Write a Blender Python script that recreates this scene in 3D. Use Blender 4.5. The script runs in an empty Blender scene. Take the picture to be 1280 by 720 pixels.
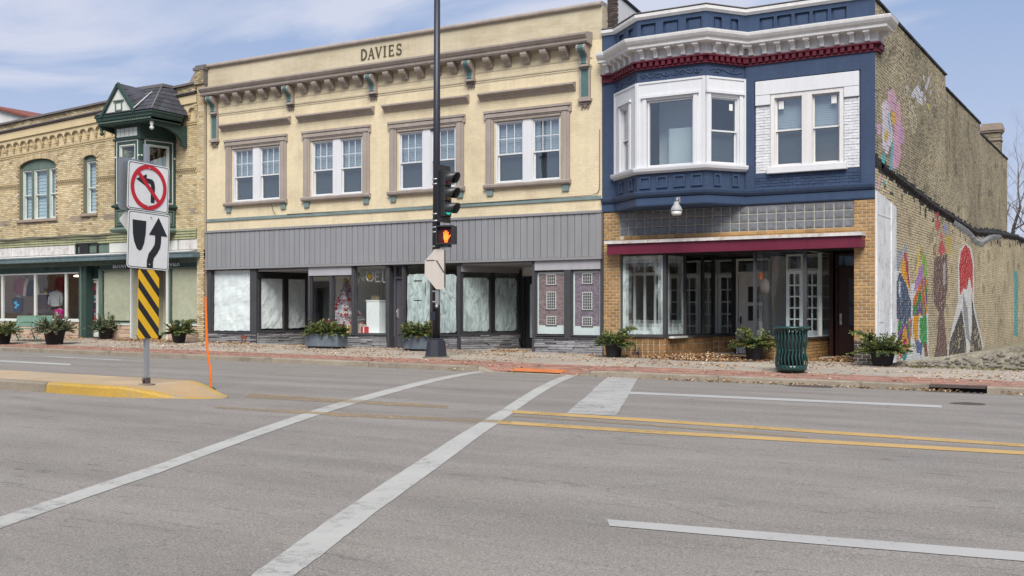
import bpy, math, random
from mathutils import Vector, Matrix, noise
random.seed(7)
SC = bpy.context.scene
COL = SC.collection
PI = math.pi
R = math.radians

# ------------------------------------------------------------------ camera, world, sun, exposure
CAMZ = 1.3
cd = bpy.data.cameras.new('camera'); cam = bpy.data.objects.new('camera', cd); COL.objects.link(cam)
cam.location = (0, 0, CAMZ); cam.rotation_euler = (R(90), 0, R(30.75))
cd.sensor_width = 36; cd.lens = 36*1373/1280; cd.shift_y = 31/1280; cd.clip_end = 3000; cd.clip_start = .05
SC.camera = cam

SUN_EL, SUN_AZ = 48, 150        # azimuth measured clockwise from +Y
w = bpy.data.worlds.new('World'); SC.world = w; w.use_nodes = True
nt = w.node_tree; nt.nodes.clear(); N = nt.nodes.new; LK = nt.links.new
out = N('ShaderNodeOutputWorld'); bg = N('ShaderNodeBackground'); bg.inputs[1].default_value = .125
sky = N('ShaderNodeTexSky'); sky.sky_type = 'NISHITA'; sky.sun_disc = False
sky.sun_elevation = R(SUN_EL); sky.sun_rotation = R(SUN_AZ); sky.air_density = 1.0; sky.dust_density = .6; sky.ozone_density = 1.5
tc = N('ShaderNodeTexCoord')
mp = N('ShaderNodeMapping'); mp.inputs['Scale'].default_value = (1.0, 1.5, 3.6); mp.inputs['Rotation'].default_value = (0, R(14), R(25))
mp.inputs['Location'].default_value = (1.7, .4, 2.3)
LK(tc.outputs['Generated'], mp.inputs[0])
n1 = N('ShaderNodeTexNoise'); n1.inputs['Scale'].default_value = 2.6; n1.inputs['Detail'].default_value = 10; n1.inputs['Roughness'].default_value = .55; n1.inputs['Distortion'].default_value = 1.1
LK(mp.outputs[0], n1.inputs['Vector'])
n2 = N('ShaderNodeTexNoise'); n2.inputs['Scale'].default_value = 1.9; n2.inputs['Detail'].default_value = 3; LK(mp.outputs[0], n2.inputs['Vector'])
av_ = N('ShaderNodeMath'); av_.operation = 'MULTIPLY_ADD'; av_.inputs[1].default_value = .9; LK(n2.outputs[0], av_.inputs[0]); LK(n1.outputs[0], av_.inputs[2])
rp = N('ShaderNodeValToRGB'); rp.color_ramp.elements[0].position = .86; rp.color_ramp.elements[1].position = 1.0
sc_ = N('ShaderNodeMapRange'); sc_.inputs[1].default_value = .89; sc_.inputs[2].default_value = 1.17; LK(av_.outputs[0], sc_.inputs[0])
rp.color_ramp.elements[0].position = 0; rp.color_ramp.elements[1].position = 1; LK(sc_.outputs[0], rp.inputs[0])
# clouds are denser and paler near the horizon
sx = N('ShaderNodeSeparateXYZ'); LK(tc.outputs['Generated'], sx.inputs[0])
hz = N('ShaderNodeMapRange'); hz.inputs[1].default_value = .0; hz.inputs[2].default_value = .30; hz.inputs[3].default_value = .7; hz.inputs[4].default_value = .04
LK(sx.outputs[2], hz.inputs[0])
mx = N('ShaderNodeMath'); mx.operation = 'MAXIMUM'; ml = N('ShaderNodeMath'); ml.operation = 'MULTIPLY'; ml.inputs[1].default_value = .85
LK(rp.outputs[0], ml.inputs[0]); LK(ml.outputs[0], mx.inputs[0]); LK(hz.outputs[0], mx.inputs[1])
mix = N('ShaderNodeMixRGB'); mix.inputs[2].default_value = (2.35, 2.45, 2.9, 1)
hue = N('ShaderNodeHueSaturation'); hue.inputs['Saturation'].default_value = .92; hue.inputs['Value'].default_value = .72
LK(mx.outputs[0], mix.inputs[0]); LK(sky.outputs[0], hue.inputs['Color']); tn = N('ShaderNodeMixRGB'); tn.blend_type = 'MULTIPLY'; tn.inputs[0].default_value = 1; tn.inputs[2].default_value = (1.04, .93, 1.0, 1); LK(hue.outputs[0], tn.inputs[1]); bm = N('ShaderNodeMixRGB'); bm.inputs[0].default_value = .84; bm.inputs[2].default_value = (.80, 1.22, 2.0, 1); LK(tn.outputs[0], bm.inputs[1]); LK(bm.outputs[0], mix.inputs[1]); LK(mix.outputs[0], bg.inputs[0]); LK(bg.outputs[0], out.inputs[0])

sd = bpy.data.lights.new('sun', 'SUN'); sd.energy = 2.15; sd.angle = R(35); sd.color = (1, .95, .88)
sun = bpy.data.objects.new('sun', sd); COL.objects.link(sun)
az = R(SUN_AZ); dv = Vector((math.sin(az)*math.cos(R(SUN_EL)), math.cos(az)*math.cos(R(SUN_EL)), math.sin(R(SUN_EL))))
sun.rotation_euler = dv.to_track_quat('Z', 'Y').to_euler(); sun.location = (0, -10, 30)
SC.view_settings.view_transform = 'Standard'; SC.view_settings.look = 'None'; SC.view_settings.exposure = 1.25; SC.view_settings.gamma = 1

# ------------------------------------------------------------------ survey helpers: sight lines to real points
FY = 26.4                       # the street front stands 26.4 m from the camera
def ray(u, v):
    a = u-640
    return (.8596*a-.5113*1373, .5113*a+.8596*1373, 391-v)
def at(u, v, Y=FY):
    r = ray(u, v); k = Y/r[1]; return (r[0]*k, Y, r[2]*k+CAMZ)
def X(u, Y=FY): return at(u, 0, Y)[0]
def onx(u, v, x=-5.8):
    r = ray(u, v); k = x/r[0]; return (r[1]*k, r[2]*k+CAMZ)
def slope(x): return -.0092*(x+12.9)
def zs_flat(x, y):              # pavement level
    return CAMZ-1.11-.0326*max(0, FY-y)+slope(x)
def zr(x, y):                   # road level with its crown
    q = -1.21-.0021*(y-12.5)**2 if y > 4 else -1.3617-.0357*0-.012*(4-y)
    return CAMZ+q+slope(x)
def jit(c, a, b):
    k = random.uniform(a, b); return tuple(v*k for v in c)
def sm(t): t = max(0, min(1, t)); return t*t*(3-2*t)
KY = 21.8
RX0, RX1 = -13.7, -11.15        # dropped kerb
def drop(x, y):
    return .12*sm((x-RX0+.35)/.6)*sm((RX1+.35-x)/.6)*max(0, 1-(y-KY)/1.5)
def zs(x, y): return zs_flat(x, y)-drop(x, y)
def hit(u, v, f):
    r = ray(u, v); z = 0
    for i in range(60):
        k = (z-CAMZ)/r[2]; z = .5*z+.5*f(r[0]*k, r[1]*k)
    k = (z-CAMZ)/r[2]
    return (r[0]*k, r[1]*k)
def gr(u, v): return hit(u, v, zr)
def gs(u, v): return hit(u, v, zs)

# ------------------------------------------------------------------ mesh builder
def frame(p0, p1, z=0):         # local x runs p0->p1, local -y points outward (right-hand side), z up
    d = Vector((p1[0]-p0[0], p1[1]-p0[1])).normalized()
    return Matrix(((d.x, -d.y, 0, p0[0]), (d.y, d.x, 0, p0[1]), (0, 0, 1, z), (0, 0, 0, 1)))
def flen(p0, p1): return math.hypot(p1[0]-p0[0], p1[1]-p0[1])
FR = Matrix.Translation((0, FY, 0))   # facade frame: x world, y=0 on the street front
WL = {}
def wl(o): return WL[o.name] if o is not None else Vector((0, 0, 0))
class MB:
    def __init__(s, M=None): s.v = []; s.f = []; s.m = []; s.c = []; s.M = M; s.sm = []
    def av(s, p):
        p = Vector(p)
        if s.M is not None: p = s.M @ p
        s.v.append((p.x, p.y, p.z)); return len(s.v)-1
    def face(s, idx, m=0, c=None, sm=False): s.f.append(tuple(idx)); s.m.append(m); s.c.append(c); s.sm.append(sm)
    def poly(s, pts, m=0, c=None, sm=False): s.face([s.av(p) for p in pts], m, c, sm)
    def box(s, x0, x1, y0, y1, z0, z1, m=0, c=None):
        i = [s.av(p) for p in ((x0,y0,z0),(x1,y0,z0),(x1,y1,z0),(x0,y1,z0),(x0,y0,z1),(x1,y0,z1),(x1,y1,z1),(x0,y1,z1))]
        for q in ((0,3,2,1),(4,5,6,7),(0,1,5,4),(1,2,6,5),(2,3,7,6),(3,0,4,7)): s.face([i[k] for k in q], m, c)
        return s
    def bbox(s, x0, x1, y0, y1, z0, z1, b=.01, m=0, c=None):   # box with its front (-y) edges chamfered
        b = min(b, (x1-x0)*.45, (z1-z0)*.45)
        o = [s.av(p) for p in ((x0,y1,z0),(x1,y1,z0),(x1,y1,z1),(x0,y1,z1))]
        q = [s.av(p) for p in ((x0,y0+b,z0),(x1,y0+b,z0),(x1,y0+b,z1),(x0,y0+b,z1))]
        r = [s.av(p) for p in ((x0+b,y0,z0+b),(x1-b,y0,z0+b),(x1-b,y0,z1-b),(x0+b,y0,z1-b))]
        s.face(r, m, c)
        for k in range(4):
            l = (k+1) % 4
            s.face([q[k], q[l], r[l], r[k]], m, c); s.face([o[k], o[l], q[l], q[k]], m, c)
        s.face([o[3], o[2], o[1], o[0]], m, c)
        return s
    def prism(s, pts, d, m=0, c=None, mf=None):  # planar polygon pts extruded by vector d
        d = Vector(d); n = len(pts); a = [s.av(p) for p in pts]; b = [s.av(Vector(p)+d) for p in pts]
        s.face(a[::-1], m if mf is None else mf, c); s.face(b, m, c)
        for k in range(n): s.face([a[k], a[(k+1) % n], b[(k+1) % n], b[k]], m, c)
        return s
    def plate(s, pts, y0, y1, m=0, c=None):      # xz outline from y0 (front) to y1
        s.prism([(p[0], y0, p[1]) for p in pts], (0, y1-y0, 0), m, c); return s
    def tube(s, pts, r, n=8, m=0, c=None, cap=True, smooth=True):
        pts = [Vector(p) for p in pts]; rs = r if isinstance(r, (list, tuple)) else [r]*len(pts)
        rings = []; ref = None
        for i, p in enumerate(pts):
            t = (pts[min(i+1, len(pts)-1)]-pts[max(i-1, 0)]).normalized()
            if ref is None: ref = Vector((0, 0, 1)) if abs(t.z) < .9 else Vector((1, 0, 0))
            a = t.cross(ref).normalized(); b = t.cross(a).normalized(); ref = -b if False else ref
            rings.append([s.av(p+a*math.cos(2*PI*k/n)*rs[i]+b*math.sin(2*PI*k/n)*rs[i]) for k in range(n)])
        for i in range(len(rings)-1):
            for k in range(n):
                l = (k+1) % n; s.face([rings[i][k], rings[i][l], rings[i+1][l], rings[i+1][k]], m, c, smooth)
        if cap: s.face(rings[0][::-1], m, c); s.face(rings[-1], m, c)
        return s
    def lathe(s, prof, cen=(0, 0, 0), n=24, m=0, c=None, smooth=True):
        rings = []
        for r, z in prof: rings.append([s.av((cen[0]+r*math.cos(2*PI*k/n), cen[1]+r*math.sin(2*PI*k/n), cen[2]+z)) for k in range(n)])
        for i in range(len(rings)-1):
            for k in range(n):
                l = (k+1) % n; s.face([rings[i][k], rings[i][l], rings[i+1][l], rings[i+1][k]], m, c, smooth)
        s.face(rings[0][::-1], m, c); s.face(rings[-1], m, c)
        return s
    def sphere(s, cen, r, n=8, m=0, c=None):
        prof = [(max(.001, r*math.sin(PI*k/n)), -r*math.cos(PI*k/n)) for k in range(n+1)]
        s.lathe(prof, cen, n+2, m, c); return s
    def sweep(s, path, prof, m=0, c=None, caps=True):   # prof = [(out, z)...] closed loop, path in plan
        P = [Vector(p[:2]) for p in path]; rows = []
        for i, p in enumerate(P):
            ns = []
            if i > 0: d = (P[i]-P[i-1]).normalized(); ns.append(Vector((d.y, -d.x)))
            if i < len(P)-1: d = (P[i+1]-P[i]).normalized(); ns.append(Vector((d.y, -d.x)))
            if len(ns) == 2: b = (ns[0]+ns[1]).normalized(); q = b/b.dot(ns[0])
            else: q = ns[0]
            rows.append([s.av((p.x+q.x*o, p.y+q.y*o, z)) for o, z in prof])
        n = len(prof)
        for i in range(len(rows)-1):
            for k in range(n):
                l = (k+1) % n; s.face([rows[i][k], rows[i+1][k], rows[i+1][l], rows[i][l]], m, c)
        if caps: s.face(rows[0], m, c); s.face(rows[-1][::-1], m, c)
        return s
    def build(s, name, mats, parent=None, loc=None, kind=None, label=None, cat=None, group=None):
        if not isinstance(mats, (list, tuple)): mats = [mats]
        base = wl(parent) if parent is not None else Vector(loc if loc is not None else (0, 0, 0))
        me = bpy.data.meshes.new(name)
        me.from_pydata([(x-base.x, y-base.y, z-base.z) for x, y, z in s.v], [], s.f)
        for mt in mats: me.materials.append(mt)
        if len(mats) > 1: me.polygons.foreach_set('material_index', s.m)
        if any(s.sm): me.polygons.foreach_set('use_smooth', s.sm)
        if any(c is not None for c in s.c):
            at_ = me.color_attributes.new('Col', 'FLOAT_COLOR', 'CORNER'); buf = []
            for f, c in zip(s.f, s.c):
                c = c or (.5, .5, .5); buf += [c[0], c[1], c[2], 1]*len(f)
            at_.data.foreach_set('color', buf)
        me.update()
        o = bpy.data.objects.new(name, me); COL.objects.link(o)
        if parent is not None: o.parent = parent
        else: o.location = base
        WL[o.name] = base
        tag(o, label, cat, group, kind)
        return o
def tag(o, label=None, cat=None, group=None, kind=None):
    if label: o['label'] = label
    if cat: o['category'] = cat
    if group: o['group'] = group
    if kind: o['kind'] = kind
def thing(name, label, cat, loc, group=None):
    o = bpy.data.objects.new(name, None); COL.objects.link(o); o.location = loc; WL[o.name] = Vector(loc)
    o.empty_display_size = .2
    tag(o, label, cat, group); return o
def piece(me, name, parent, loc, rot=(0, 0, 0), scale=None):   # a shared-mesh part at a world position
    o = bpy.data.objects.new(name, me); COL.objects.link(o)
    if parent is not None: o.parent = parent
    o.location = Vector(loc)-wl(parent)
    o.rotation_euler = rot
    if scale: o.scale = scale
    WL[o.name] = Vector(loc); return o
def mesh_only(mb, name, mats):
    o = mb.build(name, mats); me = o.data; bpy.data.objects.remove(o); return me
def copy_tree(o, loc, rz=0, scale=1):
    r = o.copy(); COL.objects.link(r); r.location = loc; r.rotation_euler = (0, 0, rz); r.scale = (scale,)*3; WL[r.name] = Vector(loc)
    for ch in list(o.children):
        c = ch.copy(); COL.objects.link(c); c.parent = r; WL[c.name] = Vector(loc)
        for g in list(ch.children):
            d = g.copy(); COL.objects.link(d); d.parent = c
    return r

# ------------------------------------------------------------------ materials
def srgb(r, g, b):
    f = lambda x: ((x/255+.055)/1.055)**2.4 if x > 10 else x/255/12.92
    return (f(r), f(g), f(b))
def mat(name, col, rough=.75, var=.12, vs=1.5, fine=.08, fs=30, bump=0, bs=60, metal=0, streak=0, vcol=False, rnd=0, spec=.3, dirt=None, dirtamt=0, dirts=.8, stretch=(1, 1, 1)):
    m = bpy.data.materials.new(name); m.use_nodes = True; t = m.node_tree; n = t.nodes; l = t.links
    b = n['Principled BSDF']; b.inputs['Roughness'].default_value = rough; b.inputs['Metallic'].default_value = metal
    b.inputs['Specular IOR Level'].default_value = spec
    g = n.new('ShaderNodeNewGeometry'); mpn = n.new('ShaderNodeMapping'); mpn.inputs['Scale'].default_value = stretch; l.new(g.outputs['Position'], mpn.inputs[0])
    if vcol:
        a = n.new('ShaderNodeAttribute'); a.attribute_name = 'Col'; cur = a.outputs['Color']
    else:
        rgb = n.new('ShaderNodeRGB'); rgb.outputs[0].default_value = (*col, 1); cur = rgb.outputs[0]
    def mult(cur, val, amt):    # multiply by 1+amt*(val-.5)*2
        mr = n.new('ShaderNodeMapRange'); mr.inputs[1].default_value = .25; mr.inputs[2].default_value = .75; mr.inputs[3].default_value = 1-amt; mr.inputs[4].default_value = 1+amt
        l.new(val, mr.inputs[0]); x = n.new('ShaderNodeVectorMath'); x.operation = 'SCALE'; l.new(cur, x.inputs[0]); l.new(mr.outputs[0], x.inputs['Scale']); return x.outputs[0]
    if var:
        q = n.new('ShaderNodeTexNoise'); q.inputs['Scale'].default_value = vs; q.inputs['Detail'].default_value = 5; q.inputs['Roughness'].default_value = .6; l.new(mpn.outputs[0], q.inputs['Vector']); cur = mult(cur, q.outputs[0], var)
    if fine:
        q = n.new('ShaderNodeTexNoise'); q.inputs['Scale'].default_value = fs; q.inputs['Detail'].default_value = 4; l.new(mpn.outputs[0], q.inputs['Vector']); cur = mult(cur, q.outputs[0], fine)
    if streak:
        ms = n.new('ShaderNodeMapping'); ms.inputs['Scale'].default_value = (7, 7, .5); l.new(g.outputs['Position'], ms.inputs[0])
        q = n.new('ShaderNodeTexNoise'); q.inputs['Scale'].default_value = 1; q.inputs['Detail'].default_value = 6; l.new(ms.outputs[0], q.inputs['Vector']); cur = mult(cur, q.outputs[0], streak)
    if rnd:
        oi = n.new('ShaderNodeObjectInfo'); mr = n.new('ShaderNodeMapRange'); mr.inputs[3].default_value = 1-rnd; mr.inputs[4].default_value = 1+rnd; l.new(oi.outputs['Random'], mr.inputs[0])
        x = n.new('ShaderNodeVectorMath'); x.operation = 'SCALE'; l.new(cur, x.inputs[0]); l.new(mr.outputs[0], x.inputs['Scale']); cur = x.outputs[0]
    if dirt:
        q = n.new('ShaderNodeTexNoise'); q.inputs['Scale'].default_value = dirts; q.inputs['Detail'].default_value = 8; q.inputs['Roughness'].default_value = .7; l.new(mpn.outputs[0], q.inputs['Vector'])
        r_ = n.new('ShaderNodeMapRange'); r_.inputs[1].default_value = .5; r_.inputs[2].default_value = .68; r_.inputs[4].default_value = dirtamt; l.new(q.outputs[0], r_.inputs[0])
        x = n.new('ShaderNodeMixRGB'); l.new(r_.outputs[0], x.inputs[0]); l.new(cur, x.inputs[1]); x.inputs[2].default_value = (*dirt, 1); cur = x.outputs[0]
    l.new(cur, b.inputs['Base Color'])
    if bump:
        q = n.new('ShaderNodeTexNoise'); q.inputs['Scale'].default_value = bs; q.inputs['Detail'].default_value = 5; l.new(mpn.outputs[0], q.inputs['Vector'])
        bp = n.new('ShaderNodeBump'); bp.inputs['Strength'].default_value = bump; bp.inputs['Distance'].default_value = .02; l.new(q.outputs[0], bp.inputs['Height']); l.new(bp.outputs[0], b.inputs['Normal'])
    return m
def coursed(m, amt=.35, tone=.08, size=(.215, .075)):    # painted-over masonry courses: fine relief and slight tone
    t = m.node_tree; n = t.nodes; l = t.links; b = n['Principled BSDF']
    g = n.new('ShaderNodeNewGeometry'); s = n.new('ShaderNodeSeparateXYZ'); l.new(g.outputs['Position'], s.inputs[0])
    c = n.new('ShaderNodeCombineXYZ'); ad = n.new('ShaderNodeMath'); ad.operation = 'ADD'; l.new(s.outputs[0], ad.inputs[0]); l.new(s.outputs[1], ad.inputs[1]); l.new(ad.outputs[0], c.inputs[0]); l.new(s.outputs[2], c.inputs[1])
    br = n.new('ShaderNodeTexBrick'); br.inputs['Scale'].default_value = 1; br.inputs['Brick Width'].default_value = size[0]; br.inputs['Row Height'].default_value = size[1]; br.inputs['Mortar Size'].default_value = .006; br.inputs['Mortar Smooth'].default_value = .5
    br.inputs[1].default_value = (1, 1, 1, 1); br.inputs[2].default_value = (.94, .94, .94, 1); br.inputs[3].default_value = (1-tone*2,)*3+(1,)
    l.new(c.outputs[0], br.inputs[0])
    bp = n.new('ShaderNodeBump'); bp.inputs['Strength'].default_value = amt; bp.inputs['Distance'].default_value = .01; l.new(br.outputs['Fac'], bp.inputs['Height']); bp.invert = True
    l.new(bp.outputs[0], b.inputs['Normal'])
    old = b.inputs['Base Color'].links[0].from_socket; x = n.new('ShaderNodeMixRGB'); x.blend_type = 'MULTIPLY'; x.inputs[0].default_value = 1
    l.new(old, x.inputs[1]); l.new(br.outputs[0], x.inputs[2]); l.new(x.outputs[0], b.inputs['Base Color'])
    return m
def glass(name, tint=(.9, .95, .95), refl=1.0, haze=0, hazecol=(.6, .65, .65), smear=0):
    m = bpy.data.materials.new(name); m.use_nodes = True; t = m.node_tree; n = t.nodes; l = t.links; n.remove(n['Principled BSDF']); o = n['Material Output']
    tr = n.new('ShaderNodeBsdfTransparent'); tr.inputs[0].default_value = (*tint, 1)
    gl = n.new('ShaderNodeBsdfGlossy'); gl.inputs['Roughness'].default_value = .02
    dp = n.new('ShaderNodeVectorMath'); dp.operation = 'DOT_PRODUCT'; g0 = n.new('ShaderNodeNewGeometry'); l.new(g0.outputs['Incoming'], dp.inputs[0]); l.new(g0.outputs['Normal'], dp.inputs[1])
    ab = n.new('ShaderNodeMath'); ab.operation = 'ABSOLUTE'; l.new(dp.outputs['Value'], ab.inputs[0]); om = n.new('ShaderNodeMath'); om.operation = 'SUBTRACT'; om.inputs[0].default_value = 1; l.new(ab.outputs[0], om.inputs[1])
    pw = n.new('ShaderNodeMath'); pw.operation = 'POWER'; pw.inputs[1].default_value = 5; l.new(om.outputs[0], pw.inputs[0]); fr = n.new('ShaderNodeMath'); fr.operation = 'MULTIPLY_ADD'; fr.inputs[1].default_value = .94; fr.inputs[2].default_value = .045; l.new(pw.outputs[0], fr.inputs[0])
    g = n.new('ShaderNodeNewGeometry'); q = n.new('ShaderNodeTexNoise'); q.inputs['Scale'].default_value = .9; l.new(g.outputs['Position'], q.inputs['Vector'])
    bp = n.new('ShaderNodeBump'); bp.inputs['Strength'].default_value = .12; bp.inputs['Distance'].default_value = .05; l.new(q.outputs[0], bp.inputs['Height']); l.new(bp.outputs[0], gl.inputs['Normal'])
    k = n.new('ShaderNodeMath'); k.operation = 'MULTIPLY'; k.inputs[1].default_value = 1.6*refl; k.use_clamp = True; l.new(fr.outputs[0], k.inputs[0])
    mxs = n.new('ShaderNodeMixShader'); l.new(k.outputs[0], mxs.inputs[0]); l.new(tr.outputs[0], mxs.inputs[1]); l.new(gl.outputs[0], mxs.inputs[2])
    last = mxs.outputs[0]
    if haze:
        df = n.new('ShaderNodeBsdfDiffuse'); df.inputs[0].default_value = (*hazecol, 1); ms = n.new('ShaderNodeMixShader'); ms.inputs[0].default_value = haze
        l.new(last, ms.inputs[1]); l.new(df.outputs[0], ms.inputs[2]); last = ms.outputs[0]
    l.new(last, o.inputs[0]); return m
def smeared(name, col=(.62, .72, .70), lo=.35, hi=.6, base=.25, scale=1.4, edge=None):   # hand-smeared whitewash film
    m = bpy.data.materials.new(name); m.use_nodes = True; t = m.node_tree; n = t.nodes; l = t.links; n.remove(n['Principled BSDF']); o = n['Material Output']
    g = n.new('ShaderNodeNewGeometry'); mpn = n.new('ShaderNodeMapping'); mpn.inputs['Scale'].default_value = (3.2, 3.2, 1.2); l.new(g.outputs['Position'], mpn.inputs[0])
    q = n.new('ShaderNodeTexNoise'); q.inputs['Scale'].default_value = scale; q.inputs['Detail'].default_value = 8; q.inputs['Distortion'].default_value = 2.2; q.inputs['Roughness'].default_value = .6; l.new(mpn.outputs[0], q.inputs['Vector'])
    mr = n.new('ShaderNodeMapRange'); mr.inputs[1].default_value = lo; mr.inputs[2].default_value = hi; mr.inputs[3].default_value = base; mr.inputs[4].default_value = 1; l.new(q.outputs[0], mr.inputs[0])
    q2 = n.new('ShaderNodeTexNoise'); q2.inputs['Scale'].default_value = 1.2; l.new(mpn.outputs[0], q2.inputs['Vector'])
    cr = n.new('ShaderNodeMixRGB'); cr.inputs[1].default_value = (*[c*.72 for c in col], 1); cr.inputs[2].default_value = (*[min(1, c*1.15) for c in col], 1); l.new(q2.outputs[0], cr.inputs[0])
    df = n.new('ShaderNodeBsdfDiffuse'); l.new(cr.outputs[0], df.inputs[0]); tr = n.new('ShaderNodeBsdfTransparent')
    fac = mr.outputs[0]
    if edge:                    # film only near the outline of an attribute 'Col' (red = density)
        a = n.new('ShaderNodeAttribute'); a.attribute_name = 'Col'; k = n.new('ShaderNodeMath'); k.operation = 'MULTIPLY'; l.new(a.outputs['Fac'], k.inputs[0]); l.new(fac, k.inputs[1]); fac = k.outputs[0]
    ms = n.new('ShaderNodeMixShader'); l.new(fac, ms.inputs[0]); l.new(tr.outputs[0], ms.inputs[1]); l.new(df.outputs[0], ms.inputs[2]); l.new(ms.outputs[0], o.inputs[0]); return m
def emis(name, col, s):
    m = bpy.data.materials.new(name); m.use_nodes = True; b = m.node_tree.nodes['Principled BSDF']; b.inputs['Base Color'].default_value = (*col, 1)
    b.inputs['Emission Color'].default_value = (*col, 1); b.inputs['Emission Strength'].default_value = s; return m

M = {}
M['cream'] = coursed(mat('cream_paint', (.66, .565, .38), .8, .07, .6, .04, 12, streak=.05, dirt=(.30, .23, .14), dirtamt=.28, dirts=1.3), .35, .045)
M['cream_flat'] = mat('cream_paint_smooth', (.50, .44, .315), .8, .14, .9, .05, 12, streak=.05, dirt=(.30, .22, .11), dirtamt=.45, dirts=1.1, stretch=(.5, .5, 1.6))
M['taupe'] = mat('taupe_trim', (.315, .27, .235), .7, .12, 2, .06, 30, streak=.10, bump=.1)
M['taupe_d'] = mat('taupe_trim_dark', (.19, .155, .135), .7, .12, 2, .06, 30)
M['teal'] = mat('teal_paint', (.075, .15, .145), .6, .12, 2, .08, 25)
M['teal_l'] = mat('faded_teal_paint', (.165, .225, .22), .7, .2, 2, .08, 25)
M['white'] = mat('white_paint', (.61, .62, .635), .55, .04, 1.5, .03, 20, streak=.04)
M['white_c'] = mat('cornice_white', (.61, .60, .585), .6, .06, 1.5, .05, 20, streak=.08)
M['blue'] = coursed(mat('navy_paint', (.040, .064, .118), .6, .08, 1.2, .06, 20, streak=.10), .3, .04)
M['blue_s'] = mat('navy_trim_paint', (.040, .065, .120), .5, .1, 1.2, .06, 20, streak=.10)
M['burg'] = mat('burgundy_paint', (.105, .014, .026), .5, .1, 2, .05, 20)
M['awning'] = mat('burgundy_metal', (.125, .018, .038), .4, .1, 1.5, .05, 20, streak=.12)
M['greyboard'] = mat('grey_board', (.235, .242, .252), .6, .05, 1, .04, 20, streak=.08, rnd=.03)
M['greytrim'] = mat('grey_trim', (.235, .235, .24), .6, .06, 1, .04, 20)
M['lgreyp'] = mat('light_grey_panel', (.34, .34, .36), .6, .06, 1, .04, 20, streak=.06)
M['darkframe'] = mat('charcoal_frame', (.055, .055, .06), .5, .12, 3, .06, 20)
M['blackish'] = mat('black_frame', (.02, .02, .022), .5, .1, 3, .06, 20)
M['inside'] = mat('interior_dark', (.10, .10, .10), .9, .1, 1, .05, 20)
M['inside_l'] = mat('interior_pale', (.62, .62, .59), .9, .1, 1, .05, 20)
M['blind'] = mat('pale_blind', (.52, .56, .61), .8, .05, 1, .03, 20)
M['screen'] = mat('window_screen', (.085, .095, .105), .8, .15, 2, .1, 60)
M['glass'] = glass('window_glass')
M['glass_s'] = glass('shop_glass', (.97, .985, .98), .6)
M['glass_d'] = glass('upper_glass', (.88, .92, .93), 1.9)
M['paper'] = mat('white_paper', (.78, .81, .82), .8, .08, 2, .06, 8, bump=.6, bs=5)
M['papery'] = mat('kraft_paper', (.47, .46, .34), .8, .12, 1.2, .06, 8, bump=.6, bs=4)
M['whitewash'] = smeared('whitewash_film', (.64, .72, .71), .34, .58, .32)
M['whitewash_e'] = smeared('whitewash_edge', (.66, .72, .72), .25, .5, .3, edge=True)
M['stonev'] = mat('ledgestone', (.235, .235, .245), .85, .25, 5, .15, 40, rnd=.28, bump=.5, bs=25)
M['mortar_d'] = mat('dark_mortar', (.12, .12, .12), .95, .1)
M['mortar_l'] = mat('pale_mortar', (.50, .44, .33), .95, .15, 3, .1, 40)
M['mortar_t'] = mat('tan_mortar', (.21, .172, .115), .95, .15, 1, .15, 40)
M['brickv'] = mat('clay_brick', None, .85, .10, 1.1, .12, 35, vcol=True, bump=.25, bs=50, streak=.06)
M['brickp'] = mat('glazed_brick', (.34, .20, .08), .6, .15, 4, .12, 40, rnd=.22, bump=.2, bs=50)
M['brickd'] = mat('dark_glazed_brick', (.06, .052, .05), .6, .15, 4, .12, 40, rnd=.25)
M['tile'] = mat('amber_tile', (.24, .135, .06), .35, .25, 6, .12, 40, rnd=.22, spec=.5)
M['gblock'] = mat('glass_block', (.155, .16, .17), .22, .22, 5, .2, 14, rnd=.10, spec=.6, bump=.25, bs=12)
M['stoneblk'] = mat('pinkish_stone', (.44, .32, .24), .9, .2, 2, .12, 25, rnd=.15, bump=.5, bs=18)
M['sill'] = mat('worn_stone_sill', (.30, .24, .19), .9, .2, 2, .12, 25, bump=.3)
M['coping'] = mat('metal_coping', (.15, .135, .13), .6, .15, 2, .08, 20)
M['tar'] = mat('black_tar', (.022, .02, .02), .7, .3, 3, .2, 20, bump=.9, bs=9)
M['tarw'] = mat('weathered_flashing', (.25, .25, .25), .7, .4, 4, .2, 20, bump=.9, bs=9)
M['green_d'] = mat('dark_green_paint', (.035, .065, .055), .6, .15, 2, .08, 20)
M['green_m'] = mat('mid_green_paint', (.11, .155, .125), .65, .15, 2, .08, 20, streak=.15)
M['green_p'] = mat('pale_green_siding', (.28, .29, .17), .8, .15, 2, .1, 20, streak=.2, dirt=(.12, .10, .07), dirtamt=.5, dirts=2)
M['canopy'] = mat('blue_green_metal', (.11, .155, .165), .5, .15, 2, .08, 20, streak=.15)
M['flake'] = mat('flaking_white', (.55, .54, .52), .85, .1, 2, .1, 20, dirt=(.25, .16, .12), dirtamt=.7, dirts=4, streak=.15)
M['shingle'] = mat('slate_shingle', (.055, .055, .065), .8, .2, 3, .15, 30, rnd=.25, bump=.3)
M['trimw'] = mat('aged_white_trim', (.55, .57, .53), .7, .08, 2, .05, 20)
M['concrete'] = mat('pavement_concrete', (.345, .30, .245), .92, .14, .7, .16, 55, rnd=.06, bump=.25, bs=90, dirt=(.20, .16, .12), dirtamt=.4, dirts=1.6)
M['kerb'] = mat('kerb_concrete', (.25, .215, .165), .92, .22, 1.2, .2, 45, rnd=.08, bump=.4, bs=60, dirt=(.13, .11, .085), dirtamt=.6, dirts=2.5)
M['kerb_y'] = mat('yellow_kerb_paint', (.42, .265, .055), .8, .15, 1.5, .15, 40, dirt=(.26, .24, .2), dirtamt=.75, dirts=2.2, bump=.3)
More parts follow.
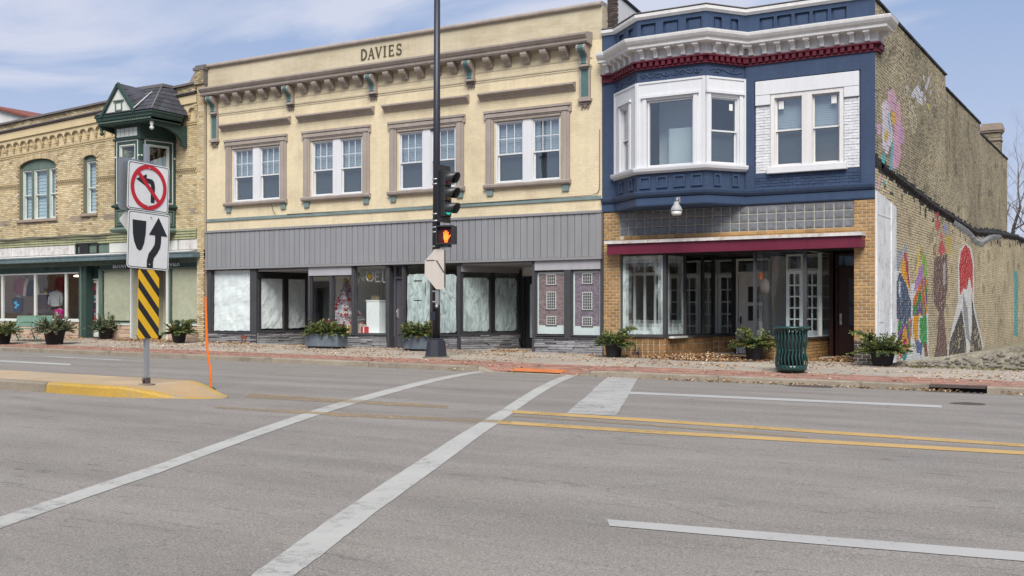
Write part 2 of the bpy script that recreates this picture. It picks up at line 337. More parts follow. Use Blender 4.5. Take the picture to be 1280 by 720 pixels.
M['paver'] = mat('red_paver', None, .9, .12, 1, .15, 45, vcol=True, bump=.3, bs=60)
M['pole'] = mat('navy_black_pole', (.022, .024, .034), .45, .1, 2, .05, 20, spec=.5)
M['galv'] = mat('galvanised_steel', (.36, .38, .39), .45, .1, 4, .08, 30, metal=.6)
M['strap'] = mat('steel_strap', (.55, .55, .55), .35, .1, 4, .05, 30, metal=.7)
M['signw'] = mat('sign_white', (.68, .68, .66), .5, .04, 3, .02, 20, streak=.04)
M['signk'] = mat('sign_black', (.02, .02, .022), .5, .05)
M['signr'] = mat('sign_red', (.48, .02, .035), .5, .05)
M['signy'] = mat('sign_yellow', (.72, .42, .02), .5, .05, 3, .03)
M['signbk'] = mat('sign_back', (.50, .46, .41), .6, .06, 3, .04, streak=.06)
M['orange'] = mat('orange_plastic', (.72, .15, .015), .5, .08)
M['sigblk'] = mat('signal_black', (.025, .027, .03), .4, .08, spec=.5)
M['red_l'] = mat('red_lens', (.32, .012, .012), .25, .05, spec=.6)
M['amb_l'] = mat('amber_lens', (.42, .24, .01), .25, .05, spec=.6)
M['grn_l'] = emis('green_lens_lit', (.01, .42, .30), .5)
M['hand'] = emis('orange_hand_lit', (1, .17, .02), .75)
M['lit'] = emis('lit_ceiling_lamp', (1, .78, .45), 3)
M['pot'] = mat('charcoal_pot', (.018, .018, .022), .55, .12, 5, .05)
M['boxpot'] = mat('grey_blue_planter', (.13, .155, .18), .6, .2, 4, .1, 20, streak=.15)
M['soil'] = mat('soil', (.03, .022, .015), 1, .2)
M['leafv'] = mat('foliage', None, .6, .25, 6, .1, 40, vcol=True, spec=.25)
M['dry'] = mat('fallen_leaf', None, .8, .1, 3, .15, 60, vcol=True)
M['bgreen'] = mat('bench_green', (.14, .23, .175), .45, .1, 4, .05)
M['cangreen'] = mat('bin_green', (.009, .050, .045), .3, .08, 4, .04, spec=.6)
M['candark'] = mat('bin_liner', (.02, .022, .022), .6, .1)
M['brown'] = mat('brown_door', (.045, .018, .015), .45, .15, 3, .1)
M['dooru'] = mat('slate_door', (.075, .075, .09), .5, .08)
M['metal'] = mat('dark_iron', (.09, .07, .065), .7, .2, 4, .15, 40, bump=.2)
M['bark'] = mat('bark', (.12, .10, .085), .95, .2, 3, .1)
M['rubble'] = mat('rubble_wall', (.30, .275, .215), .95, .35, 2.5, .3, 22, bump=1.0, bs=14, dirt=(.07, .06, .045), dirtamt=.75, dirts=3)
M['earth'] = mat('lot_earth', (.21, .18, .12), 1, .35, 1.2, .3, 20, bump=.6, bs=15, dirt=(.07, .085, .03), dirtamt=.8, dirts=1.5)
M['redtile'] = mat('red_roof_tile', (.20, .07, .05), .8, .3, 3, .15)
M['curtain'] = mat('grey_curtain', (.46, .45, .43), .9, .1, 2, .05)
M['treewhite'] = mat('white_tinsel', (.80, .76, .78), .6, .08, 3, .05)
M['ornred'] = mat('red_ornament', (.42, .01, .02), .3, .1, spec=.7)
M['silver'] = mat('silver_foil', (.55, .56, .56), .35, .2, 10, .1, metal=.5)
M['gold'] = mat('gold_foil', (.55, .32, .03), .4, .2, 10, .1)
M['bwhite'] = mat('white_board', (.80, .83, .83), .6, .04)
M['cloth'] = mat('garment_cloth', None, .9, .12, 4, .08, 60, vcol=True)
M['shopwall'] = mat('timber_wall', (.24, .16, .11), .8, .2, 2, .1, 20)
M['print'] = mat('poster_print', None, .7, .06, 6, .04, 60, vcol=True)

def asphalt():
    m = bpy.data.materials.new('asphalt'); m.use_nodes = True; t = m.node_tree; n = t.nodes; l = t.links; b = n['Principled BSDF']; b.inputs['Roughness'].default_value = .88; b.inputs['Specular IOR Level'].default_value = .25
    g = n.new('ShaderNodeNewGeometry')
    def noi(scale, det, st=(1, 1, 1), dist=0, rough=.6):
        mpn = n.new('ShaderNodeMapping'); mpn.inputs['Scale'].default_value = st; l.new(g.outputs['Position'], mpn.inputs[0])
        q = n.new('ShaderNodeTexNoise'); q.inputs['Scale'].default_value = scale; q.inputs['Detail'].default_value = det; q.inputs['Roughness'].default_value = rough; q.inputs['Distortion'].default_value = dist; l.new(mpn.outputs[0], q.inputs['Vector']); return q.outputs[0]
    def ramp(v, a, b_, c, d):
        r_ = n.new('ShaderNodeMapRange'); r_.inputs[1].default_value = a; r_.inputs[2].default_value = b_; r_.inputs[3].default_value = c; r_.inputs[4].default_value = d; l.new(v, r_.inputs[0]); return r_.outputs[0]
    def mul(a, b_):
        q = n.new('ShaderNodeMath'); q.operation = 'MULTIPLY'; l.new(a, q.inputs[0]); l.new(b_, q.inputs[1]); return q.outputs[0]
    f = ramp(noi(1.1, 5, (.35, 1, 1)), .3, .7, .87, 1.12)
    f = mul(f, ramp(noi(60, 2), .3, .7, .72, 1.28))
    f = mul(f, ramp(noi(170, 2), .32, .68, .62, 1.38))
    f = mul(f, ramp(noi(.5, 4, (.15, 2.6, 1), .4), .3, .7, .9, 1.08))
    f = mul(f, ramp(noi(3.4, 7, (.45, 2.4, 1), .8, .72), .58, .68, 1, .62))   # worn, darker pitted streaks along the lane
    # cracks
    mpn = n.new('ShaderNodeMapping'); mpn.inputs['Scale'].default_value = (.16, .42, 1); l.new(g.outputs['Position'], mpn.inputs[0])
    wq = n.new('ShaderNodeTexNoise'); wq.inputs['Scale'].default_value = 3; wq.inputs['Detail'].default_value = 6; l.new(mpn.outputs[0], wq.inputs['Vector'])
    ad = n.new('ShaderNodeVectorMath'); ad.operation = 'MULTIPLY_ADD'; ad.inputs[1].default_value = (.35,)*3; l.new(wq.outputs['Color'], ad.inputs[0]); l.new(mpn.outputs[0], ad.inputs[2])
    vo = n.new('ShaderNodeTexVoronoi'); vo.feature = 'DISTANCE_TO_EDGE'; vo.inputs['Scale'].default_value = 1.1; l.new(ad.outputs[0], vo.inputs['Vector'])
    crk = ramp(vo.outputs['Distance'], .0, .0045, .72, 1)
    br = ramp(noi(.35, 3), .45, .6, 0, 1)
    mxx = n.new('ShaderNodeMix'); l.new(br, mxx.inputs[0]); mxx.inputs[2].default_value = 1; l.new(crk, mxx.inputs[3]); f = mul(f, mxx.outputs[0])
    tint = n.new('ShaderNodeMixRGB'); tint.inputs[1].default_value = (.225, .20, .172, 1); tint.inputs[2].default_value = (.215, .20, .182, 1); l.new(noi(.8, 3), tint.inputs[0])
    x = n.new('ShaderNodeVectorMath'); x.operation = 'SCALE'; l.new(tint.outputs[0], x.inputs[0]); l.new(f, x.inputs['Scale']); l.new(x.outputs[0], b.inputs['Base Color'])
    bp = n.new('ShaderNodeBump'); bp.inputs['Strength'].default_value = .5; bp.inputs['Distance'].default_value = .006; l.new(noi(110, 3), bp.inputs['Height']); l.new(bp.outputs[0], b.inputs['Normal'])
    return m
M['asphalt'] = asphalt()
def roadpaint(name, col, worn=.35, lo=.42, hi=.62):
    m = bpy.data.materials.new(name); m.use_nodes = True; t = m.node_tree; n = t.nodes; l = t.links; b = n['Principled BSDF']; o = n['Material Output']; b.inputs['Roughness'].default_value = .8
    g = n.new('ShaderNodeNewGeometry')
    q = n.new('ShaderNodeTexNoise'); q.inputs['Scale'].default_value = 9; q.inputs['Detail'].default_value = 10; q.inputs['Roughness'].default_value = .75; l.new(g.outputs['Position'], q.inputs['Vector'])
    q2 = n.new('ShaderNodeTexNoise'); q2.inputs['Scale'].default_value = 1.3; q2.inputs['Detail'].default_value = 4; l.new(g.outputs['Position'], q2.inputs['Vector'])
    q3 = n.new('ShaderNodeTexNoise'); q3.inputs['Scale'].default_value = 120; q3.inputs['Detail'].default_value = 2; l.new(g.outputs['Position'], q3.inputs['Vector'])
    s1 = n.new('ShaderNodeMath'); s1.operation = 'MULTIPLY_ADD'; s1.inputs[1].default_value = .45; l.new(q2.outputs[0], s1.inputs[0]); l.new(q.outputs[0], s1.inputs[2])
    s2 = n.new('ShaderNodeMath'); s2.operation = 'MULTIPLY_ADD'; s2.inputs[1].default_value = .35; l.new(q3.outputs[0], s2.inputs[0]); l.new(s1.outputs[0], s2.inputs[2])
    mr = n.new('ShaderNodeMapRange'); mr.inputs[1].default_value = lo+.42; mr.inputs[2].default_value = hi+.42; mr.inputs[3].default_value = 0; mr.inputs[4].default_value = worn; l.new(s2.outputs[0], mr.inputs[0])
    cm = n.new('ShaderNodeMixRGB'); cm.inputs[1].default_value = (*col, 1); cm.inputs[2].default_value = (*[c*.72 for c in col], 1); l.new(q2.outputs[0], cm.inputs[0]); l.new(cm.outputs[0], b.inputs['Base Color'])
    tr = n.new('ShaderNodeBsdfTransparent'); ms = n.new('ShaderNodeMixShader'); l.new(mr.outputs[0], ms.inputs[0]); l.new(b.outputs[0], ms.inputs[1]); l.new(tr.outputs[0], ms.inputs[2]); l.new(ms.outputs[0], o.inputs[0])
    return m
M['wpaint'] = roadpaint('white_road_paint', (.42, .41, .385), .8, .60, .80)
M['gpaint'] = roadpaint('greyed_crossing_paint', (.43, .42, .385), .75, .52, .80)
M['wpaint2'] = roadpaint('worn_white_road_paint', (.40, .39, .365), .8, .50, .78)
M['ypaint'] = roadpaint('yellow_road_paint', (.50, .32, .11), .8, .52, .78)
M['yfaded'] = roadpaint('faded_yellow_road_paint', (.36, .26, .145), 1.0, .30, .68)

# ------------------------------------------------------------------ wall helpers
def cells(x0, x1, z0, z1, holes):
    xs = sorted(set([x0, x1]+[h[k] for h in holes for k in (0, 1) if x0 < h[k] < x1])); zz = sorted(set([z0, z1]+[h[k] for h in holes for k in (2, 3) if z0 < h[k] < z1]))
    for i in range(len(xs)-1):
        j = 0
        while j < len(zz)-1:
            cx = (xs[i]+xs[i+1])/2
            inh = lambda q: any(h[0] < cx < h[1] and h[2] < (zz[q]+zz[q+1])/2 < h[3] for h in holes)
            if inh(j): j += 1; continue
            k = j
            while k+1 < len(zz)-1 and not inh(k+1): k += 1
            yield xs[i], xs[i+1], zz[j], zz[k+1]; j = k+1
def wall(mb, x0, x1, z0, z1, holes=(), y=0, d=.25, m=0, c=None):
    for a, b, e, f in cells(x0, x1, z0, z1, holes):
        mb.poly([(a, y, e), (b, y, e), (b, y, f), (a, y, f)], m, c); mb.poly([(b, y+d, e), (a, y+d, e), (a, y+d, f), (b, y+d, f)], m, c)
    for h in list(holes)+[(x1, x0, z1, z0)]:
        a, b, e, f = h
        mb.poly([(a, y, e), (a, y+d, e), (a, y+d, f), (a, y, f)], m, c); mb.poly([(b, y+d, e), (b, y, e), (b, y, f), (b, y+d, f)], m, c)
        mb.poly([(a, y, e), (b, y, e), (b, y+d, e), (a, y+d, e)], m, c); mb.poly([(a, y+d, f), (b, y+d, f), (b, y, f), (a, y, f)], m, c)
def bricks(mb, x0, x1, z0, z1, keep, colf, y=0, bw=.205, bh=.057, g=.011, proud=.010, split=1, deep=.0):
    row = 0; z = z0
    while z+bh <= z1+.03:
        x = x0-(bw/2 if row % 2 else 0)
        while x < x1:
            a, b = max(x, x0), min(x+bw-g, x1)
            if b-a > .03 and keep((a+b)/2, z+bh/2, a, b):
                p = proud*(1+random.uniform(-.5, .5)); e, f = z, z+bh-.0
                jx = random.uniform(-.002, .002)
                q = [mb.av(v) for v in ((a, y, e), (b, y, e), (b, y, f), (a, y, f))]
                n = split; top = []; bot = []
                for k in range(n+1):
                    xx = a+(b-a)*k/n; bot.append(mb.av((xx+jx, y-p, e))); top.append(mb.av((xx+jx, y-p, f)))
                for k in range(n):
                    mb.face([bot[k], bot[k+1], top[k+1], top[k]], 0, colf(a+(b-a)*(k+.5)/n, (e+f)/2, True))
                cc = colf((a+b)/2, (e+f)/2, False)
                mb.face([q[0], q[1]]+bot[::-1], 0, cc); mb.face([q[3]]+top+[q[2]], 0, cc)
                mb.face([q[0], bot[0], top[0], q[3]], 0, cc); mb.face([q[1], q[2], top[-1], bot[-1]], 0, cc)
            x += bw
        z += bh+g; row += 1
def pane(parent, Mf, x0, x1, z0, z1, y, m='glass', name='pane'):
    mb = MB(Mf); mb.box(x0, x1, y, y+.006, z0, z1); return mb.build(name, M[m], parent)
def ring(mb, x0, x1, z0, z1, t, y0, y1, m=0, tb=None, tt=None):   # rectangular frame, butted
    tb = tb or t; tt = tt or t
    mb.box(x0, x0+t, y0, y1, z0, z1, m); mb.box(x1-t, x1, y0, y1, z0, z1, m); mb.box(x0+t, x1-t, y0, y1, z0, z0+tb, m); mb.box(x0+t, x1-t, y0, y1, z1-tt, z1, m)
def sash_window(parent, Mf, x0, x1, z0, z1, y=.06, grid=(3, 2), glassm='glass', blind=True, zm=None, mt='white', split=True, lower='screen', name='window'):
    """double-hung window: frame > sashes, panes, blind"""
    mb = MB(Mf); ring(mb, x0, x1, z0, z1, .035, y-.03, y+.12); f = mb.build(name, M[mt], parent)
    zm = zm or (z0+z1)/2
    s = MB(Mf); ring(s, x0+.035, x1-.035, zm-.025, z1-.035, .035, y+.01, y+.045)
    a, b, e, g = x0+.07, x1-.07, zm+.01, z1-.07
    if grid:
        for i in range(1, grid[0]): xx = a+(b-a)*i/grid[0]; s.box(xx-.008, xx+.008, y+.012, y+.03, e, g)
        for j in range(1, grid[1]): zz = e+(g-e)*j/grid[1]; s.box(a, b, y+.011, y+.031, zz-.008, zz+.008)
    s.build('sash', M[mt], f); pane(f, Mf, a-.002, b+.002, e-.002, g+.002, y+.032, glassm)
    s = MB(Mf); ring(s, x0+.036, x1-.036, z0+.035, zm+.024, .035, y+.05, y+.085); s.build('sash', M[mt], f)
    pane(f, Mf, a-.002, b+.002, z0+.07, zm-.008, y+.066, glassm)
    if blind:
        n = 14; s = MB(Mf)
        lo = zm+.02 if split else z0+.05
        for i in range(n):
            za = lo+(z1-.04-lo)*i/n; zb = lo+(z1-.04-lo)*(i+1)/n
            s.poly([(a-.03, y+.13, za), (b+.03, y+.13, za), (b+.03, y+.145, zb), (a-.03, y+.145, zb)])
        s.build('blind', M['blind'], f)
    if lower:
        s = MB(Mf); s.box(a-.03, b+.03, y+.16, y+.165, z0+.04, zm); s.build('insect_screen', M[lower], f)
    return f

# ------------------------------------------------------------------ the ground, road, pavement
def strip_mesh(mb, xs, ys, f, m=0):
    idx = [[mb.av((x, y, f(x, y))) for x in xs] for y in ys]
    for j in range(len(ys)-1):
        for i in range(len(xs)-1): mb.face([idx[j][i], idx[j][i+1], idx[j+1][i+1], idx[j+1][i]], m, sm=True)
def fr(a, b, n): return [a+(b-a)*i/n for i in range(n+1)]
mb = MB(); xs = fr(-220, 160, 38); ys = fr(-12, KY+.35, 34)
strip_mesh(mb, xs, ys, zr); mb.build('road', M['asphalt'], loc=(0, 0, 0), kind='structure')
mb = MB(); strip_mesh(mb, [-1500, -600, -220, -60, 0, 60, 160, 600, 1500], [-1200, -300, -60, -12.5, 25, 60, 140, 400, 1500],
    lambda x, y: zr(max(-220, min(160, x)), max(-12, min(KY, y)))-.35-(0 if abs(x) < 300 else .5)); mb.build('ground', M['earth'], kind='structure')
# unseen buildings behind the camera, made up to darken the shop glass reflections
OPP = [(-95, -72, 9.5, (.30, .16, .10), 'red-brown brick building'), (-71.8, -50, 8.0, (.42, .34, .22), 'tan brick building'), (-49.8, -30, 9.0, (.20, .10, .08), 'dark red brick building'), (-29.8, -12, 7.2, (.38, .36, .33), 'grey rendered building'), (-11.8, 8, 9.2, (.33, .2, .12), 'brown brick building'), (8.2, 30, 7.6, (.45, .42, .36), 'cream building'), (30.2, 60, 9.0, (.26, .14, .1), 'rust brick building')]
for k, (a, b, h, c, nm) in enumerate(OPP):
    t_ = thing('added_opposite_building', nm+' across the street behind the viewer, added to darken glass reflections', 'building', ((a+b)/2, -17.2, 0))
    wm = mat('opposite_wall', c, .85, .1, 1, .08, 20); n = int((b-a)/3.2); wd_ = (b-a)/n
    hs = [(a+wd_*(i+.28), a+wd_*(i+.72), 4.6, 6.4) for i in range(n)]+[(a+wd_*(i+.1), a+wd_*(i+.9), .8, 3.2) for i in range(n)]
    s = MB(Matrix.Rotation(PI, 4, 'Z') @ Matrix.Translation((0, 17.2, 0))); hs2 = [(-q[1], -q[0], q[2], q[3]) for q in hs]; wall(s, -b, -a, 0, h, hs2, 0, .3); s.build('front_wall', wm, t_)
    s = MB(); s.box(a, b, -29, -17.6, 0, h-.3); s.build('body', M['inside'], t_)
    s = MB(); s.box(a, b, -17.5, -16.9, h, h+.3); s.build('cornice', M['white_c'], t_)
    s = MB(); s.box(a+.3, b-.3, -17.19, -16.5, 3.3, 3.9); s.build('awning', wm, t_)
    for q in hs: s = MB(); ring(s, q[0], q[1], q[2], q[3], .1, -17.42, -17.28); s.box((q[0]+q[1])/2-.05, (q[0]+q[1])/2+.05, -17.41, -17.29, q[2]+.1, q[3]-.1); s.build('window_frame', M['white_c'], t_)
# near pavement behind the camera
mb = MB(); mb.box(-120, 100, -17.15, -12, -1.0, 0.08); mb.build('near_pavement', M['concrete'], kind='structure')

pav = bpy.data.objects.new('pavement', None); COL.objects.link(pav); WL['pavement'] = Vector((0, 0, 0)); pav['kind'] = 'structure'
mb = MB(); strip_mesh(mb, fr(-90, 30, 120), [KY+.16, KY+.6, KY+1.2, 23.3, 24.5, 25.5, 26.4, 29, 32], lambda x, y: zs(x, min(y, 26.4))-.12)
mb.build('pavement_bed', M['mortar_d'], pav)
x = -47.0
while x < 14:                                   # concrete slabs
    wdt = 1.52
    for y0, y1 in ((23.12, 24.74), (24.75, 26.37)):
        x0, x1 = x+.006, x+wdt-.006
        s = MB(); top = []; bot = []; jz = random.uniform(-.003, .003)
        for px, py in ((x0, y0), (x1, y0), (x1, y1), (x0, y1)): top.append(s.av((px, py, zs(px, py)+jz))); bot.append(s.av((px, py, zs(px, py)-.1)))
        s.face(top)
        for k in range(4): s.face([bot[k], bot[(k+1) % 4], top[(k+1) % 4], top[k]])
        s.build('paving_slab', M['concrete'], pav)
    x += wdt
# red brick paver band
mb = MB(); y = KY+.17; row = 0
while y < 23.10:
    x = -47-(.1 if row % 2 else 0)
    while x < 14:
        if not (-13.2 < x < -11.8 and y < KY+.62):
            t = random.random(); c = srgb(*[(176, 132, 116), (168, 122, 106), (186, 146, 128), (158, 128, 114)][int(t*4)]); c = jit(c, .62, .82)
            p = [(x, y), (x+.192, y), (x+.192, y+.092), (x, y+.092)]; jz = random.uniform(-.003, .002)
            tp = [mb.av((a, b, zs(a, b)+jz)) for a, b in p]; bt = [mb.av((a, b, zs(a, b)-.03)) for a, b in p]
            mb.face(tp, 0, c)
            for k in (0, 1, 3): mb.face([bt[k], bt[(k+1) % 4], tp[(k+1) % 4], tp[k]], 0, c)
        x += .2
    y += .1; row += 1
mb.build('paver_band', M['paver'], pav, kind='stuff')
mb = MB()                                        # tactile plate at the dropped kerb, with domes
strip_mesh(mb, fr(-13.2, -11.8, 6), fr(KY+.17, KY+.62, 3), lambda x, y: zs(x, y)+.004)
for i in range(20):
    for j in range(6):
        cx, cy = -13.15+.068*i+.02, KY+.21+.072*j
        mb.lathe([(.014, 0), (.008, .007)], (cx, cy, zs(cx, cy)+.004), 5)
mb.build('tactile_plate', mat('tactile_orange', (.52, .17, .06), .8, .2, 3, .15), pav)
# kerb stones
kerb = bpy.data.objects.new('kerb', None); COL.objects.link(kerb); WL['kerb'] = Vector((0, 0, 0)); kerb['kind'] = 'structure'
INX0, INX1 = gs(1168, 477)[0], gs(1238, 480)[0]
def kstone(x0, x1, name='kerb_stone', m='kerb'):
    s = MB(); n = max(2, int((x1-x0)/.3)); rows = []
    for i in range(n+1):
        x = x0+.008+(x1-x0-.016)*i/n; zt = zs(x, KY); zb = zr(x, KY)-.05; jy = .006*math.sin(x*1.7)
        rows.append([s.av(p) for p in ((x, KY-.03+jy, zb), (x, KY-.015+jy, zt-.03), (x, KY+.012+jy, zt-.004), (x, KY+.16, zt+.001), (x, KY+.16, zb))])
    for i in range(n):
        for k in range(4): s.face([rows[i][k], rows[i+1][k], rows[i+1][k+1], rows[i][k+1]], sm=k in (1,))
    s.face(rows[0][::-1]); s.face(rows[-1]); return s.build(name, M[m], kerb)
x = -48
brk = [x]
while x < 16:
    x += 3.05*random.uniform(.9, 1.08); brk.append(x)
brk = sorted([b for b in brk if not any(abs(b-q) < .9 for q in (RX0-.2, RX1+.2, INX0, INX1)) and not (INX0 < b < INX1)]+[RX0-.2, RX1+.2, INX0, INX1])
for a, b in zip(brk[:-1], brk[1:]):
    if abs(a-INX0) < .01: continue
    kstone(a, b)
# storm drain inlet in the kerb
drain = thing('storm_drain', 'rusty steel kerb inlet of the storm drain in the gutter by the mural wall', 'storm drain', ((INX0+INX1)/2, KY, zr(-6, KY)))
s = MB(); zt = zs(INX0, KY); zt2 = zs(INX1, KY)
s.box(INX0+.02, INX1-.02, KY-.03, KY+.2, zt2-.045, zt2+.006); s.build('steel_hood', M['metal'], drain)
s = MB(); s.box(INX0, INX1, KY+.16, KY+.2, zt2-.25, zt2-.047); s.build('throat_shade_panel', M['blackish'], drain)  # black panel stands in for the shade inside the inlet opening
s = MB(); n = 9
for i in range(n): a = INX0+(INX1-INX0)*i/n; s.box(a+.02, a+.05, KY-.34, KY-.045, zr(a, KY-.2)+.004, zr(a, KY-.2)+.014)
s.box(INX0, INX1, KY-.37, KY-.34, zr(INX1, KY)+.004, zr(INX0, KY)+.018); s.build('grate', M['metal'], drain)
gx, gy = gr(1222, 486.5)
s = MB()
for i in range(26):
    a = random.uniform(0, 6.28); r_ = random.uniform(0, .16); p = Vector((gx+r_*1.4*math.cos(a), gy+r_*.5*math.sin(a), zr(gx, gy)+.015+random.uniform(0, .09)*(1-r_*4)))
    q = [p+Vector((random.uniform(-.07, .07), random.uniform(-.05, .05), random.uniform(-.02, .05))) for _ in range(3)]; s.poly(q+[], 0, random.choice([(.12, .45, .03), (.2, .55, .05), (.08, .35, .03)]))
s.build('crumpled_wrapper', M['cloth'], loc=(gx, gy, zr(gx, gy)), label='crumpled bright green plastic wrapper lying in the gutter by the storm drain', cat='litter')
# manhole cover, small cover
for (u, v, r_, lab) in ((1009, 483.5, .42, 'round iron manhole cover in the far lane near the green bin'), (1209, 505, .2, 'small round iron valve cover in the road near the storm drain'), (895/1., 0, 0, '')):
    if not r_: continue
    cx, cy = gr(u, v); z = zr(cx, cy)
    t_ = thing('manhole_cover', lab, 'manhole cover', (cx, cy, z))
    s = MB(); s.lathe([(r_+.05, .001), (r_+.05, .006), (r_, .006), (r_, .001)], (cx, cy, z), 28, smooth=False); s.build('cover_ring', M['metal'], t_)
    s = MB(); s.lathe([(r_-.01, .002), (r_-.01, .009)], (cx, cy, z), 28, smooth=False)
    for i in range(-3, 4):
        for j in range(-3, 4):
            if i*i+j*j < 11: s.box(cx+i*r_*.26-.02, cx+i*r_*.26+.02, cy+j*r_*.26-.02, cy+j*r_*.26+.02, z+.008, z+.013)
    s.build('lid', M['metal'], t_)
# road markings laid on the crowned surface, 4 mm up
marks = []
def marking(name, up, lo, mt='wpaint', n=14, h=.004, jit=.0):
    def interp(L, t):
        k = t*(len(L)-1); i = min(int(k), len(L)-2); f = k-i; return (L[i][0]*(1-f)+L[i+1][0]*f, L[i][1]*(1-f)+L[i+1][1]*f)
    U = [gr(*p) for p in up]; Lw = [gr(*p) for p in lo]
    s = MB(); prev = None
    for i in range(n*(len(up)-1)+1):
        t = i/(n*(len(up)-1)); a = interp(U, t); b = interp(Lw, t)
        j = lambda: random.uniform(-jit, jit)
        cols = []
        for k in range(4):
            f = k/3; px, py = a[0]*(1-f)+b[0]*f, a[1]*(1-f)+b[1]*f
            if k in (0, 3): px += j(); py += j()
            cols.append(s.av((px, py, zr(px, py)+h)))
        if prev:
            for k in range(3): s.face([prev[k], prev[k+1], cols[k+1], cols[k]], sm=True)
        prev = cols
    s.build(name, M[mt], kind='structure')
marking('crossing_line', [(-40, 660), (0, 647), (200, 580), (400, 510.5), (500, 483), (600, 464)], [(-40, 676), (0, 661), (200, 591), (400, 518.5), (500, 489), (606, 465.3)], 'gpaint', jit=.004)
marking('crossing_line', [(240, 772), (314, 720), (400, 657.5), (456, 620), (537.5, 567), (625, 513.5), (708, 469)], [(300, 772), (367, 720), (400, 696), (475, 637), (544, 587), (633, 522), (720, 470)], 'gpaint', jit=.005)
marking('stop_bar', [(761.7, 470.7), (735, 494), (708, 517)], [(798.7, 471.8), (786, 494), (770, 520)], 'wpaint2', jit=.006)
marking('lane_line', [(787, 490), (1177, 507)], [(787, 492.6), (1177, 510)], n=40)
marking('lane_line', [(0, 450.4), (88, 455)], [(0, 452.4), (88, 457)], n=20)
marking('lane_line', [(58, 445), (152, 449.6)], [(58, 446.2), (152, 451)], 'wpaint2', n=20)
marking('lane_line', [(758, 649.7), (1000, 669), (1290, 691.5)], [(762, 658), (1000, 679), (1290, 703)], n=30, jit=.002)
marking('centre_line', [(640, 513), (800, 523), (1290, 556)], [(640, 516.5), (800, 526.7), (1290, 559.7)], 'ypaint', n=40)
marking('centre_line', [(622, 526), (800, 537.3), (1290, 565)], [(622, 530), (800, 541.3), (1290, 569.4)], 'ypaint', n=40)
marking('centre_line', [(640, 519.3), (800, 529.5), (1010, 546)], [(640, 520.8), (800, 532), (1010, 548)], 'yfaded', n=40)
marking('centre_line', [(268, 508), (410, 515.5)], [(268, 511), (410, 519)], 'yfaded', n=30)
marking('centre_line', [(312, 492), (560, 507)], [(305, 497), (560, 511)], 'yfaded', n=30)
marking('centre_line', [(410, 515.5), (640, 526)], [(410, 520), (640, 530)], 'yfaded', n=30)

# traffic island
isl = bpy.data.objects.new('traffic_island', None); COL.objects.link(isl); WL['traffic_island'] = Vector((0, 0, 0)); isl['kind'] = 'structure'
f0 = gr(-60, 487); f1 = gr(110, 494.5); f2 = gr(199, 500); nose = gr(300, 496)
bk0y = f1[1]+1.62
YF = f1[1]
xa = -60
def isec(x):   # front y, back y, height at station x
    xn = nose[0]; t = (xn-x)
    hw = .81*min(1, math.sqrt(max(0, t)/1.6)) if t < 1.6 else .81
    cyy = YF+.81
    return cyy-hw, cyy+hw, .15*sm((t-.25)/1.25)
n1x = nose[0]
stations = [-70, -40, -33.5, -30.4, -27.3, -24.2, -21.1, -18.0, f2[0]-.9, n1x-1.5]
def slabseg(x0, x1, m, name, n=6, inset=.16, top=True):
    s = MB(); rows = []
    for i in range(n+1):
        x = x0+(x1-x0)*i/n; a, b, h = isec(x)
        a2, b2 = a+min(inset, (b-a)*.3), b-min(inset, (b-a)*.3)
        z0, z1 = zr(x, a), zr(x, b)
        rows.append([s.av(p) for p in ((x, a, z0-.05), (x, a+.02, z0+max(.006, h-.03)), (x, a+.05, z0+max(.008, h)), (x, a2, z0+max(.009, h+.004)), (x, b2, z1+max(.009, h+.004)), (x, b-.05, z1+max(.008, h)), (x, b, z1-.05))])
    for i in range(n):
        for k in range(6): s.face([rows[i][k], rows[i+1][k], rows[i+1][k+1], rows[i][k+1]], 1 if k == 3 else 0, sm=False)
    s.face(rows[0][::-1]); s.face(rows[-1]); return s.build(name, m, isl)
M['isltop'] = mat('worn_yellow_concrete', (.39, .29, .18), .9, .2, 1.2, .12, 40, dirt=(.33, .27, .2), dirtamt=.8, dirts=1.0, bump=.2)
cut = gr(52, 491)[0]
st = [-70, -50, -40, -34, -31, -28, -25, -22] ; st = [q for q in st if q < cut-1]+[cut, gr(150, 497)[0], n1x-1.55]
for a, b in zip(st[:-1], st[1:]): slabseg(a+.005, b-.005, [M['kerb'] if b <= cut+.01 else M['kerb_y'], M['isltop']], 'island_kerb')
M['nosep'] = mat('nose_orange_paint', (.40, .27, .14), .85, .12, 1.5, .12, 40, dirt=(.30, .26, .2), dirtamt=.75, dirts=1.4, bump=.2)
slabseg(n1x-1.545, n1x-.01, [M['kerb_y'], M['nosep']], 'island_nose', n=12)

# raised lot with rubble wall to the right of the mural wall
def zlot(x, y):
    return CAMZ-1.36+min(.75, max(0, x+4.6)*.12)
mb = MB(); strip_mesh(mb, fr(-5.78, 40, 40), [26.05, 26.6, 27.5, 29, 32, 38, 50, 80], lambda x, y: zlot(x, y)+.03*noise.noise(Vector((x*.9, y*.9, 0)))); mb.build('lot_ground', M['earth'], kind='structure')
rw = thing('retaining_wall', 'low mossy rubble retaining wall rising to the right of the painted brick wall', 'wall', (-1, 25.9, 0))
s = MB(); n = 60; rows = []
for i in range(n+1):
    x = -5.5+14*i/n; h = CAMZ-1.16+min(.75, .16*(x+5.4))+.018*noise.noise(Vector((x*4, 1, 2))); b = zs(x, 26)-.1
    j = .03*noise.noise(Vector((x*3, 7, 1)))
    col = [s.av((x, 25.72+j+(.02*noise.noise(Vector((x*6, k*1.3, 4)))), b+(h-b)*k/6)) for k in range(7)]+[s.av((x, 26.1, h+.01)), s.av((x, 26.1, b))]
    rows.append(col)
for i in range(n):
    for k in range(8): s.face([rows[i][k], rows[i+1][k], rows[i+1][k+1], rows[i][k+1]], sm=False)
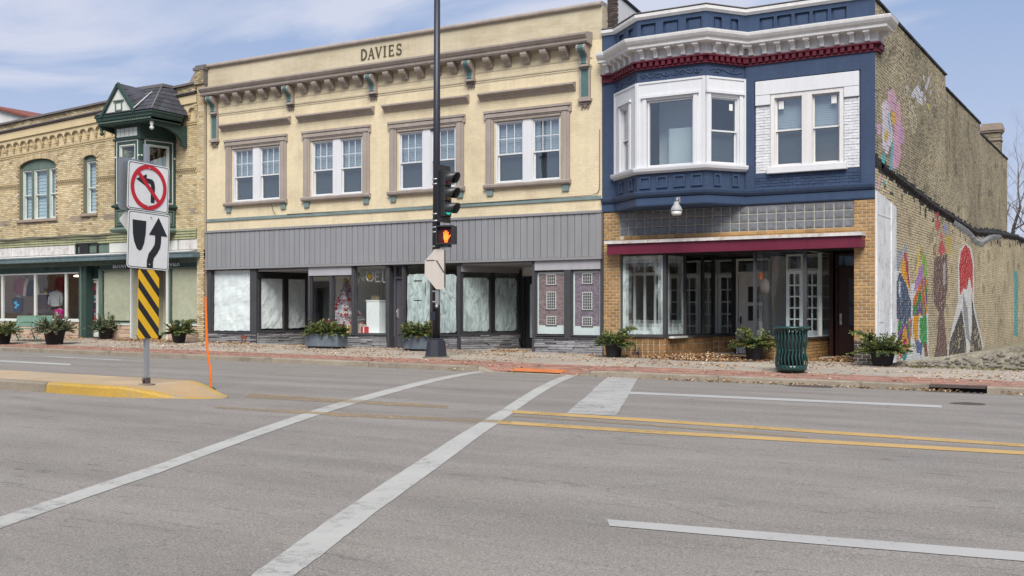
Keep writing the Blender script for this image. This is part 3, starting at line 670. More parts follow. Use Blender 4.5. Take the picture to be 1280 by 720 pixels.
s.face(rows[0][::-1]); s.face(rows[-1]); s.build('stone_face', M['rubble'], rw)
s = MB()
for i in range(420):
    x = random.uniform(-5.3, 8); h = CAMZ-1.16+min(.75, .16*(x+5.4)); b = zs(x, 25.7)
    if h-b < .06: continue
    z = b+random.uniform(.05, 1)*(h-b-.05); w_, h_ = random.uniform(.03, .09), random.uniform(.02, .04); c = random.uniform(.15, .30); cc = (c, c*.93, c*.78)
    pts = [(x+w_*math.cos(a)*random.uniform(.8, 1.1), z+h_*math.sin(a)*random.uniform(.8, 1.1)) for a in fr(0, 2*PI, 6)[:-1]]
    s.plate(pts, 25.70-random.uniform(0, .02), 25.78, 0, cc)
s.build('stone', M['brickv'], rw, kind='stuff')

# ================================================================== CREAM BUILDING (DAVIES)
DX0, DX1 = -27.6, -12.92
dav = thing('commercial_building', 'cream painted two-storey building with DAVIES on its parapet and grey boarded shopfront', 'building', (-20.2, FY, .2))
WIN = [(-26.72, -24.03), (-23.35, -20.69), (-19.97, -17.28), (-16.57, -13.85)]
holes = [(a+.33, b-.33, 4.93, 6.68) for a, b in WIN]
mb = MB(FR); wall(mb, DX0, DX1, 3.95, 8.6, holes, 0, .3); mb.build('upper_wall', M['cream'], dav)
mb = MB(FR); wall(mb, DX0, DX1, 8.601, 9.5, [], .02, .3)
for xx in (-25.6, -23.5, -21.35, -19.3, -17.1, -14.9): mb.box(xx-.006, xx+.006, .012, .02, 8.75, 9.48)
mb.build('parapet', M['cream_flat'], dav)
mb = MB(); mb.sweep([(DX0, FY), (DX1, FY)], [(-.32, 9.5), (.05, 9.5), (.07, 9.53), (.07, 9.57), (.03, 9.62), (-.32, 9.62)]); mb.build('coping', M['taupe'], dav)
CP = [(-.02, 8.47), (.10, 8.47), (.12, 8.50), (.30, 8.50), (.33, 8.54), (.33, 8.60), (.37, 8.63), (.42, 8.70), (.42, 8.75), (.20, 8.80), (-.02, 8.82)]
mb = MB(); mb.sweep([(DX0+.02, FY), (-13.2, FY)], CP); mb.build('cornice', M['taupe'], dav)
mb = MB(FR); mb.box(DX0+.3, -13.2, -.012, 0, 8.12, 8.16); mb.box(DX0+.3, -13.2, -.02, 0, 7.90, 7.94); mb.box(DX0+.3, -13.2, -.014, 0, 7.84, 7.865); mb.build('string_moulding', M['cream_flat'], dav)
# small modillions and big scroll brackets
pr = [(0, 0), (0, .27), (-.28, .27), (-.28, .20), (-.25, .14), (-.19, .11), (-.13, .08), (-.10, .02), (-.06, -.02)]
s = MB(); s.prism([(-.10, y, z) for y, z in pr], (.20, 0, 0)); small = mesh_only(s, 'modillion', [M['taupe']])
BX = [-27.2, -23.85, -20.55, -17.05, -13.4]
for a, b in zip(BX[:-1], BX[1:]):
    for k in range(1, 6): piece(small, 'modillion', dav, (a+(b-a)*k/6+.03, FY, 8.22))
def scroll(w_, infl=0):
    L = [(0, 0), (0, .50), (-.30, .50), (-.34, .46), (-.35, .40), (-.32, .34), (-.25, .29), (-.17, .24), (-.13, .17), (-.12, .08), (-.14, .02), (-.10, -.02)]
    return [(y-(.012 if infl and y < -.05 else 0), z) for y, z in L]
for i, bx in enumerate(BX):
    s = MB(FR); s.prism([(bx-.13, y, 7.96+z) for y, z in scroll(0)], (.26, 0, 0)); s.box(bx-.16, bx+.16, -.16, 0, 7.90, 7.958); br = s.build('bracket', M['taupe'] if i in (0, 4) else M['taupe'], dav)
    s = MB(FR); s.prism([(bx-.075, y, 7.97+z*.97) for y, z in scroll(0, 1)], (.15, 0, 0)); s.build('bracket_face', M['teal'], br)
    zb = 7.9
    if i in (0, 4):
        s = MB(FR); ring(s, bx-.16, bx+.16, 7.05, 7.898, .05, -.07, 0); s.box(bx-.2, bx+.2, -.11, 0, 6.98, 7.048); s.build('bracket_panel', M['taupe'], dav)
        s = MB(FR); s.box(bx-.11, bx+.11, -.045, 0, 7.1, 7.848); s.build('teal_panel', M['teal'], dav); zb = 6.98
    s = MB(FR)
    for k, (w_, h) in enumerate(((.14, .07), (.06, .05))): s.box(bx-w_, bx+w_, -.06+.01*k, 0, zb-.07-.052*k, zb-.002-.07*k-.002)
    for k in (-1, 0, 1): s.box(bx+k*.09-.025, bx+k*.09+.025, -.055, 0, zb-.17, zb-.122)
    s.build('drop_ornament', M['taupe_d'], dav)
# the name in raised letters with small serifs
def letters(word, x, z, h, w_, sp, y=0, dep=.02):
    s = MB(FR); t = .15*h; q = .07*h
    def ln(a, b, tt):
        ax, az, bx_, bz = x+a[0]*w_, z+a[1]*h, x+b[0]*w_, z+b[1]*h; d = Vector((bx_-ax, bz-az)).normalized(); nx, nz = -d.y*tt/2, d.x*tt/2
        s.plate([(ax+nx, az+nz), (ax-nx, az-nz), (bx_-nx, bz-nz), (bx_+nx, bz+nz)], y-dep-random.uniform(0, .003), y)
    def arc(cx, cz, rx, rz, a0, a1, tt):
        p = [(cx+rx*math.cos(R(a)), cz+rz*math.sin(R(a))) for a in fr(a0, a1, 10)]
        for a, b in zip(p[:-1], p[1:]): ln(a, b, tt)
    def serif(cx, cz, ww=.22): ln((cx-ww, cz), (cx+ww, cz), q)
    for ch in word:
        if ch == 'D': ln((.15, 0), (.15, 1), t); arc(.3, .5, .6, .47, -90, 90, t); ln((.05, .03), (.35, .03), q); ln((.05, .97), (.35, .97), q)
        if ch == 'A': ln((.08, 0), (.5, 1), q); ln((.5, 1), (.88, 0), t); ln((.25, .35), (.7, .35), q); serif(.08, .03, .15); serif(.88, .03, .17)
        if ch == 'V': ln((.1, 1), (.5, 0), t); ln((.5, 0), (.9, 1), q); serif(.1, .97, .17); serif(.9, .97, .15)
        if ch == 'I': ln((.3, 0), (.3, 1), t); serif(.3, .03); serif(.3, .97)
        if ch == 'E': ln((.2, 0), (.2, 1), t); ln((.05, .03), (.85, .03), q); ln((.05, .97), (.8, .97), q); ln((.2, .5), (.65, .5), q); ln((.83, .0), (.83, .2), q); ln((.79, .8), (.79, 1), q); ln((.64, .4), (.64, .6), q)
        if ch == 'S': arc(.48, .74, .30, .23, 20, 270, t*.8); arc(.48, .27, .34, .24, 90, -160, t*.85); ln((.8, .78), (.8, .98), q); ln((.13, .02), (.13, .25), q)
        x += w_*(.68 if ch == 'I' else 1)+sp
    return s.build('lettering', M['letter'], dav)
M['letter'] = mat('dark_olive_letter', (.085, .075, .05), .8, .15)
letters('DAVIES', -21.07, 8.99, .33, .235, .045, y=.02)
# upper windows
for i, (a, b) in enumerate(WIN):
    mb = MB(FR); x0, x1 = a, b
    # moulded surround: jambs and stepped head
    for (p, q) in ((x0, x0+.30), (x1-.30, x1)):
        mb.box(p+.02, q-.02, -.05, 0, 4.925, 6.76); mb.box(p+.08, q-.1, -.075, -.05, 4.925, 6.76)
    mb.box(x0-.03, x1+.03, -.06, 0, 6.762, 6.995); mb.box(x0+.04, x1-.04, -.085, -.06, 6.80, 6.90); mb.box(x0-.03, x1+.03, -.10, -.06, 6.93, 6.996)
    mb.box(x0+.302, x1-.302, -.04, 0, 6.69, 6.76)
    sr = mb.build('window_surround', M['taupe'], dav)
    mb = MB(); mb.sweep([(x0-.02, FY), (x1+.02, FY)], [(-.0, 4.80), (.10, 4.80), (.13, 4.84), (.14, 4.90), (.10, 4.922), (0, 4.922)]); mb.build('window_sill', M['taupe'], dav)
    for c in (x0+.15, x1-.15): mb = MB(FR); mb.box(c-.10, c+.10, -.05, 0, 4.61, 4.798); mb.build('sill_block', M['teal_l'], dav)
    mb = MB(); mb.sweep([(x0-.18+(.0), FY), (x1+.16, FY)], [(0, 7.32), (.05, 7.32), (.07, 7.37), (.12, 7.40), (.16, 7.44), (.20, 7.46), (.20, 7.50), (.08, 7.54), (0, 7.55)]); mb.build('hood_moulding', M['taupe'], dav)
    c = (x0+x1)/2; lo, hi = x0+.33, x1-.33
    mb = MB(FR); mb.box(c-.13, c+.13, .0, .14, 4.93, 6.68); mb.build('centre_mullion', M['white'], dav)
    for k, (p, q) in enumerate(((lo, c-.131), (c+.131, hi))):
        wn = sash_window(dav, FR, p, q, 4.945, 6.665, y=.05, glassm='glass_d', zm=5.76)
        if i == 0 and k == 1:   # a small fan and papers behind the first window's lower glass
            s = MB(FR); s.sphere(((p+q)/2-.1, .35, 5.5), .14, 8); s.box(p+.1, q-.1, .3, .32, 5.05, 5.35); s.build('things_on_sill', M['inside_l'], wn)
mb = MB(FR); mb.box(DX0, DX1-.02, -.035, 0, 4.335, 4.425); mb.build('belt_course', M['teal_l'], dav)
mb = MB(FR); mb.tube([(-12.97, -.03, 6.2), (-12.97, -.03, 4.62), (-13.03, -.04, 4.50), (-13.2, -.04, 4.445), (-16, -.045, 4.43), (-20, -.045, 4.435), (-24, -.045, 4.43)], .012, 5); mb.build('conduit', M['taupe_d'], dav)
mb = MB(FR); mb.tube([(-24.55, -.12, 4.93), (-24.62, -.1, 4.8), (-24.6, -.05, 4.6), (-24.5, -.05, 4.45)], .008, 5); mb.tube([(-17.9, -.12, 4.93), (-17.75, -.1, 4.85), (-17.72, -.05, 4.45)], .008, 5); mb.build('loose_cable', M['blackish'], dav)
# grey boarded fascia: every board a part
mb = MB(FR); mb.box(DX0+.03, DX1+.03, -.06, 0, 2.74, 4.0); fas = mb.build('fascia_backing', M['greytrim'], dav)
mb = MB(FR); mb.box(DX0+.02, DX1+.04, -.13, -.0, 3.965, 4.03); mb.box(DX0+.02, DX1+.04, -.11, -.061, 2.735, 2.80); mb.box(DX0+.03, DX0+.12, -.105, -.061, 2.801, 3.964); mb.box(DX1-.13, DX1+.03, -.105, -.061, 2.801, 3.964); mb.build('fascia_trim', M['greytrim'], dav)
nb = 68; bw = (DX1-.13-DX0-.12)/nb
s = MB(); s.bbox(0, bw-.018, -.095, -.061, 2.80, 3.965, .006); board = mesh_only(s, 'fascia_board', [M['greyboard']])
for k in range(nb): piece(board, 'fascia_board', fas, (DX0+.12+k*bw+.009, FY, 0))
mb = MB(FR); mb.box(DX0, DX1, .0, .3, 2.72, 3.949); mb.build('lintel', M['darkframe'], dav)
# shell behind
mb = MB(FR)
mb.box(DX0, DX1, .31, 16, 8.2, 8.4); mb.box(DX0, DX0+.2, .31, 16, .0, 8.199); mb.box(DX1-.2, DX1-.02, .31, 16, .0, 8.199); mb.box(DX0, DX1, 16.01, 16.3, 0, 9.0)
mb.build('shell', M['mortar_t'], dav)
mb = MB(FR); mb.box(DX0+.201, DX1-.201, 3.4, 3.5, 4.3, 8.1); mb.box(DX0+.201, DX1-.201, .31, 16, 3.0, 3.2); mb.build('room_wall', M['inside'], dav)
mb = MB(FR); mb.box(DX0+.201, DX1-.201, .0, 16, .0, .24); mb.build('shop_floor', M['concrete'], dav)
mb = MB(FR); mb.box(DX0+.201, DX1-.201, .02, 4.6, 2.71, 2.719); mb.build('shop_ceiling', M['inside_l'], dav)
mb = MB(FR); mb.box(DX0+.201, DX1-.201, 4.6, 4.7, .24, 2.70); mb.build('shop_back_wall', M['inside_l'], dav)
for xx in (-25.9, -22.9): 
    pass
# --- shopfront pieces, all on the street line unless said
def px(u): return X(u)
ZS0, ZW0, ZW1 = .20, .66, 2.71
def fbox(name, x0, x1, y0, y1, z0, z1, m, parent=dav, Mf=FR):
    s = MB(Mf); s.box(x0, x1, y0, y1, z0, z1); return s.build(name, M[m], parent)
def post(u0, u1, z0=.62, d=.12, m='darkframe'): return fbox('post', px(u0), px(u1), -.03, d, z0, 2.733, m)
post(259.5, 264); post(313, 321, .25, .2); post(385.6, 388); post(412.5, 415.2); post(440, 443.6, .62); post(483, 487.2, .25, .2); post(503.2, 505.2, .25, .2); post(538, 541); post(571.8, 575.8, .25, .2); post(665.5, 669, .25, .2); post(705.8, 713.6); post(751, 754)
# bulkheads of stacked ledgestone
def ledgestone(p0, p1, z0f, z1, name='bulkhead'):
    L = flen(p0, p1); Fm = frame(p0, p1); s = MB(Fm); s.box(0, L, .03, .16, -.02, z1); bk = s.build(name, M['mortar_d'], dav)
    z = z0f-.04; row = 0
    while z < z1-.02:
        h = random.choice((.045, .055, .07)); h = min(h, z1-z)
        if z1-(z+h) < .03: h = z1-z
        x = 0
        while x < L-.01:
            ww = random.uniform(.22, .55)
            if L-(x+ww) < .18: ww = L-x
            o = .02+random.uniform(-.018, .03)
            s = MB(Fm)
            if False:   # split into two thin leaves
                k = h*random.uniform(.4, .6); s.bbox(x+.004, x+ww-.004, -o, .04, z+.003, z+k-.002, .008); s.bbox(x+.004, x+ww-.004, -o+random.uniform(-.02, .015), .04, z+k+.002, z+h-.003, .008)
            else: s.bbox(x+.004, x+ww-.004, -o, .04, z+.003, z+h-.003, .01)
            s.build('stone', M['stonev'], bk); x += ww
        z += h
    s = MB(Fm); s.box(-.01, L+.01, -.06, .16, z1, z1+.035); s.build('sill_board', M['greytrim'] if name == 'x' else M['darkframe'], bk)
ledgestone((px(261), FY), (px(321), FY), .2, .62); ledgestone((px(386), FY), (px(484), FY), .2, .62)
ledgestone((px(505), FY), (px(573), FY), .18, .62); ledgestone((px(668), FY), (DX1+.02, FY), .15, .60)
R1a, R1b = (X(321.5), FY), (-24.9, 28.35)
R2a, R2b = (X(576), FY), (-16.62, 28.4)
ledgestone(R1a, R1b, .2, .66); ledgestone(R2a, R2b, .18, .66)
# copper pipe stubs in the bulkhead
s = MB(FR)
for dx in (0, .14): s.tube([(px(304)+dx, -.02, .5), (px(304)+dx, -.07, .47), (px(304)+dx, -.07, .30)], .028, 8)
s.box(px(302), px(309), -.045, -.02, .47, .56); s.build('pipe_stub', mat('rusty_copper', (.16, .05, .035), .6, .2), dav)
# window 1 papered
def papered(parent, Mf, x0, x1, z0, z1, y, m='paper', amp=.012, name='paper_sheet', ragged=.0):
    s = MB(Mf); nx, nz = 18, 22; g = []
    for j in range(nz+1):
        row = []
        for i in range(nx+1):
            x = x0+(x1-x0)*i/nx; z = z0+(z1-z0)*j/nz
            if j == 0: z += ragged*abs(noise.noise(Vector((x*3, 1, 5))))
            n_ = noise.noise(Vector((x*4.5, y*3, z*3.5)))+.5*noise.noise(Vector((x*11, 2, z*9)))
            row.append(s.av((x, y+amp*n_, z)))
        g.append(row)
    for j in range(nz):
        for i in range(nx): s.face([g[j][i], g[j][i+1], g[j+1][i+1], g[j+1][i]], sm=False)
    return s.build(name, M[m], parent)
def shopwin(Mf, x0, x1, z0=.66, z1=2.73, y=.04, fm='darkframe', t=.03, g='glass_s', name='shop_window'):
    s = MB(Mf); ring(s, x0, x1, z0, z1, t, y-.03, y+.04); f = s.build(name, M[fm], dav); pane(f, Mf, x0+t, x1-t, z0+t, z1-t, y, g); return f
f = shopwin(FR, px(264), px(313), z1=2.73); papered(f, FR, px(264)+.04, px(313)-.03, .70, 2.70, .10, 'paper', .025, ragged=.08)
# recess 1: papered return glazing
L1 = flen(R1a, R1b); F1 = frame(R1a, R1b); hh = 2.62
for a, b in ((.04, L1*.53), (L1*.60, L1-.02)):
    f = shopwin(F1, a, b, .70, 2.45); papered(f, F1, a+.04, b-.02, .78, 2.42, .09, 'paper', .03, ragged=.06)
fbox('post', L1*.53, L1*.60, -.02, .12, .69, 2.6, 'blackish', dav, F1); fbox('post', L1-.02, L1+.05, -.03, .12, .2, 2.6, 'darkframe', dav, F1)
fbox('header', -.0, L1+.05, -.03, .12, 2.45, 2.71, 'blackish', dav, F1)
s = MB(); s.prism([(px(321)+.05, FY+.001, 2.64), (px(385.6), FY+.001, 2.64), (-23.1, 28.6, 2.64), (-25.0, 28.6, 2.64)], (0, 0, .05)); s.build('entry_soffit', M['greytrim'], dav)
def door(p0, p1, z0, z1, m, kind='panel', name='door', glz=None):
    Fm = frame(p0, p1); L = flen(p0, p1); s = MB(Fm)
    s.box(0, .05, -.03, .1, z0, z1+.04); s.box(L-.05, L, -.03, .1, z0, z1+.04); s.box(.05, L-.05, -.03, .1, z1, z1+.04); fr_ = s.build('door_frame', M[m], dav if parent_b is None else parent_b)
    s = MB(Fm); x0, x1 = .055, L-.055
    if glz: # stile-and-rail leaf with a glazed light
        a, b, e, g = glz; ring(s, x0, x1, z0+.01, z1-.004, .12, .02, .06, tb=e-z0, tt=z1-g); dr = s.build(name, M[m], fr_ if False else (dav if parent_b is None else parent_b)); pane(dr, Fm, x0+.12, x1-.12, e, g, .035, 'glass_s')
    else:
        s.box(x0, x1, .02, .06, z0+.01, z1-.004); dr = s.build(name, M[m], dav if parent_b is None else parent_b)
    return dr, Fm, L
parent_b = None
d_, Fm, L = door((-24.75, 28.36), (-23.8, 28.36), .26, 2.3, 'dooru', glz=(0, 0, 1.0, 2.15))
fbox('partition', -24.9, -23.1, 1.98, 2.1, 2.34, 2.7, 'inside_l')
fbox('partition', -23.78, -23.12, 1.98, 2.1, .24, 2.339, 'inside_l')
# display 2
fbox('transom_panel', px(386.5), px(440), -.035, .03, 2.46, 2.733, 'lgreyp')
f2_ = shopwin(FR, px(388), px(412.5), z1=2.458); f3_ = shopwin(FR, px(415.2), px(440), z1=2.458); f4_ = shopwin(FR, px(443.6), px(482.5), z1=2.735)
dx0, dx1 = px(386), px(486)
fbox('display_floor', dx0, dx1, .05, 2.2, .60, .655, 'bwhite'); fbox('display_back', dx0, px(441), 2.0, 2.06, .656, 2.7, 'inside_l')
s = MB(FR); n = 46; cx0, cx1 = px(436), px(492)
for i in range(n):
    a = cx0+(cx1-cx0)*i/n; b = cx0+(cx1-cx0)*(i+1)/n; ya = 1.5+.05*math.sin(i*1.9); yb = 1.5+.05*math.sin((i+1)*1.9)
    s.poly([(a, ya, .66), (b, yb, .66), (b, yb, 2.7), (a, ya, 2.7)])
s.build('display_curtain', M['curtain'], dav)
fbox('display_side_wall', px(484), px(485.5), .05, 2.2, .656, 2.7, 'bwhite')
fbox('display_side_post', px(391)-.06, px(394), .9, 1.0, .656, 2.4, 'bwhite')
fbox('display_side_post', px(404), px(406), 1.6, 1.66, .656, 2.4, 'bwhite')
# door between displays with transom light
d_, Fm, L = door((px(487.2), FY+.25), (px(503), FY+.25), .25, 2.32, 'dooru')
for (a, b, e, g) in ((.2, L-.2, 1.55, 2.15), (.2, L-.2, .45, 1.35)):
    s = MB(Fm); ring(s, a, b, e, g, .03, .005, .02); s.build('door_moulding', M['dooru'], d_)
s = MB(Fm); s.box(.235, L-.235, .012, .018, 1.585, 2.115); s.build('door_light', M['screen'], d_)
s = MB(Fm); s.box(.09, .13, -.01, .02, 1.15, 1.42); s.tube([(.11, -.01, 1.2), (.11, -.06, 1.2), (.11, -.06, 1.36), (.11, -.01, 1.36)], .01, 6); s.build('door_handle', M['silver'], d_)
s = MB(Fm); ring(s, .05, L-.05, 2.362, 2.70, .04, 0, .06); f = s.build('transom_frame', M['dooru'], dav); pane(f, Fm, .09, L-.09, 2.40, 2.66, .03, 'glass_s')
fbox('entry_soffit', px(487.2), px(503), .0, .5, 2.70, 2.709, 'darkframe')
# window 3 and 4: whitewashed
def wash(parent, Mf, x0, x1, z0, z1, y=.055, m='whitewash', rnd=True):
    s = MB(Mf); pts = []
    n = 14; r_ = .07
    base = [(x0, z0+r_), (x0+r_, z0), (x1-r_, z0), (x1, z0+r_), (x1, z1-r_), (x1-r_, z1), (x0+r_, z1), (x0, z1-r_)]
    for k in range(8):
        a, b = base[k], base[(k+1) % 8]
        for i in range(5):
            t = i/5; pts.append((a[0]*(1-t)+b[0]*t+random.uniform(-.012, .012), a[1]*(1-t)+b[1]*t+random.uniform(-.012, .012)))
    s.plate(pts, y, y+.002); return s.build('whitewash', M[m], parent)
f = shopwin(FR, px(505.2), px(538)); wash(f, FR, px(506)+.05, px(538)-.06, .72, 2.44)
s = MB(FR)
for (a, b, e, g) in ((516, 526, 2.23, 2.26), (516, 526, 1.66, 1.68)): s.box(px(a), px(b), .045, .048, e, g)
s.box(px(530), px(530.7), .045, .048, 1.85, 2.2); s.build('tape_strip', M['blackish'], f)
f = shopwin(FR, px(541), px(571.8)); wash(f, FR, px(541)+.05, px(569), .72, 2.42)
L2 = flen(R2a, R2b); F2 = frame(R2a, R2b)
for a, b in ((.04, L2*.50), (L2*.56, L2-.05)):
    f = shopwin(F2, a, b, .70, 2.48); wash(f, F2, a+.05, b-.04, .76, 2.32)
fbox('post', L2*.50, L2*.56, -.02, .12, .69, 2.6, 'blackish', dav, F2); fbox('post', L2-.05, L2+.04, -.03, .12, .2, 2.6, 'blackish', dav, F2)
s = MB(F2); s.box(0, L2+.04, -.03, .1, 2.48, 2.71); s.build('header', M['greytrim'], dav)
s = MB(); s.prism([(R2a[0]+.07, FY+.001, 2.66), (px(665.5), FY+.001, 2.66), (-15.4, 28.6, 2.66), (R2b[0], 28.6, 2.66)], (0, 0, .04)); s.build('entry_soffit', M['greytrim'], dav)
d_, Fm, L = door((-16.55, 28.5), (-15.6, 28.5), .24, 2.35, 'blackish', glz=(0, 0, .55, 2.2))
fbox('partition', -16.6, -15.3, 2.1, 2.2, 2.395, 2.7, 'inside_l'); fbox('partition', -15.59, px(669), 2.12, 2.2, .24, 2.39, 'inside_l')
papered(d_, Fm, .18, L-.18, .56, 2.15, .07, name='door_blind')
fbox('display_return', px(667), px(668.5), .1, 2.1, .24, 2.7, 'bwhite')
# window pair with brick-house posters
fbox('transom_panel', px(668.9), px(751), -.035, .03, 2.47, 2.733, 'lgreyp')
def poster(f, x0, x1, z0, z1, tone, y=.075):
    s = MB(FR); s.box(x0, x1, y, y+.003, z0, z1, 0, (.62, .68, .68))     # white sheet edge
    a, b, e, g = x0+.05, x1-.05, z0+.24, z1-.05; rows = int((g-e)/.028); hh = (g-e)/rows
    for j in range(rows):
        o = -.04*(j % 2); x = a+o
        while x < b:
            p, q = max(a, x), min(b, x+.08); v = random.uniform(.55, 1.15)
            if q > p: s.poly([(p, y-.002, e+j*hh), (q-.005, y-.002, e+j*hh), (q-.005, y-.002, e+(j+1)*hh-.004), (p, y-.002, e+(j+1)*hh-.004)], 0, tuple(c*v for c in tone))
            x += .08
    s.poly([(a, y-.001, e), (b, y-.001, e), (b, y-.001, g), (a, y-.001, g)], 0, tuple(c*1.5 for c in tone))
    c = (a+b)/2
    for (zz0, zz1) in ((g-.30, g-.01), (e+.44, e+.92), (e+.005, e+.25)):
        s.poly([(c-.15, y-.003, zz0), (c+.15, y-.003, zz0), (c+.15, y-.003, zz1), (c-.15, y-.003, zz1)], 0, (.62, .62, .6))
        nx_, nz_ = 4, max(2, int((zz1-zz0)/.08))
        for i in range(nx_):
            for j in range(nz_):
                xa_, xb_ = c-.13+.26*i/nx_+.006, c-.13+.26*(i+1)/nx_-.006; za_, zb_ = zz0+.015+(zz1-zz0-.03)*j/nz_+.005, zz0+.015+(zz1-zz0-.03)*(j+1)/nz_-.005
                s.poly([(xa_, y-.004, za_), (xb_, y-.004, za_), (xb_, y-.004, zb_), (xa_, y-.004, zb_)], 0, (.08, .07, .08))
        s.poly([(c-.18, y-.005, zz0-.04), (c+.18, y-.005, zz0-.04), (c+.18, y-.005, zz0), (c-.18, y-.005, zz0)], 0, (.09, .07, .08))
    return s.build('poster', M['print'], f)
f = shopwin(FR, px(669), px(705.8), z1=2.468); poster(f, px(670), px(705), .72, 2.42, (.26, .19, .20))
f = shopwin(FR, px(713.6), px(751), z1=2.468); poster(f, px(715), px(750), .70, 2.43, (.24, .19, .235))

# things in the display windows (each stands or hangs on its own)
tx, ty = X(433, 27.35), 27.35
tree = thing('christmas_tree', 'white tinsel Christmas tree with red baubles in the grey shop window', 'christmas tree', (tx, ty, .66))
s = MB(); s.tube([(tx, ty, .66), (tx, ty, 2.2)], .03, 6); s.lathe([(.2, 0), (.2, .02), (.05, .05)], (tx, ty, .66), 10); s.build('stand', M['treewhite'], tree)
s = MB(); rnd_ = random.Random(3)
s.lathe([(.02, 2.3), (.24, 1.75), (.2, 1.7), (.40, 1.25), (.34, 1.2), (.55, .82), (.1, .8)], (tx, ty, 0), 14)
for k in range(9000):
    t = rnd_.random()**.7; z = .74+1.62*(1-t); tier = .72*t*(.80+.26*((t*9) % 1)); r_ = tier*rnd_.uniform(.45, 1.05); a = rnd_.uniform(0, 6.28)
    p = Vector((tx+r_*math.cos(a), ty+r_*.75*math.sin(a), z-.05*r_)); d = Vector((math.cos(a), math.sin(a), rnd_.uniform(-.6, .3)))*.075; q = Vector((-math.sin(a), math.cos(a), rnd_.uniform(-.6, .6)))*.022
    s.poly([p-q, p+q, p+d+q*.4, p+d-q*.4])
s.build('tinsel_branches', M['treewhite'], tree, kind='stuff')
s = MB()
for k in range(120):
    t = rnd_.random()**.6; z = .82+1.45*(1-t); r_ = .70*t+.03; a = rnd_.uniform(PI*.9, 2.1*PI); s.sphere((tx+r_*math.cos(a), ty+r_*.8*math.sin(a), z), rnd_.uniform(.022, .045), 5)
s.build('bauble', M['ornred'], tree, kind='stuff')
s = MB(); s.sphere((tx, ty-.05, 2.34), .07, 6); s.build('tree_topper', M['gold'], tree)
nx0 = X(450, 26.7)
noel = thing('noel_sign', 'silver foil NOEL letters with a wreath O hanging in the shop window', 'sign', (nx0+.4, 26.7, 2.45))
def stroke(mb, pts, w_, y, d=.03):
    for (a, b) in zip(pts[:-1], pts[1:]):
        dd = Vector((b[0]-a[0], b[1]-a[1])).normalized(); nx, nz = -dd.y*w_/2, dd.x*w_/2
        mb.plate([(a[0]+nx, a[1]+nz), (a[0]-nx, a[1]-nz), (b[0]-nx, b[1]-nz), (b[0]+nx, b[1]+nz)], y, y+d+random.uniform(0, .003))
def W(u, v): p = at(u, v, 26.7); return (p[0], p[2])
s = MB(); stroke(s, [W(447, 354), W(448, 341), W(455, 352), W(455, 340)], .055, 26.70); s.build('letter_n', M['silver'], noel)
s = MB(); c = W(462.5, 345.5); s.tube([(c[0]+.14*math.cos(a), 26.7, c[1]+.15*math.sin(a)) for a in fr(0, 2*PI, 18)], .035, 6, cap=False); s.build('wreath', M['silver'], noel)
s = MB(); s.sphere((c[0], 26.72, c[1]), .10, 7); s.build('wreath_centre', M['gold'], noel)
s = MB(); stroke(s, [W(475, 340), W(469, 340), W(469, 352), W(475, 352)], .045, 26.7); stroke(s, [W(469, 346), W(474, 346)], .045, 26.695); s.build('letter_e', M['silver'], noel)
s = MB(); stroke(s, [W(478, 338), W(478, 352), W(481, 353)], .045, 26.7); s.build('letter_l', M['silver'], noel)
s = MB(); s.tube([(nx0-.05, 26.71, 2.62), (nx0+.9, 26.71, 2.62)], .006, 4)
for k in range(5): s.tube([(nx0+.2*k, 26.71, 2.62), (nx0+.2*k, 26.71, 2.5)], .004, 4)
s.build('hanging_cord', M['silver'], noel)
a, b = X(464, 27), X(480, 27)
ped = thing('display_pedestal', 'tall white box pedestal at the right side of the Christmas window', 'pedestal', ((a+b)/2, 27, .66))
s = MB(); s.bbox(a, b, 26.75, 27.25, .656, 1.66, .01); s.build('plinth', M['bwhite'], ped); s = MB(); s.bbox(a-.015, b+.015, 26.735, 27.265, 1.66, 1.69, .005); s.build('plinth_top', M['bwhite'], ped)
s = MB()
for k in range(60):
    t = random.uniform(0, 6.28); p = Vector(((a+b)/2-.1+.08*math.cos(t), 27+.08*math.sin(t), 1.69)); q = p+Vector((random.uniform(-.1, .1), random.uniform(-.05, .05), random.uniform(.05, .2))); s.poly([p, p+Vector((.02, 0, 0)), q], 0, (.3, .25, .14))
s.build('dried_flowers', M['leafv'], loc=((a+b)/2, 27, 1.69), label='small dried flower bunch on top of the white pedestal', cat='dried flowers')
gcol = [(.5, .06, .06), (.6, .55, .5), (.42, .25, .12), (.55, .1, .1)]
lab = ['red gift box under the white tree, nearest the door', 'cream gift box under the white tree', 'brown gift box tucked behind under the white tree', 'small red gift box at the foot of the white tree']
for k, (u, h, w_, yy) in enumerate(((457, .22, .24, 26.75), (449, .3, .26, 26.8), (437, .26, .3, 26.7), (430, .16, .2, 26.62))):
    gx = X(u, yy); g = thing('gift_box', lab[k], 'gift box', (gx, yy, .66), 'gift boxes under the tree')
    s = MB(); s.bbox(gx-w_/2, gx+w_/2, yy-.1, yy+.1, .656, .656+h, .008, 0, gcol[k]); s.build('box', M['cloth'], g)
    s = MB(); s.box(gx-.02, gx+.02, yy-.104, yy+.104, .656, .66+h); s.tube([(gx, yy, .66+h), (gx-.05, yy, .72+h), (gx-.01, yy, .67+h), (gx+.05, yy, .72+h), (gx, yy, .66+h)], .01, 4); s.build('ribbon', M['bwhite'] if k != 1 else M['ornred'], g)

# ================================================================== BLUE BUILDING
BX0, BX1 = -12.9, -5.83
blu = thing('commercial_building', 'navy blue painted brick building with a white bay window and burgundy shop canopy', 'building', (-9.4, FY, .1))
BAY = [(-12.52, FY), (-11.47, FY-.93), (-9.65, FY-.93), (-8.97, FY)]
PATH = [(BX0, FY)]+BAY+[(BX1, FY)]
WR0, WR1 = -8.69, -6.19
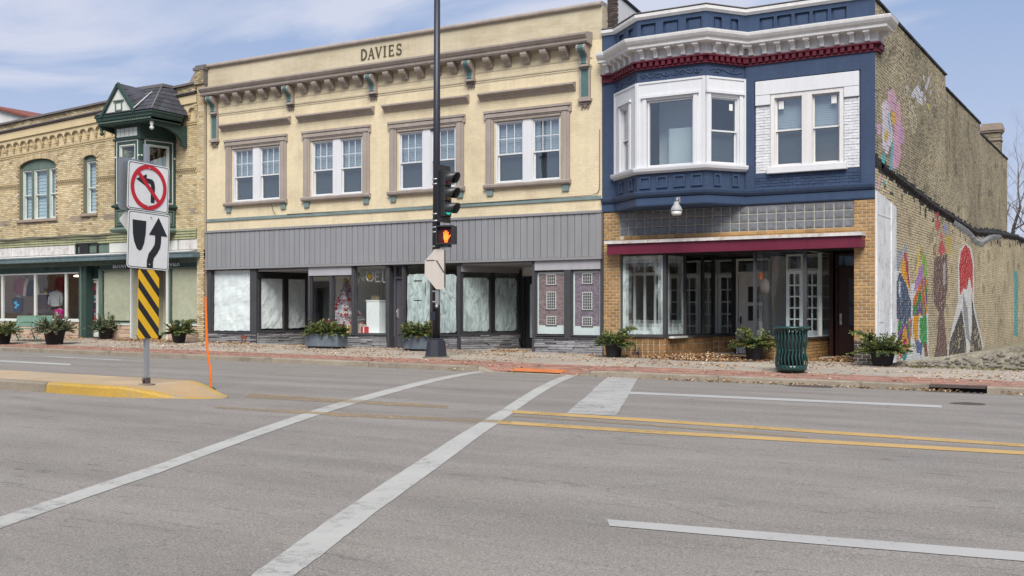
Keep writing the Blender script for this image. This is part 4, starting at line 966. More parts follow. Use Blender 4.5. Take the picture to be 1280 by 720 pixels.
# upper wall right of the bay, with the painted window opening
mb = MB(FR); wall(mb, -8.97, BX1, 3.98, 8.25, [(WR0+.45, WR1-.4, 4.86, 6.62)], 0, .3)
mb.build('upper_wall', M['blue'], blu); mb = MB(FR); wall(mb, BX0, -12.52, 3.98, 8.25, [], 0, .3); mb.build('upper_wall', M['blue'], blu)
# flat pilaster strips and the brick recess under the window
mb = MB(FR); mb.box(-6.15, BX1+.001, -.035, 0, 4.34, 7.41); mb.box(-8.95, -8.72, -.035, 0, 4.34, 7.41); mb.box(-8.719, -6.151, -.035, 0, 7.02, 7.41); mb.build('pilaster_strip', M['blue'], blu)
mb = MB(FR); rc = lambda x, z, f: jit((.040, .064, .118), .85, 1.15)
bricks(mb, WR0, WR1, 4.34, 4.66, lambda *a: True, rc, 0, proud=.014); mb.build('painted_brickwork', M['brickv'], blu, kind='stuff')
# bay faces
faces = list(zip(BAY[:-1], BAY[1:]))
ZB0, ZB1 = 4.90, 7.09
for i, (p, q) in enumerate(faces):
    L = flen(p, q); Fm = frame(p, q)
    mb = MB(Fm)
    if i == 1: op = (.27, L-.30, 4.95, 6.62)
    else: op = (L*.5-.22, L*.5+.24, 4.95, 6.62) if i == 2 else (L*.5-.3, L*.5+.26, 4.95, 6.62)
    if i == 2: op = (.12, L-.20, 4.95, 6.62)
    wall(mb, 0, L, 3.98, 8.25, [op], 0, .12); mb.build('bay_wall', M['blue'], blu)
    # white casing panel proud of the blue wall
    mb = MB(Fm); wall(mb, .0, L, ZB0, ZB1, [op], -.03, .03)
    mb.box(0, .06, -.05, -.03, ZB0, ZB1); mb.box(L-.06, L, -.05, -.03, ZB0, ZB1); mb.box(.06, L-.06, -.05, -.03, ZB1-.05, ZB1)
    a, b, e, g = op
    mb.box(a-.10, a-.001, -.06, -.03, e, g+.06); mb.box(b+.001, b+.10, -.06, -.03, e, g+.06); mb.box(a-.14, b+.14, -.09, -.03, g+.061, g+.12)
    mb.build('bay_casing', M['white'], blu)
    if i == 1:
        s = MB(Fm); ring(s, a, b, e, g, .05, .02, .10); f = s.build('window', M['white'], blu); pane(f, Fm, a+.05, b-.05, e+.05, g-.05, .06, 'glass_d')
        s = MB(Fm); s.box(a+.36, a+1.0, .55, .6, e-.3, e+1.02); s.box(a+.40, a+.96, .53, .55, e-.2, e+.98); s.build('white_door_inside', M['bwhite'], f)
        s = MB(Fm); s.box(a-.05, b+.05, .9, .92, e-.4, g+.1); s.build('sky_reflection_board', M['bwhite'], f)  # added board, its white stands in for sky reflected in the bay glass
    else:
        f = sash_window(blu, Fm, a, b, e, g, y=.02, grid=None, glassm='glass_d', zm=5.78, blind=False, mt='white')
        s = MB(Fm); s.box(b-.24, b-.14, .045, .048, 6.30, 6.46); s.build('window_sticker', M['signw'], f)
# bay sill, blue apron with small raised panels, belts running the whole front
mb = MB(); SP = [(BAY[0][0]-.03, BAY[0][1])]+BAY[1:3]+[(BAY[3][0]+.03, BAY[3][1])]
mb.sweep(BAY, [(0, 4.79), (.06, 4.79), (.13, 4.84), (.15, 4.90), (.15, 4.935), (.03, 4.96), (0, 4.96)]); mb.build('bay_sill', M['white'], blu)
for i, (p, q) in enumerate(faces):
    L = flen(p, q); Fm = frame(p, q); n = (2, 4, 2)[i]
    for k in range(n):
        c = L*(.5+k)/n if i == 1 else L*(.28+.46*k/1)
        hw = .15 if i == 1 else .10
        if i == 1: c = .22+(L-.44)*k/3
        s = MB(Fm); ring(s, c-hw, c+hw, 4.42, 4.72, .045, -.035, 0); s.build('apron_panel', M['blue_s'], blu)
mb = MB(); mb.sweep(PATH, [(0, 4.18), (.05, 4.20), (.10, 4.25), (.12, 4.31), (.12, 4.335), (.04, 4.35), (0, 4.35)])
mb.build('belt_moulding', M['blue_s'], blu)
mb = MB(); mb.sweep(PATH, [(0, 3.97), (.025, 3.97), (.04, 4.0), (.04, 4.175), (0, 4.179)]); mb.build('base_band', M['blue_s'], blu)
s = MB(); s.prism([(x, y, 3.965) for x, y in BAY], (0, 0, .012)); s.build('bay_soffit', M['blue_s'], blu)
# white bracketed cornice and burgundy dentils following the bay
ZA = 7.32
mb = MB(); ex = PATH[:-1]+[(BX1+.02, FY), (BX1+.02, FY+.42)]
mb.sweep(ex, [(0, 7.62), (.035, 7.62), (.05, 7.66), (.05, 7.86), (.08, 7.885), (.27, 7.885), (.31, 7.90), (.31, 7.97), (.37, 8.01), (.41, 8.07), (.42, 8.12), (.42, 8.15), (.05, 8.20), (0, 8.20)]); mb.build('cornice', M['white_c'], blu)
mb = MB(); mb.sweep(ex, [(0, 7.44), (.025, 7.44), (.025, 7.575), (.12, 7.58), (.12, 7.618), (0, 7.618)]); mb.sweep(ex, [(0, 7.41), (.07, 7.41), (.07, 7.438), (0, 7.438)]); dent = mb.build('dentil_course', M['burg'], blu, kind='stuff')
s = MB(); s.box(-.045, .045, -.11, -.02, 7.46, 7.565); dm = mesh_only(s, 'dentil', [M['burg']])
s = MB(); s.prism([(-.055, y, z) for y, z in ((-.04, 7.67), (-.08, 7.64), (-.11, 7.66), (-.125, 7.74), (-.15, 7.80), (-.24, 7.81), (-.25, 7.88), (-.04, 7.88))], (.11, 0, 0)); s.box(-.075, .075, -.268, -.04, 7.835, 7.888); bm_ = mesh_only(s, 'cornice_bracket', [M['white_c']])
for a, b in zip(ex[:-1], ex[1:]):
    L = flen(a, b); ang = math.atan2(b[1]-a[1], b[0]-a[0]); d = ((b[0]-a[0])/L, (b[1]-a[1])/L)
    n = max(1, round(L/.165))
    if L > .5 or a[0] > -6:
        for k in range(n): t = (k+.5)*L/n; piece(dm, 'dentil', dent, (a[0]+d[0]*t, a[1]+d[1]*t, 0), (0, 0, ang))
    if L < .3: continue
    n = max(1, round(L/.36)); 
    for k in range(n): t = (k+.5)*L/n; piece(bm_, 'cornice_bracket', blu, (a[0]+d[0]*t, a[1]+d[1]*t, 0), (0, 0, ang))
# parapet with recessed panels and white coping
for i, (p, q) in enumerate(zip(PATH[:-1], PATH[1:])):
    L = flen(p, q); Fm = frame(p, q); mb = MB(Fm)
    n = {1: 2, 2: 3, 3: 2, 4: 5}.get(i, 0); hs = []
    if n:
        for k in range(n):
            if i == 4: c = .33+(k+.5)*(L-.95)/n; hw = .2
            elif i == 2: c = L*(k+.5)/n; hw = .22
            else: c = L*(.3+.42*k); hw = .13 if i == 3 else .17
            hs.append((c-hw, c+hw, 8.27, 8.58))
    wall(mb, 0, L, 8.20, 8.68, [], .06, .12)
    wall(mb, 0, L, 8.20, 8.68, hs, 0, .058); mb.build('parapet', M['blue_s'], blu)
    for h in hs:
        s = MB(Fm); ring(s, h[0]-.012, h[1]+.012, h[2]-.012, h[3]+.012, .03, -.012, 0); s.box(h[0]+.07, h[1]-.07, .03, .06, h[2], h[3]-.07); s.build('parapet_panel', M['blue_s'], blu)
mb = MB(); mb.sweep(PATH, [(-.2, 8.68), (.03, 8.68), (.05, 8.71), (.09, 8.73), (.09, 8.80), (.05, 8.83), (-.2, 8.83)]); mb.build('coping', M['white_c'], blu)
mb = MB(); mb.sweep(PATH, [(-.2, 8.831), (.10, 8.831), (.10, 8.85), (-.2, 8.86)]); mb.build('coping_flashing', M['coping'], blu)
# scroll ornament on the frieze of the bay
def vine(Fm, x0, x1, zc, amp, n, flip=1):
    s = MB(Fm)
    pts = [(x0+(x1-x0)*t, -.004, zc+amp*math.sin(t*PI*n)*flip) for t in fr(0, 1, n*8)]; s.tube(pts, .018, 6)
    for k in range(n):
        cx = x0+(x1-x0)*(k+.5)/n; cz = zc-(amp*.2)*(1 if k % 2 == 0 else -1)*flip; r0 = min(.09, (x1-x0)/n*.36)
        s.tube([(cx+r0*(1-t*.8)*math.cos(t*7+k), -.006, cz+r0*(1-t*.8)*math.sin(t*7+k)) for t in fr(0, 1, 12)], .016, 6)
        for q in (-1, 1): s.sphere((cx+q*r0*1.1, -.004, cz+q*.04), .020, 4)
    return s.build('scroll_ornament', M['blue_s'], blu)
for i, (p, q) in enumerate(faces):
    L = flen(p, q); Fm = frame(p, q)
    if i == 1: vine(Fm, .1, L/2-.02, 7.25, .05, 4, 1); vine(Fm, L/2+.02, L-.1, 7.25, .05, 4, -1)
    else: vine(Fm, .12, L-.12, 7.25, .05, 2, 1)
# painted window on the right: white lintel block, painted brick panels, paired sashes
mb = MB(FR); mb.bbox(WR0, WR1, -.075, 0, 6.645, 6.99, .008); mb.build('lintel_block', M['white'], blu)
for (a, b) in ((WR0, WR0+.37), (WR1-.35, WR1)):
    mb = MB(FR); mb.bbox(a, b, -.07, 0, 6.40, 6.64, .006); mb.build('impost_block', M['white'], blu)
    mb = MB(FR); bricks(mb, a, b, 4.74, 6.38, lambda *k: True, lambda *k: jit((.62, .63, .645), .94, 1.04), 0, proud=.016); mb.box(a, b, -.004, 0, 4.73, 6.39, 0, (.55, .56, .57)); mb.build('painted_brick_panel', M['brickv'], blu, kind='stuff')
mb = MB(FR); mb.bbox(WR0+.30, WR1-.28, -.12, 0, 4.70, 4.86, .01); mb.build('window_sill', M['white'], blu)
a0, b0 = WR0+.38, WR1-.36; c0 = (-7.58-7.26)/2
mb = MB(FR); ring(mb, a0, b0, 4.862, 6.64, .09, -.05, .02, tb=.02); mb.box(c0-.12, c0+.12, -.05, .02, 4.883, 6.549); mb.build('window_casing', M['white_c'], blu)
fw = sash_window(blu, FR, a0+.07, c0-.09, 4.87, 6.60, y=.04, grid=None, glassm='glass_d', zm=5.76, mt='white_c'); s = MB(FR); s.box(a0+.17, a0+.30, .05, .054, 6.28, 6.48); s.build('window_sticker', M['signw'], fw)
fw = sash_window(blu, FR, c0+.09, b0-.07, 4.87, 6.60, y=.04, grid=None, glassm='glass_d', zm=5.76, mt='white_c'); s = MB(FR); s.box(b0-.31, b0-.18, .05, .054, 6.30, 6.50); s.build('window_sticker', M['signw'], fw)
# flood light under the bay
lx = -10.35
lamp = thing('flood_light', 'small grey wall flood light hanging below the blue bay window', 'lamp', (lx, FY-.95, 4.0))
s = MB(); s.tube([(lx, FY-.93, 4.1), (lx, FY-1.02, 4.12), (lx, FY-1.05, 4.05)], .03, 8); s.box(lx-.06, lx+.06, FY-.985, FY-.965, 4.02, 4.16); s.build('bracket_arm', M['galv'], lamp)
s = MB(); s.lathe([(.05, .24), (.07, .17), (.12, .10), (.15, .03), (.14, 0)], (lx, FY-1.08, 3.80), 14); s.build('housing', mat('grey_lamp_housing', (.33, .33, .34), .5, .05), lamp)
s = MB(); s.lathe([(.135, 0), (.125, -.07), (.10, -.10)], (lx, FY-1.08, 3.80), 14); s.build('diffuser', mat('milky_diffuser', (.62, .62, .60), .3, .03, spec=.6), lamp)

# --- ground floor
PL0, PL1 = BX0+.03, -12.39; PR0, PR1 = -6.32, BX1
def pier(x0, x1, z0, z1, dark=0, name='brick_pier'):
    s = MB(FR); s.box(x0+.008, x1-.008, .0, .38, -.05, z1); pk = s.build(name, M['mortar_l'], blu)
    ch = .0815; rows = int(round((z1-z0)/ch)); ch = (z1-z0)/rows
    W_ = x1-x0; unit = W_/2.5
    ms = {}
    for r_ in range(rows):
        x = x0; k = 0; seq = [unit, unit, unit/2] if r_ % 2 == 0 else [unit/2, unit, unit]
        for w_ in seq:
            dk = r_*ch < dark; key = (round(w_, 3), dk)
            if key not in ms: q = MB(); q.bbox(0, w_-.018, -.014, .02, 0, ch-.019, .004); q.M = None; ms[key] = mesh_only(q, 'brick', [M['brickd'] if dk else M['brickp']])
            piece(ms[key], 'brick', pk, (x+.007, FY+random.uniform(-.002, .003), z0+r_*ch+.007)); x += w_
pier(PL0, PL1, .12, 3.955); pier(PR0, PR1, .08, 3.955, dark=.5)
mb = MB(FR)
for r_ in range(46):
    for x0_ in (.0,):
        a = .012+.2*0; z = .1+r_*.0815
        for k in range(2): yy = .01+k*.19; mb.box(PR1-.012, PR1+.004, yy, yy+.175, z, z+.067, 0, jit(((.40, .235, .085) if r_ > 5 else (.06, .052, .05)), .75, 1.2))
mb.build('brick_return', M['brickv'], blu, kind='stuff')
# glass-block transom: each block a part
s = MB(FR); s.box(PL1, PR0, .02, .1, 3.325, 3.955); gb = s.build('glass_block_panel', mat('block_joint', (.38, .36, .31), .9, .2), blu)
n = 26; bw_ = (PR0-PL1)/n; bh_ = .63/3
q = MB(); q.bbox(.007, bw_-.007, -.0, .05, .007, bh_-.007, .022); q.box(.055, bw_-.055, -.006, .01, .055, bh_-.055); gbm = mesh_only(q, 'glass_block', [M['gblock']])
for i in range(n):
    for j in range(3): piece(gbm, 'glass_block', gb, (PL1+i*bw_, FY, 3.325+j*bh_))
# soldier course of brick under the blocks
s = MB(FR); s.box(PL1, PR0, .01, .3, 3.13, 3.322); sb = s.build('brick_lintel', M['mortar_l'], blu)
q = MB(); q.bbox(0, .225, -.012, .02, 0, .078, .004); bmz = mesh_only(q, 'brick', [M['brickp']])
for j in range(2):
    x = PL1-(.12 if j else 0)
    while x < PR0-.1:
        if x > PL1-.01: piece(bmz, 'brick', sb, (x, FY, 3.15+j*.086))
        x += .24
mb = MB(FR); mb.box(BX0+.03, BX1-.02, .1, .3, 2.80, 3.129); mb.build('lintel_beam', M['blackish'], blu)
# burgundy canopy with white flashing
AX0, AX1 = -12.60, -6.06
cp = MB(FR); cp.box(AX0, AX1, -.34, .0, 2.83, 3.10); cp.box(AX0-.006, AX1+.006, -.35, -.341, 2.825, 2.87); cp.build('canopy', M['awning'], blu)
cp = MB(FR); cp.box(AX0-.06, AX1+.02, -.40, .0, 3.101, 3.155); cp.prism([(AX0-.06, -.40, 3.156), (AX1+.02, -.40, 3.156), (AX1+.02, 0, 3.156), (AX0-.06, 0, 3.156)], (0, 0, .02)); cp.build('canopy_flashing', M['flake'], blu)
# shop floor, ceilings, inner walls
mb = MB(FR); mb.box(BX0+.2, BX1-.2, .0, 10, -.1, .10); mb.prism([(-10.9, .4, .101), (-8.7, .4, .101), (-8.7, 3.4, .101), (-10.9, 3.4, .101)], (0, 0, .06)); mb.build('shop_floor', M['concrete'], blu)
mb = MB(FR); mb.box(BX0+.2, BX1-.2, .05, 7, 2.86, 2.9); mb.build('entry_ceiling', M['blackish'], blu)
mb = MB(FR); mb.box(BX0+.02, BX0+.2, .39, 16, -.1, 8.9); mb.box(BX0+.2, BX1-.3, 15.8, 16, 0, 8); mb.box(BX0+.2, BX1-.3, .5, 16, 7.7, 7.9); mb.box(BX0+.2, BX1-.3, 3.2, 3.3, 4.0, 7.69); mb.box(BX0+.2, BX1-.3, .35, 16, 2.95, 3.9); mb.build('shell', M['inside'], blu)
fbox('shop_back_wall', BX0+.2, BX1-.2, 6.2, 6.3, .1, 2.85, 'inside_l', blu)
fbox('shop_side_wall', BX0+.201, BX0+.23, .4, 6.19, .1, 2.85, 'curtain', blu)
s = MB(FR); xs_ = fr(-12.60, -11.40, 4)
for xx in xs_: s.box(xx-.03, xx+.03, .72, .78, .7, 2.8)
s.box(-12.63, -11.37, .715, .785, 2.30, 2.38); s.build('inner_frame', M['trimw'], blu)
fbox('display_floor', BX0+.25, -10.9, .1, 2.4, .64, .69, 'trimw', blu)
A, B, Cc = (-11.10, FY), (-10.74, 28.95), (-10.33, 29.5)
ZK, ZT = .71, 2.82
def pshop(name, p, q, a, b, z0=ZK, z1=ZT, g='glass_s', fm='darkframe', t=.022):
    Fm = frame(p, q); s = MB(Fm); ring(s, a, b, z0, z1, t, .0, .05); f = s.build(name, M[fm], blu); pane(f, Fm, a+t, b-t, z0+t, z1-t, .022, g); return f, Fm
def edgewash(f, Fm, a, b, z0, z1, y=.032):
    s = MB(Fm); nx, nz = 14, 22; g = [[s.av((a+(b-a)*i/nx, y, z0+(z1-z0)*j/nz)) for i in range(nx+1)] for j in range(nz+1)]
    for j in range(nz):
        for i in range(nx):
            e = min(min(i+.5, nx-i-.5)/nx, min(j+.5, (nz-j-.5)*1.1)/nz); v = max(0, min(1, 1.15-e*6.0+.5*noise.noise(Vector((i*.5, j*.35, a))))); s.face([g[j][i], g[j][i+1], g[j+1][i+1], g[j+1][i]], 0, (v, v, v))
    s.build('soap_smear', M['whitewash_e'], f)
f, Fm = pshop('shop_window', (PL1, FY), A, .04, flen((PL1, FY), A)-.03); edgewash(f, Fm, .07, 1.24, ZK+.03, ZT-.03)
LAB = flen(A, B)
def tpar(u, P, Q):   # distance along P->Q where the sight line of column u crosses
    r = ray(u, 391); k = r[0]/r[1]; dx, dy = Q[0]-P[0], Q[1]-P[1]; t = (k*P[1]-P[0])/(dx-k*dy); return t*flen(P, Q)
cuts = [tpar(u, A, B) for u in (834.5, 856.5, 878.5, 891.5)]
f, Fm = pshop('shop_window', A, B, cuts[0], cuts[1]-.02); edgewash(f, Fm, cuts[0]+.03, cuts[1]-.05, ZK+.03, ZT-.03)
pshop('shop_window', A, B, cuts[1]+.02, cuts[2]-.02, fm='blackish'); pshop('shop_window', A, B, cuts[2]+.02, LAB-.02, fm='blackish')
LBC = flen(B, Cc); pshop('shop_window', B, Cc, .03, LBC-.04)
for P_, Q_, d in ((A, B, 0), (A, B, cuts[1]), (A, B, cuts[2]), (B, Cc, 0), (B, Cc, LBC)):
    Fm = frame(P_, Q_); s = MB(Fm); s.box(d-.025, d+.025, -.03, .06, ZK, ZT); s.build('mullion', M['darkframe'], blu)
def tiles(p, q, z0, z1, tw=.155, th=.155, mname='tile', mm='tile', mort='mortar_l', z0b=None):
    Fm = frame(p, q); L = flen(p, q); ang = math.atan2(q[1]-p[1], q[0]-p[0]); s = MB(Fm); s.box(0, L, .012, .12, -.08, z1); bk = s.build('bulkhead', M[mort], blu)
    n = max(1, round(L/tw)); mme = round((z1-z0)/th); w_, h_ = L/n, (z1-z0)/mme
    k = MB(); k.bbox(.010, w_-.010, -.004, .02, .010, h_-.010, .004); me = mesh_only(k, mname, [M[mm]])
    d = ((q[0]-p[0])/L, (q[1]-p[1])/L)
    for i in range(n):
        for j in range(mme): piece(me, mname, bk, (p[0]+d[0]*i*w_, p[1]+d[1]*i*w_, z0+j*h_), (0, 0, ang))
    s = MB(Fm); s.box(0, L, -.05, .12, z1, z1+.045); s.build('sill_board', M['darkframe'], bk)
tiles((PL1, FY), A, .12, ZK-.05); tiles(A, B, .12, ZK-.05); tiles(B, Cc, .2, ZK-.05)
s = MB(FR); s.tube([(-11.92, -.02, .36), (-11.92, -.08, .36), (-11.92, -.08, .50)], .02, 6); s.tube([(-11.78, -.02, .16), (-11.78, -.1, .16), (-11.8, -.1, .40)], .03, 6); s.box(-11.99, -11.86, -.1, -.01, .12, .28); s.build('hose_tap', M['metal'], blu)
# white multi-pane partition doors seen inside
def lattice(p, q, z0, z1, cols, rows=5, name='partition_door', top=True):
    Fm = frame(p, q); L = flen(p, q); w_ = L/cols
    for k in range(cols):
        a, b = k*w_+.01, (k+1)*w_-.01; s = MB(Fm); zt = z1-.42
        ring(s, a, b, z0, zt, .085, 0, .05, tb=.16); xa, xb, za, zb = a+.085, b-.085, z0+.16, zt-.085; s.box((xa+xb)/2-.018, (xa+xb)/2+.018, .01, .04, za, zb)
        for j in range(1, rows): zz = za+(zb-za)*j/rows; s.box(xa, xb, .011, .039, zz-.018, zz+.018)
        f = s.build(name, M['bwhite'], blu); pane(f, Fm, xa, xb, za, zb, .022, 'glass_s')
        s = MB(Fm); ring(s, a, b, zt+.002, z1, .05, 0, .05); f = s.build('transom_frame', M['trimw'], blu); pane(f, Fm, a+.05, b-.05, zt+.05, z1-.05, .022, 'glass_s')
lattice((BX0+.25, 29.8), (-10.35, 29.8), .42, 2.8, 4)
# white shop door, centre
bl_p = blu
parent_b = blu
DB0, DB1 = (-10.28, 29.52), (-9.30, 29.52)
d_, Fm, L = door(DB0, DB1, .16, 2.34, 'white_c', name='shop_door')
for (e, g) in ((1.05, 1.52), (1.56, 2.06)):
    s = MB(Fm); ring(s, .30, .78, e, g, .03, .005, .02); s.box(.33, .75, .012, .018, e+.03, g-.03, 1); s.build('door_light', [M['white_c'], M['blackish']], d_)
s = MB(Fm); s.box(.10, .14, -.01, .02, .98, 1.2); s.sphere((.12, -.05, 1.1), .03, 6); s.build('door_handle', M['metal'], d_)
s = MB(Fm); ring(s, .0, L, 2.382, 2.80, .06, -.03, .08); f = s.build('transom_frame', M['white_c'], blu); pane(f, Fm, .06, L-.06, 2.44, 2.74, .03)
fbox('partition', -9.295, -8.74, 3.12, 3.2, .16, 2.85, 'white_c', blu)
# right display
D0, D1, D2 = (-8.73, FY), (-7.46, FY), (-7.40, 28.9)
f, Fm = pshop('shop_window', D0, D1, .02, flen(D0, D1)-.02)
c2 = [tpar(u, D1, D2) for u in (1006.7, 1026, 1043)]
pshop('shop_window', D1, D2, .02, c2[1]-.02, fm='trimw'); pshop('shop_window', D1, D2, c2[1]+.02, flen(D1, D2)-.02, fm='trimw')
pshop('shop_window', (-8.73, 29.5), D0, .02, 3.08, fm='darkframe')
for P_, Q_, d, mm in ((D0, D1, 0, 'darkframe'), (D1, D2, 0, 'darkframe'), (D1, D2, c2[1], 'trimw'), (D1, D2, flen(D1, D2)-.02, 'trimw')):
    Fm = frame(P_, Q_); s = MB(Fm); s.box(d-.025, d+.025, -.03, .06, ZK, ZT); s.build('mullion', M[mm], blu)
tiles(D0, D1, .10, ZK-.05, .24, .082, 'brick', 'brickp'); tiles(D1, D2, .12, ZK-.05, .24, .082, 'brick', 'brickp'); 
fbox('display_floor', -8.68, -7.5, .08, 2.6, .64, .69, 'trimw', blu)
lattice((-8.40, 27.9), (-7.50, 27.9), .69, 2.8, 2); lattice((-8.2, 28.95), (-7.44, 28.95), .69, 2.8, 1)
s = MB(); s.prism([(-8.9, 30.5, .1), (-7.3, 30.5, .1), (-7.3, 30.6, .1), (-8.9, 30.6, .1)], (0, 0, 2.7)); s.build('inner_wall', M['inside_l'], blu)
# neon-like open sign blot and hanging oval sign
hs_ = thing('window_sign', 'small red and grey round sign hanging inside the right display window', 'sign', (-8.62, 26.75, 2.0))
s = MB(); s.lathe([(.001, 0), (.17, .0), (.17, .02), (.001, .02)], (0, 0, 0), 20); s.v = [(-8.58+x*.7, 26.75+z, 1.95+y*1.25) for x, y, z in s.v]; s.build('sign_disc', M['taupe_d'], hs_)
s = MB(); s.box(-8.70, -8.64, 26.74, 26.77, 2.14, 2.30); s.build('red_tag', M['orange'], hs_)
s = MB(); s.tube([(-8.6, 26.76, 2.2), (-8.6, 26.76, 2.8)], .005, 4); s.build('cord', M['metal'], hs_)
# brown street door in the right recess
fbox('entry_wall', -7.36, -7.26, 1.75, 2.4, .1, 2.85, 'brown', blu)
d_, Fm, L = door((-7.2, 28.2), (-6.18, 28.2), .22, 2.40, 'brown', name='street_door')
s = MB(Fm); ring(s, .28, L-.25, .95, 2.2, .035, .0, .02); f = s.build('door_light_frame', M['brown'], d_); s = MB(Fm); s.box(.315, L-.285, .008, .014, .985, 2.165); s.build('glass_panel', M['screen'], d_)
s = MB(Fm); s.box(.10, .15, -.015, .02, 1.0, 1.28); s.tube([(.125, -.01, 1.1), (.125, -.07, 1.12), (.125, -.07, 1.22)], .013, 6); s.build('door_handle', M['silver'], d_)
s = MB(Fm); s.box(.5, .74, .0, .02, .82, .9); s.build('mail_slot', M['signw'], d_)
s = MB(Fm); s.tube([(.22, -.03, 1.52), (L-.2, -.05, 1.36)], .012, 6); s.build('push_bar', M['metal'], d_)
s = MB(Fm); ring(s, .0, L, 2.442, 2.80, .05, -.02, .08); f = s.build('transom_frame', M['brown'], blu); pane(f, Fm, .05, L-.05, 2.49, 2.75, .03)
s = MB(Fm); s.box(.05, L-.05, .06, .07, 2.49, 2.75); s.build('transom_panel', mat('cloudy_blue_panel', (.14, .2, .36), .5, .5, 5), f)
fbox('threshold_step', -7.38, PR0, .9, 2.0, .101, .20, 'concrete', blu)
# party wall rising behind the parapet at the left
pw = thing('party_wall', 'white rendered party wall with dark brick end above the blue parapet', 'wall', (-12.75, 27, 8.2))
s = MB(); s.prism([(-12.60, 26.72, 8.2), (-12.60, 38, 8.2), (-12.60, 38, 9.35), (-12.60, 29.5, 9.45), (-12.60, 26.72, 9.78)], (-.28, 0, 0)); s.build('rendered_wall', M['white_c'], pw)
s = MB(); s.prism([(-12.56, 26.66, 9.80), (-12.56, 29.5, 9.47), (-12.56, 38, 9.37), (-12.56, 38, 9.43), (-12.56, 29.5, 9.53), (-12.56, 26.66, 9.87)], (-.36, 0, 0)); s.build('wall_cap', M['tar'], pw)
s = MB(frame((-12.90, 26.68), (-12.58, 26.68))); s.box(0, .30, .03, .06, 8.3, 9.78, 0, (.5, .48, .45)); bricks(s, .0, .32, 8.3, 9.76, lambda *a: True, lambda *a: jit((.07, .055, .05), .6, 1.3), .03, proud=.02); s.build('end_brickwork', M['brickv'], pw, kind='stuff')

# --- side wall with its paint: colours belong to the individual bricks
SX = BX1
def wp(off, sc, pts): return [onx(off[0]+p[0]/sc, off[1]+p[1]/sc, -5.83) for p in pts]
O1, S1 = (1100, 280), 4.0; O2, S2 = (1080, 80), 4.5
def ell(cx, cy, rx, ry): return [(cx+rx*math.cos(a), cy+ry*math.sin(a)) for a in fr(0, 2*PI, 12)[:-1]]
WHT = (.60, .60, .58); MUR = []
def mur(off, sc, pts, col, fade=0):
    P = wp(off, sc, pts); MUR.append((P, min(p[0] for p in P), max(p[0] for p in P), min(p[1] for p in P), max(p[1] for p in P), col, fade))
multi = lambda y, z: [(.55, .12, .02), (.02, .22, .20), (.45, .02, .05), (.55, .30, .02), (.16, .06, .22), (.03, .20, .06)][int((z*2.6+math.sin(y*3.1)*1.3+y*1.7)*1.35) % 6]
mur(O1, S1, [(70, 240), (100, 232), (145, 240), (150, 300), (235, 300), (242, 690), (120, 702), (70, 640)], WHT)
mur(O1, S1, [(88, 135), (100, 120), (112, 140), (105, 200), (80, 240), (75, 225)], (.27, .31, .38))
mur(O1, S1, [(115, 95), (125, 95), (132, 140), (120, 150), (112, 130)], (.27, .31, .38))
mur(O1, S1, [(115, 145), (130, 145), (152, 340), (135, 290)], (.36, .03, .06))
mur(O1, S1, [(100, 180), (115, 170), (150, 350), (130, 300), (103, 250)], (.62, .30, .02))
mur(O1, S1, [(95, 238), (130, 300), (155, 400), (150, 470), (120, 500), (80, 470), (73, 400), (78, 300)], (.055, .085, .15))
mur(O1, S1, [(92, 290), (101, 288), (99, 380), (91, 350)], (.5, .55, .62))
mur(O1, S1, [(190, 115), (200, 120), (192, 230), (173, 280)], (.62, .46, .08))
mur(O1, S1, [(205, 152), (215, 145), (230, 180), (232, 275), (212, 250)], (.20, .36, .06))
mur(O1, S1, [(193, 210), (212, 205), (215, 258), (180, 330), (165, 345), (178, 270)], (.36, .20, .42))
mur(O1, S1, [(215, 255), (235, 280), (235, 450), (200, 462), (160, 460), (163, 380), (180, 335)], multi)
mur(O1, S1, [(88, 478), (120, 500), (160, 470), (150, 600), (125, 690), (83, 650)], multi)
mur(O1, S1, [(165, 455), (192, 460), (187, 560), (192, 640), (170, 580), (160, 540)], (.62, .28, .01))
mur(O1, S1, [(195, 468), (231, 458), (233, 600), (210, 620), (195, 560)], (.03, .27, .08))
mur(O1, S1, [(170, 570), (210, 600), (205, 655), (180, 640)], (.08, .12, .26))
mur(O1, S1, [(215, 590), (232, 600), (236, 665), (220, 660)], (.16, .06, .04))
mur(O1, S1, [(155, 575), (190, 660), (240, 690), (120, 702)], WHT)
mur(O1, S1, [(268, 165), (332, 150), (336, 300), (322, 420), (315, 440), (330, 600), (337, 668), (264, 682), (280, 600), (292, 440), (270, 400), (264, 300)], (.135, .082, .078))
mur(O1, S1, [(312, 200), (326, 190), (324, 300), (314, 320)], (.36, .33, .36))
mur(O1, S1, [(290, 105), (308, 78), (325, 130), (322, 150), (290, 150)], (.50, .07, .09))
mur(O1, S1, [(262, 120), (276, 95), (276, 160), (264, 160)], (.18, .11, .10))
mur(O1, S1, ell(285, 5, 13, 28), (.50, .08, .10)); mur(O1, S1, ell(303, 60, 7, 18), (.50, .12, .14)); mur(O1, S1, ell(283, -50, 10, 20), (.5, .1, .12))
mur(O1, S1, [(328, 65), (350, 60), (350, 150), (335, 155)], (.50, .35, .06)); mur(O1, S1, ell(326, 20, 8, 30), (.22, .26, .48))
mur(O1, S1, [(388, 380), (387, 210), (398, 125), (425, 93), (456, 122), (468, 200), (468, 400), (516, 610), (508, 638), (335, 665), (340, 600)], (.62, .62, .60))
mur(O1, S1, [(398, 360), (393, 220), (402, 140), (425, 102), (448, 130), (461, 200), (462, 350), (445, 262), (430, 330), (415, 318)], (.46, .022, .04))
mur(O1, S1, [(406, 425), (425, 560), (430, 642), (340, 660), (345, 590)], (.05, .05, .055), 1)
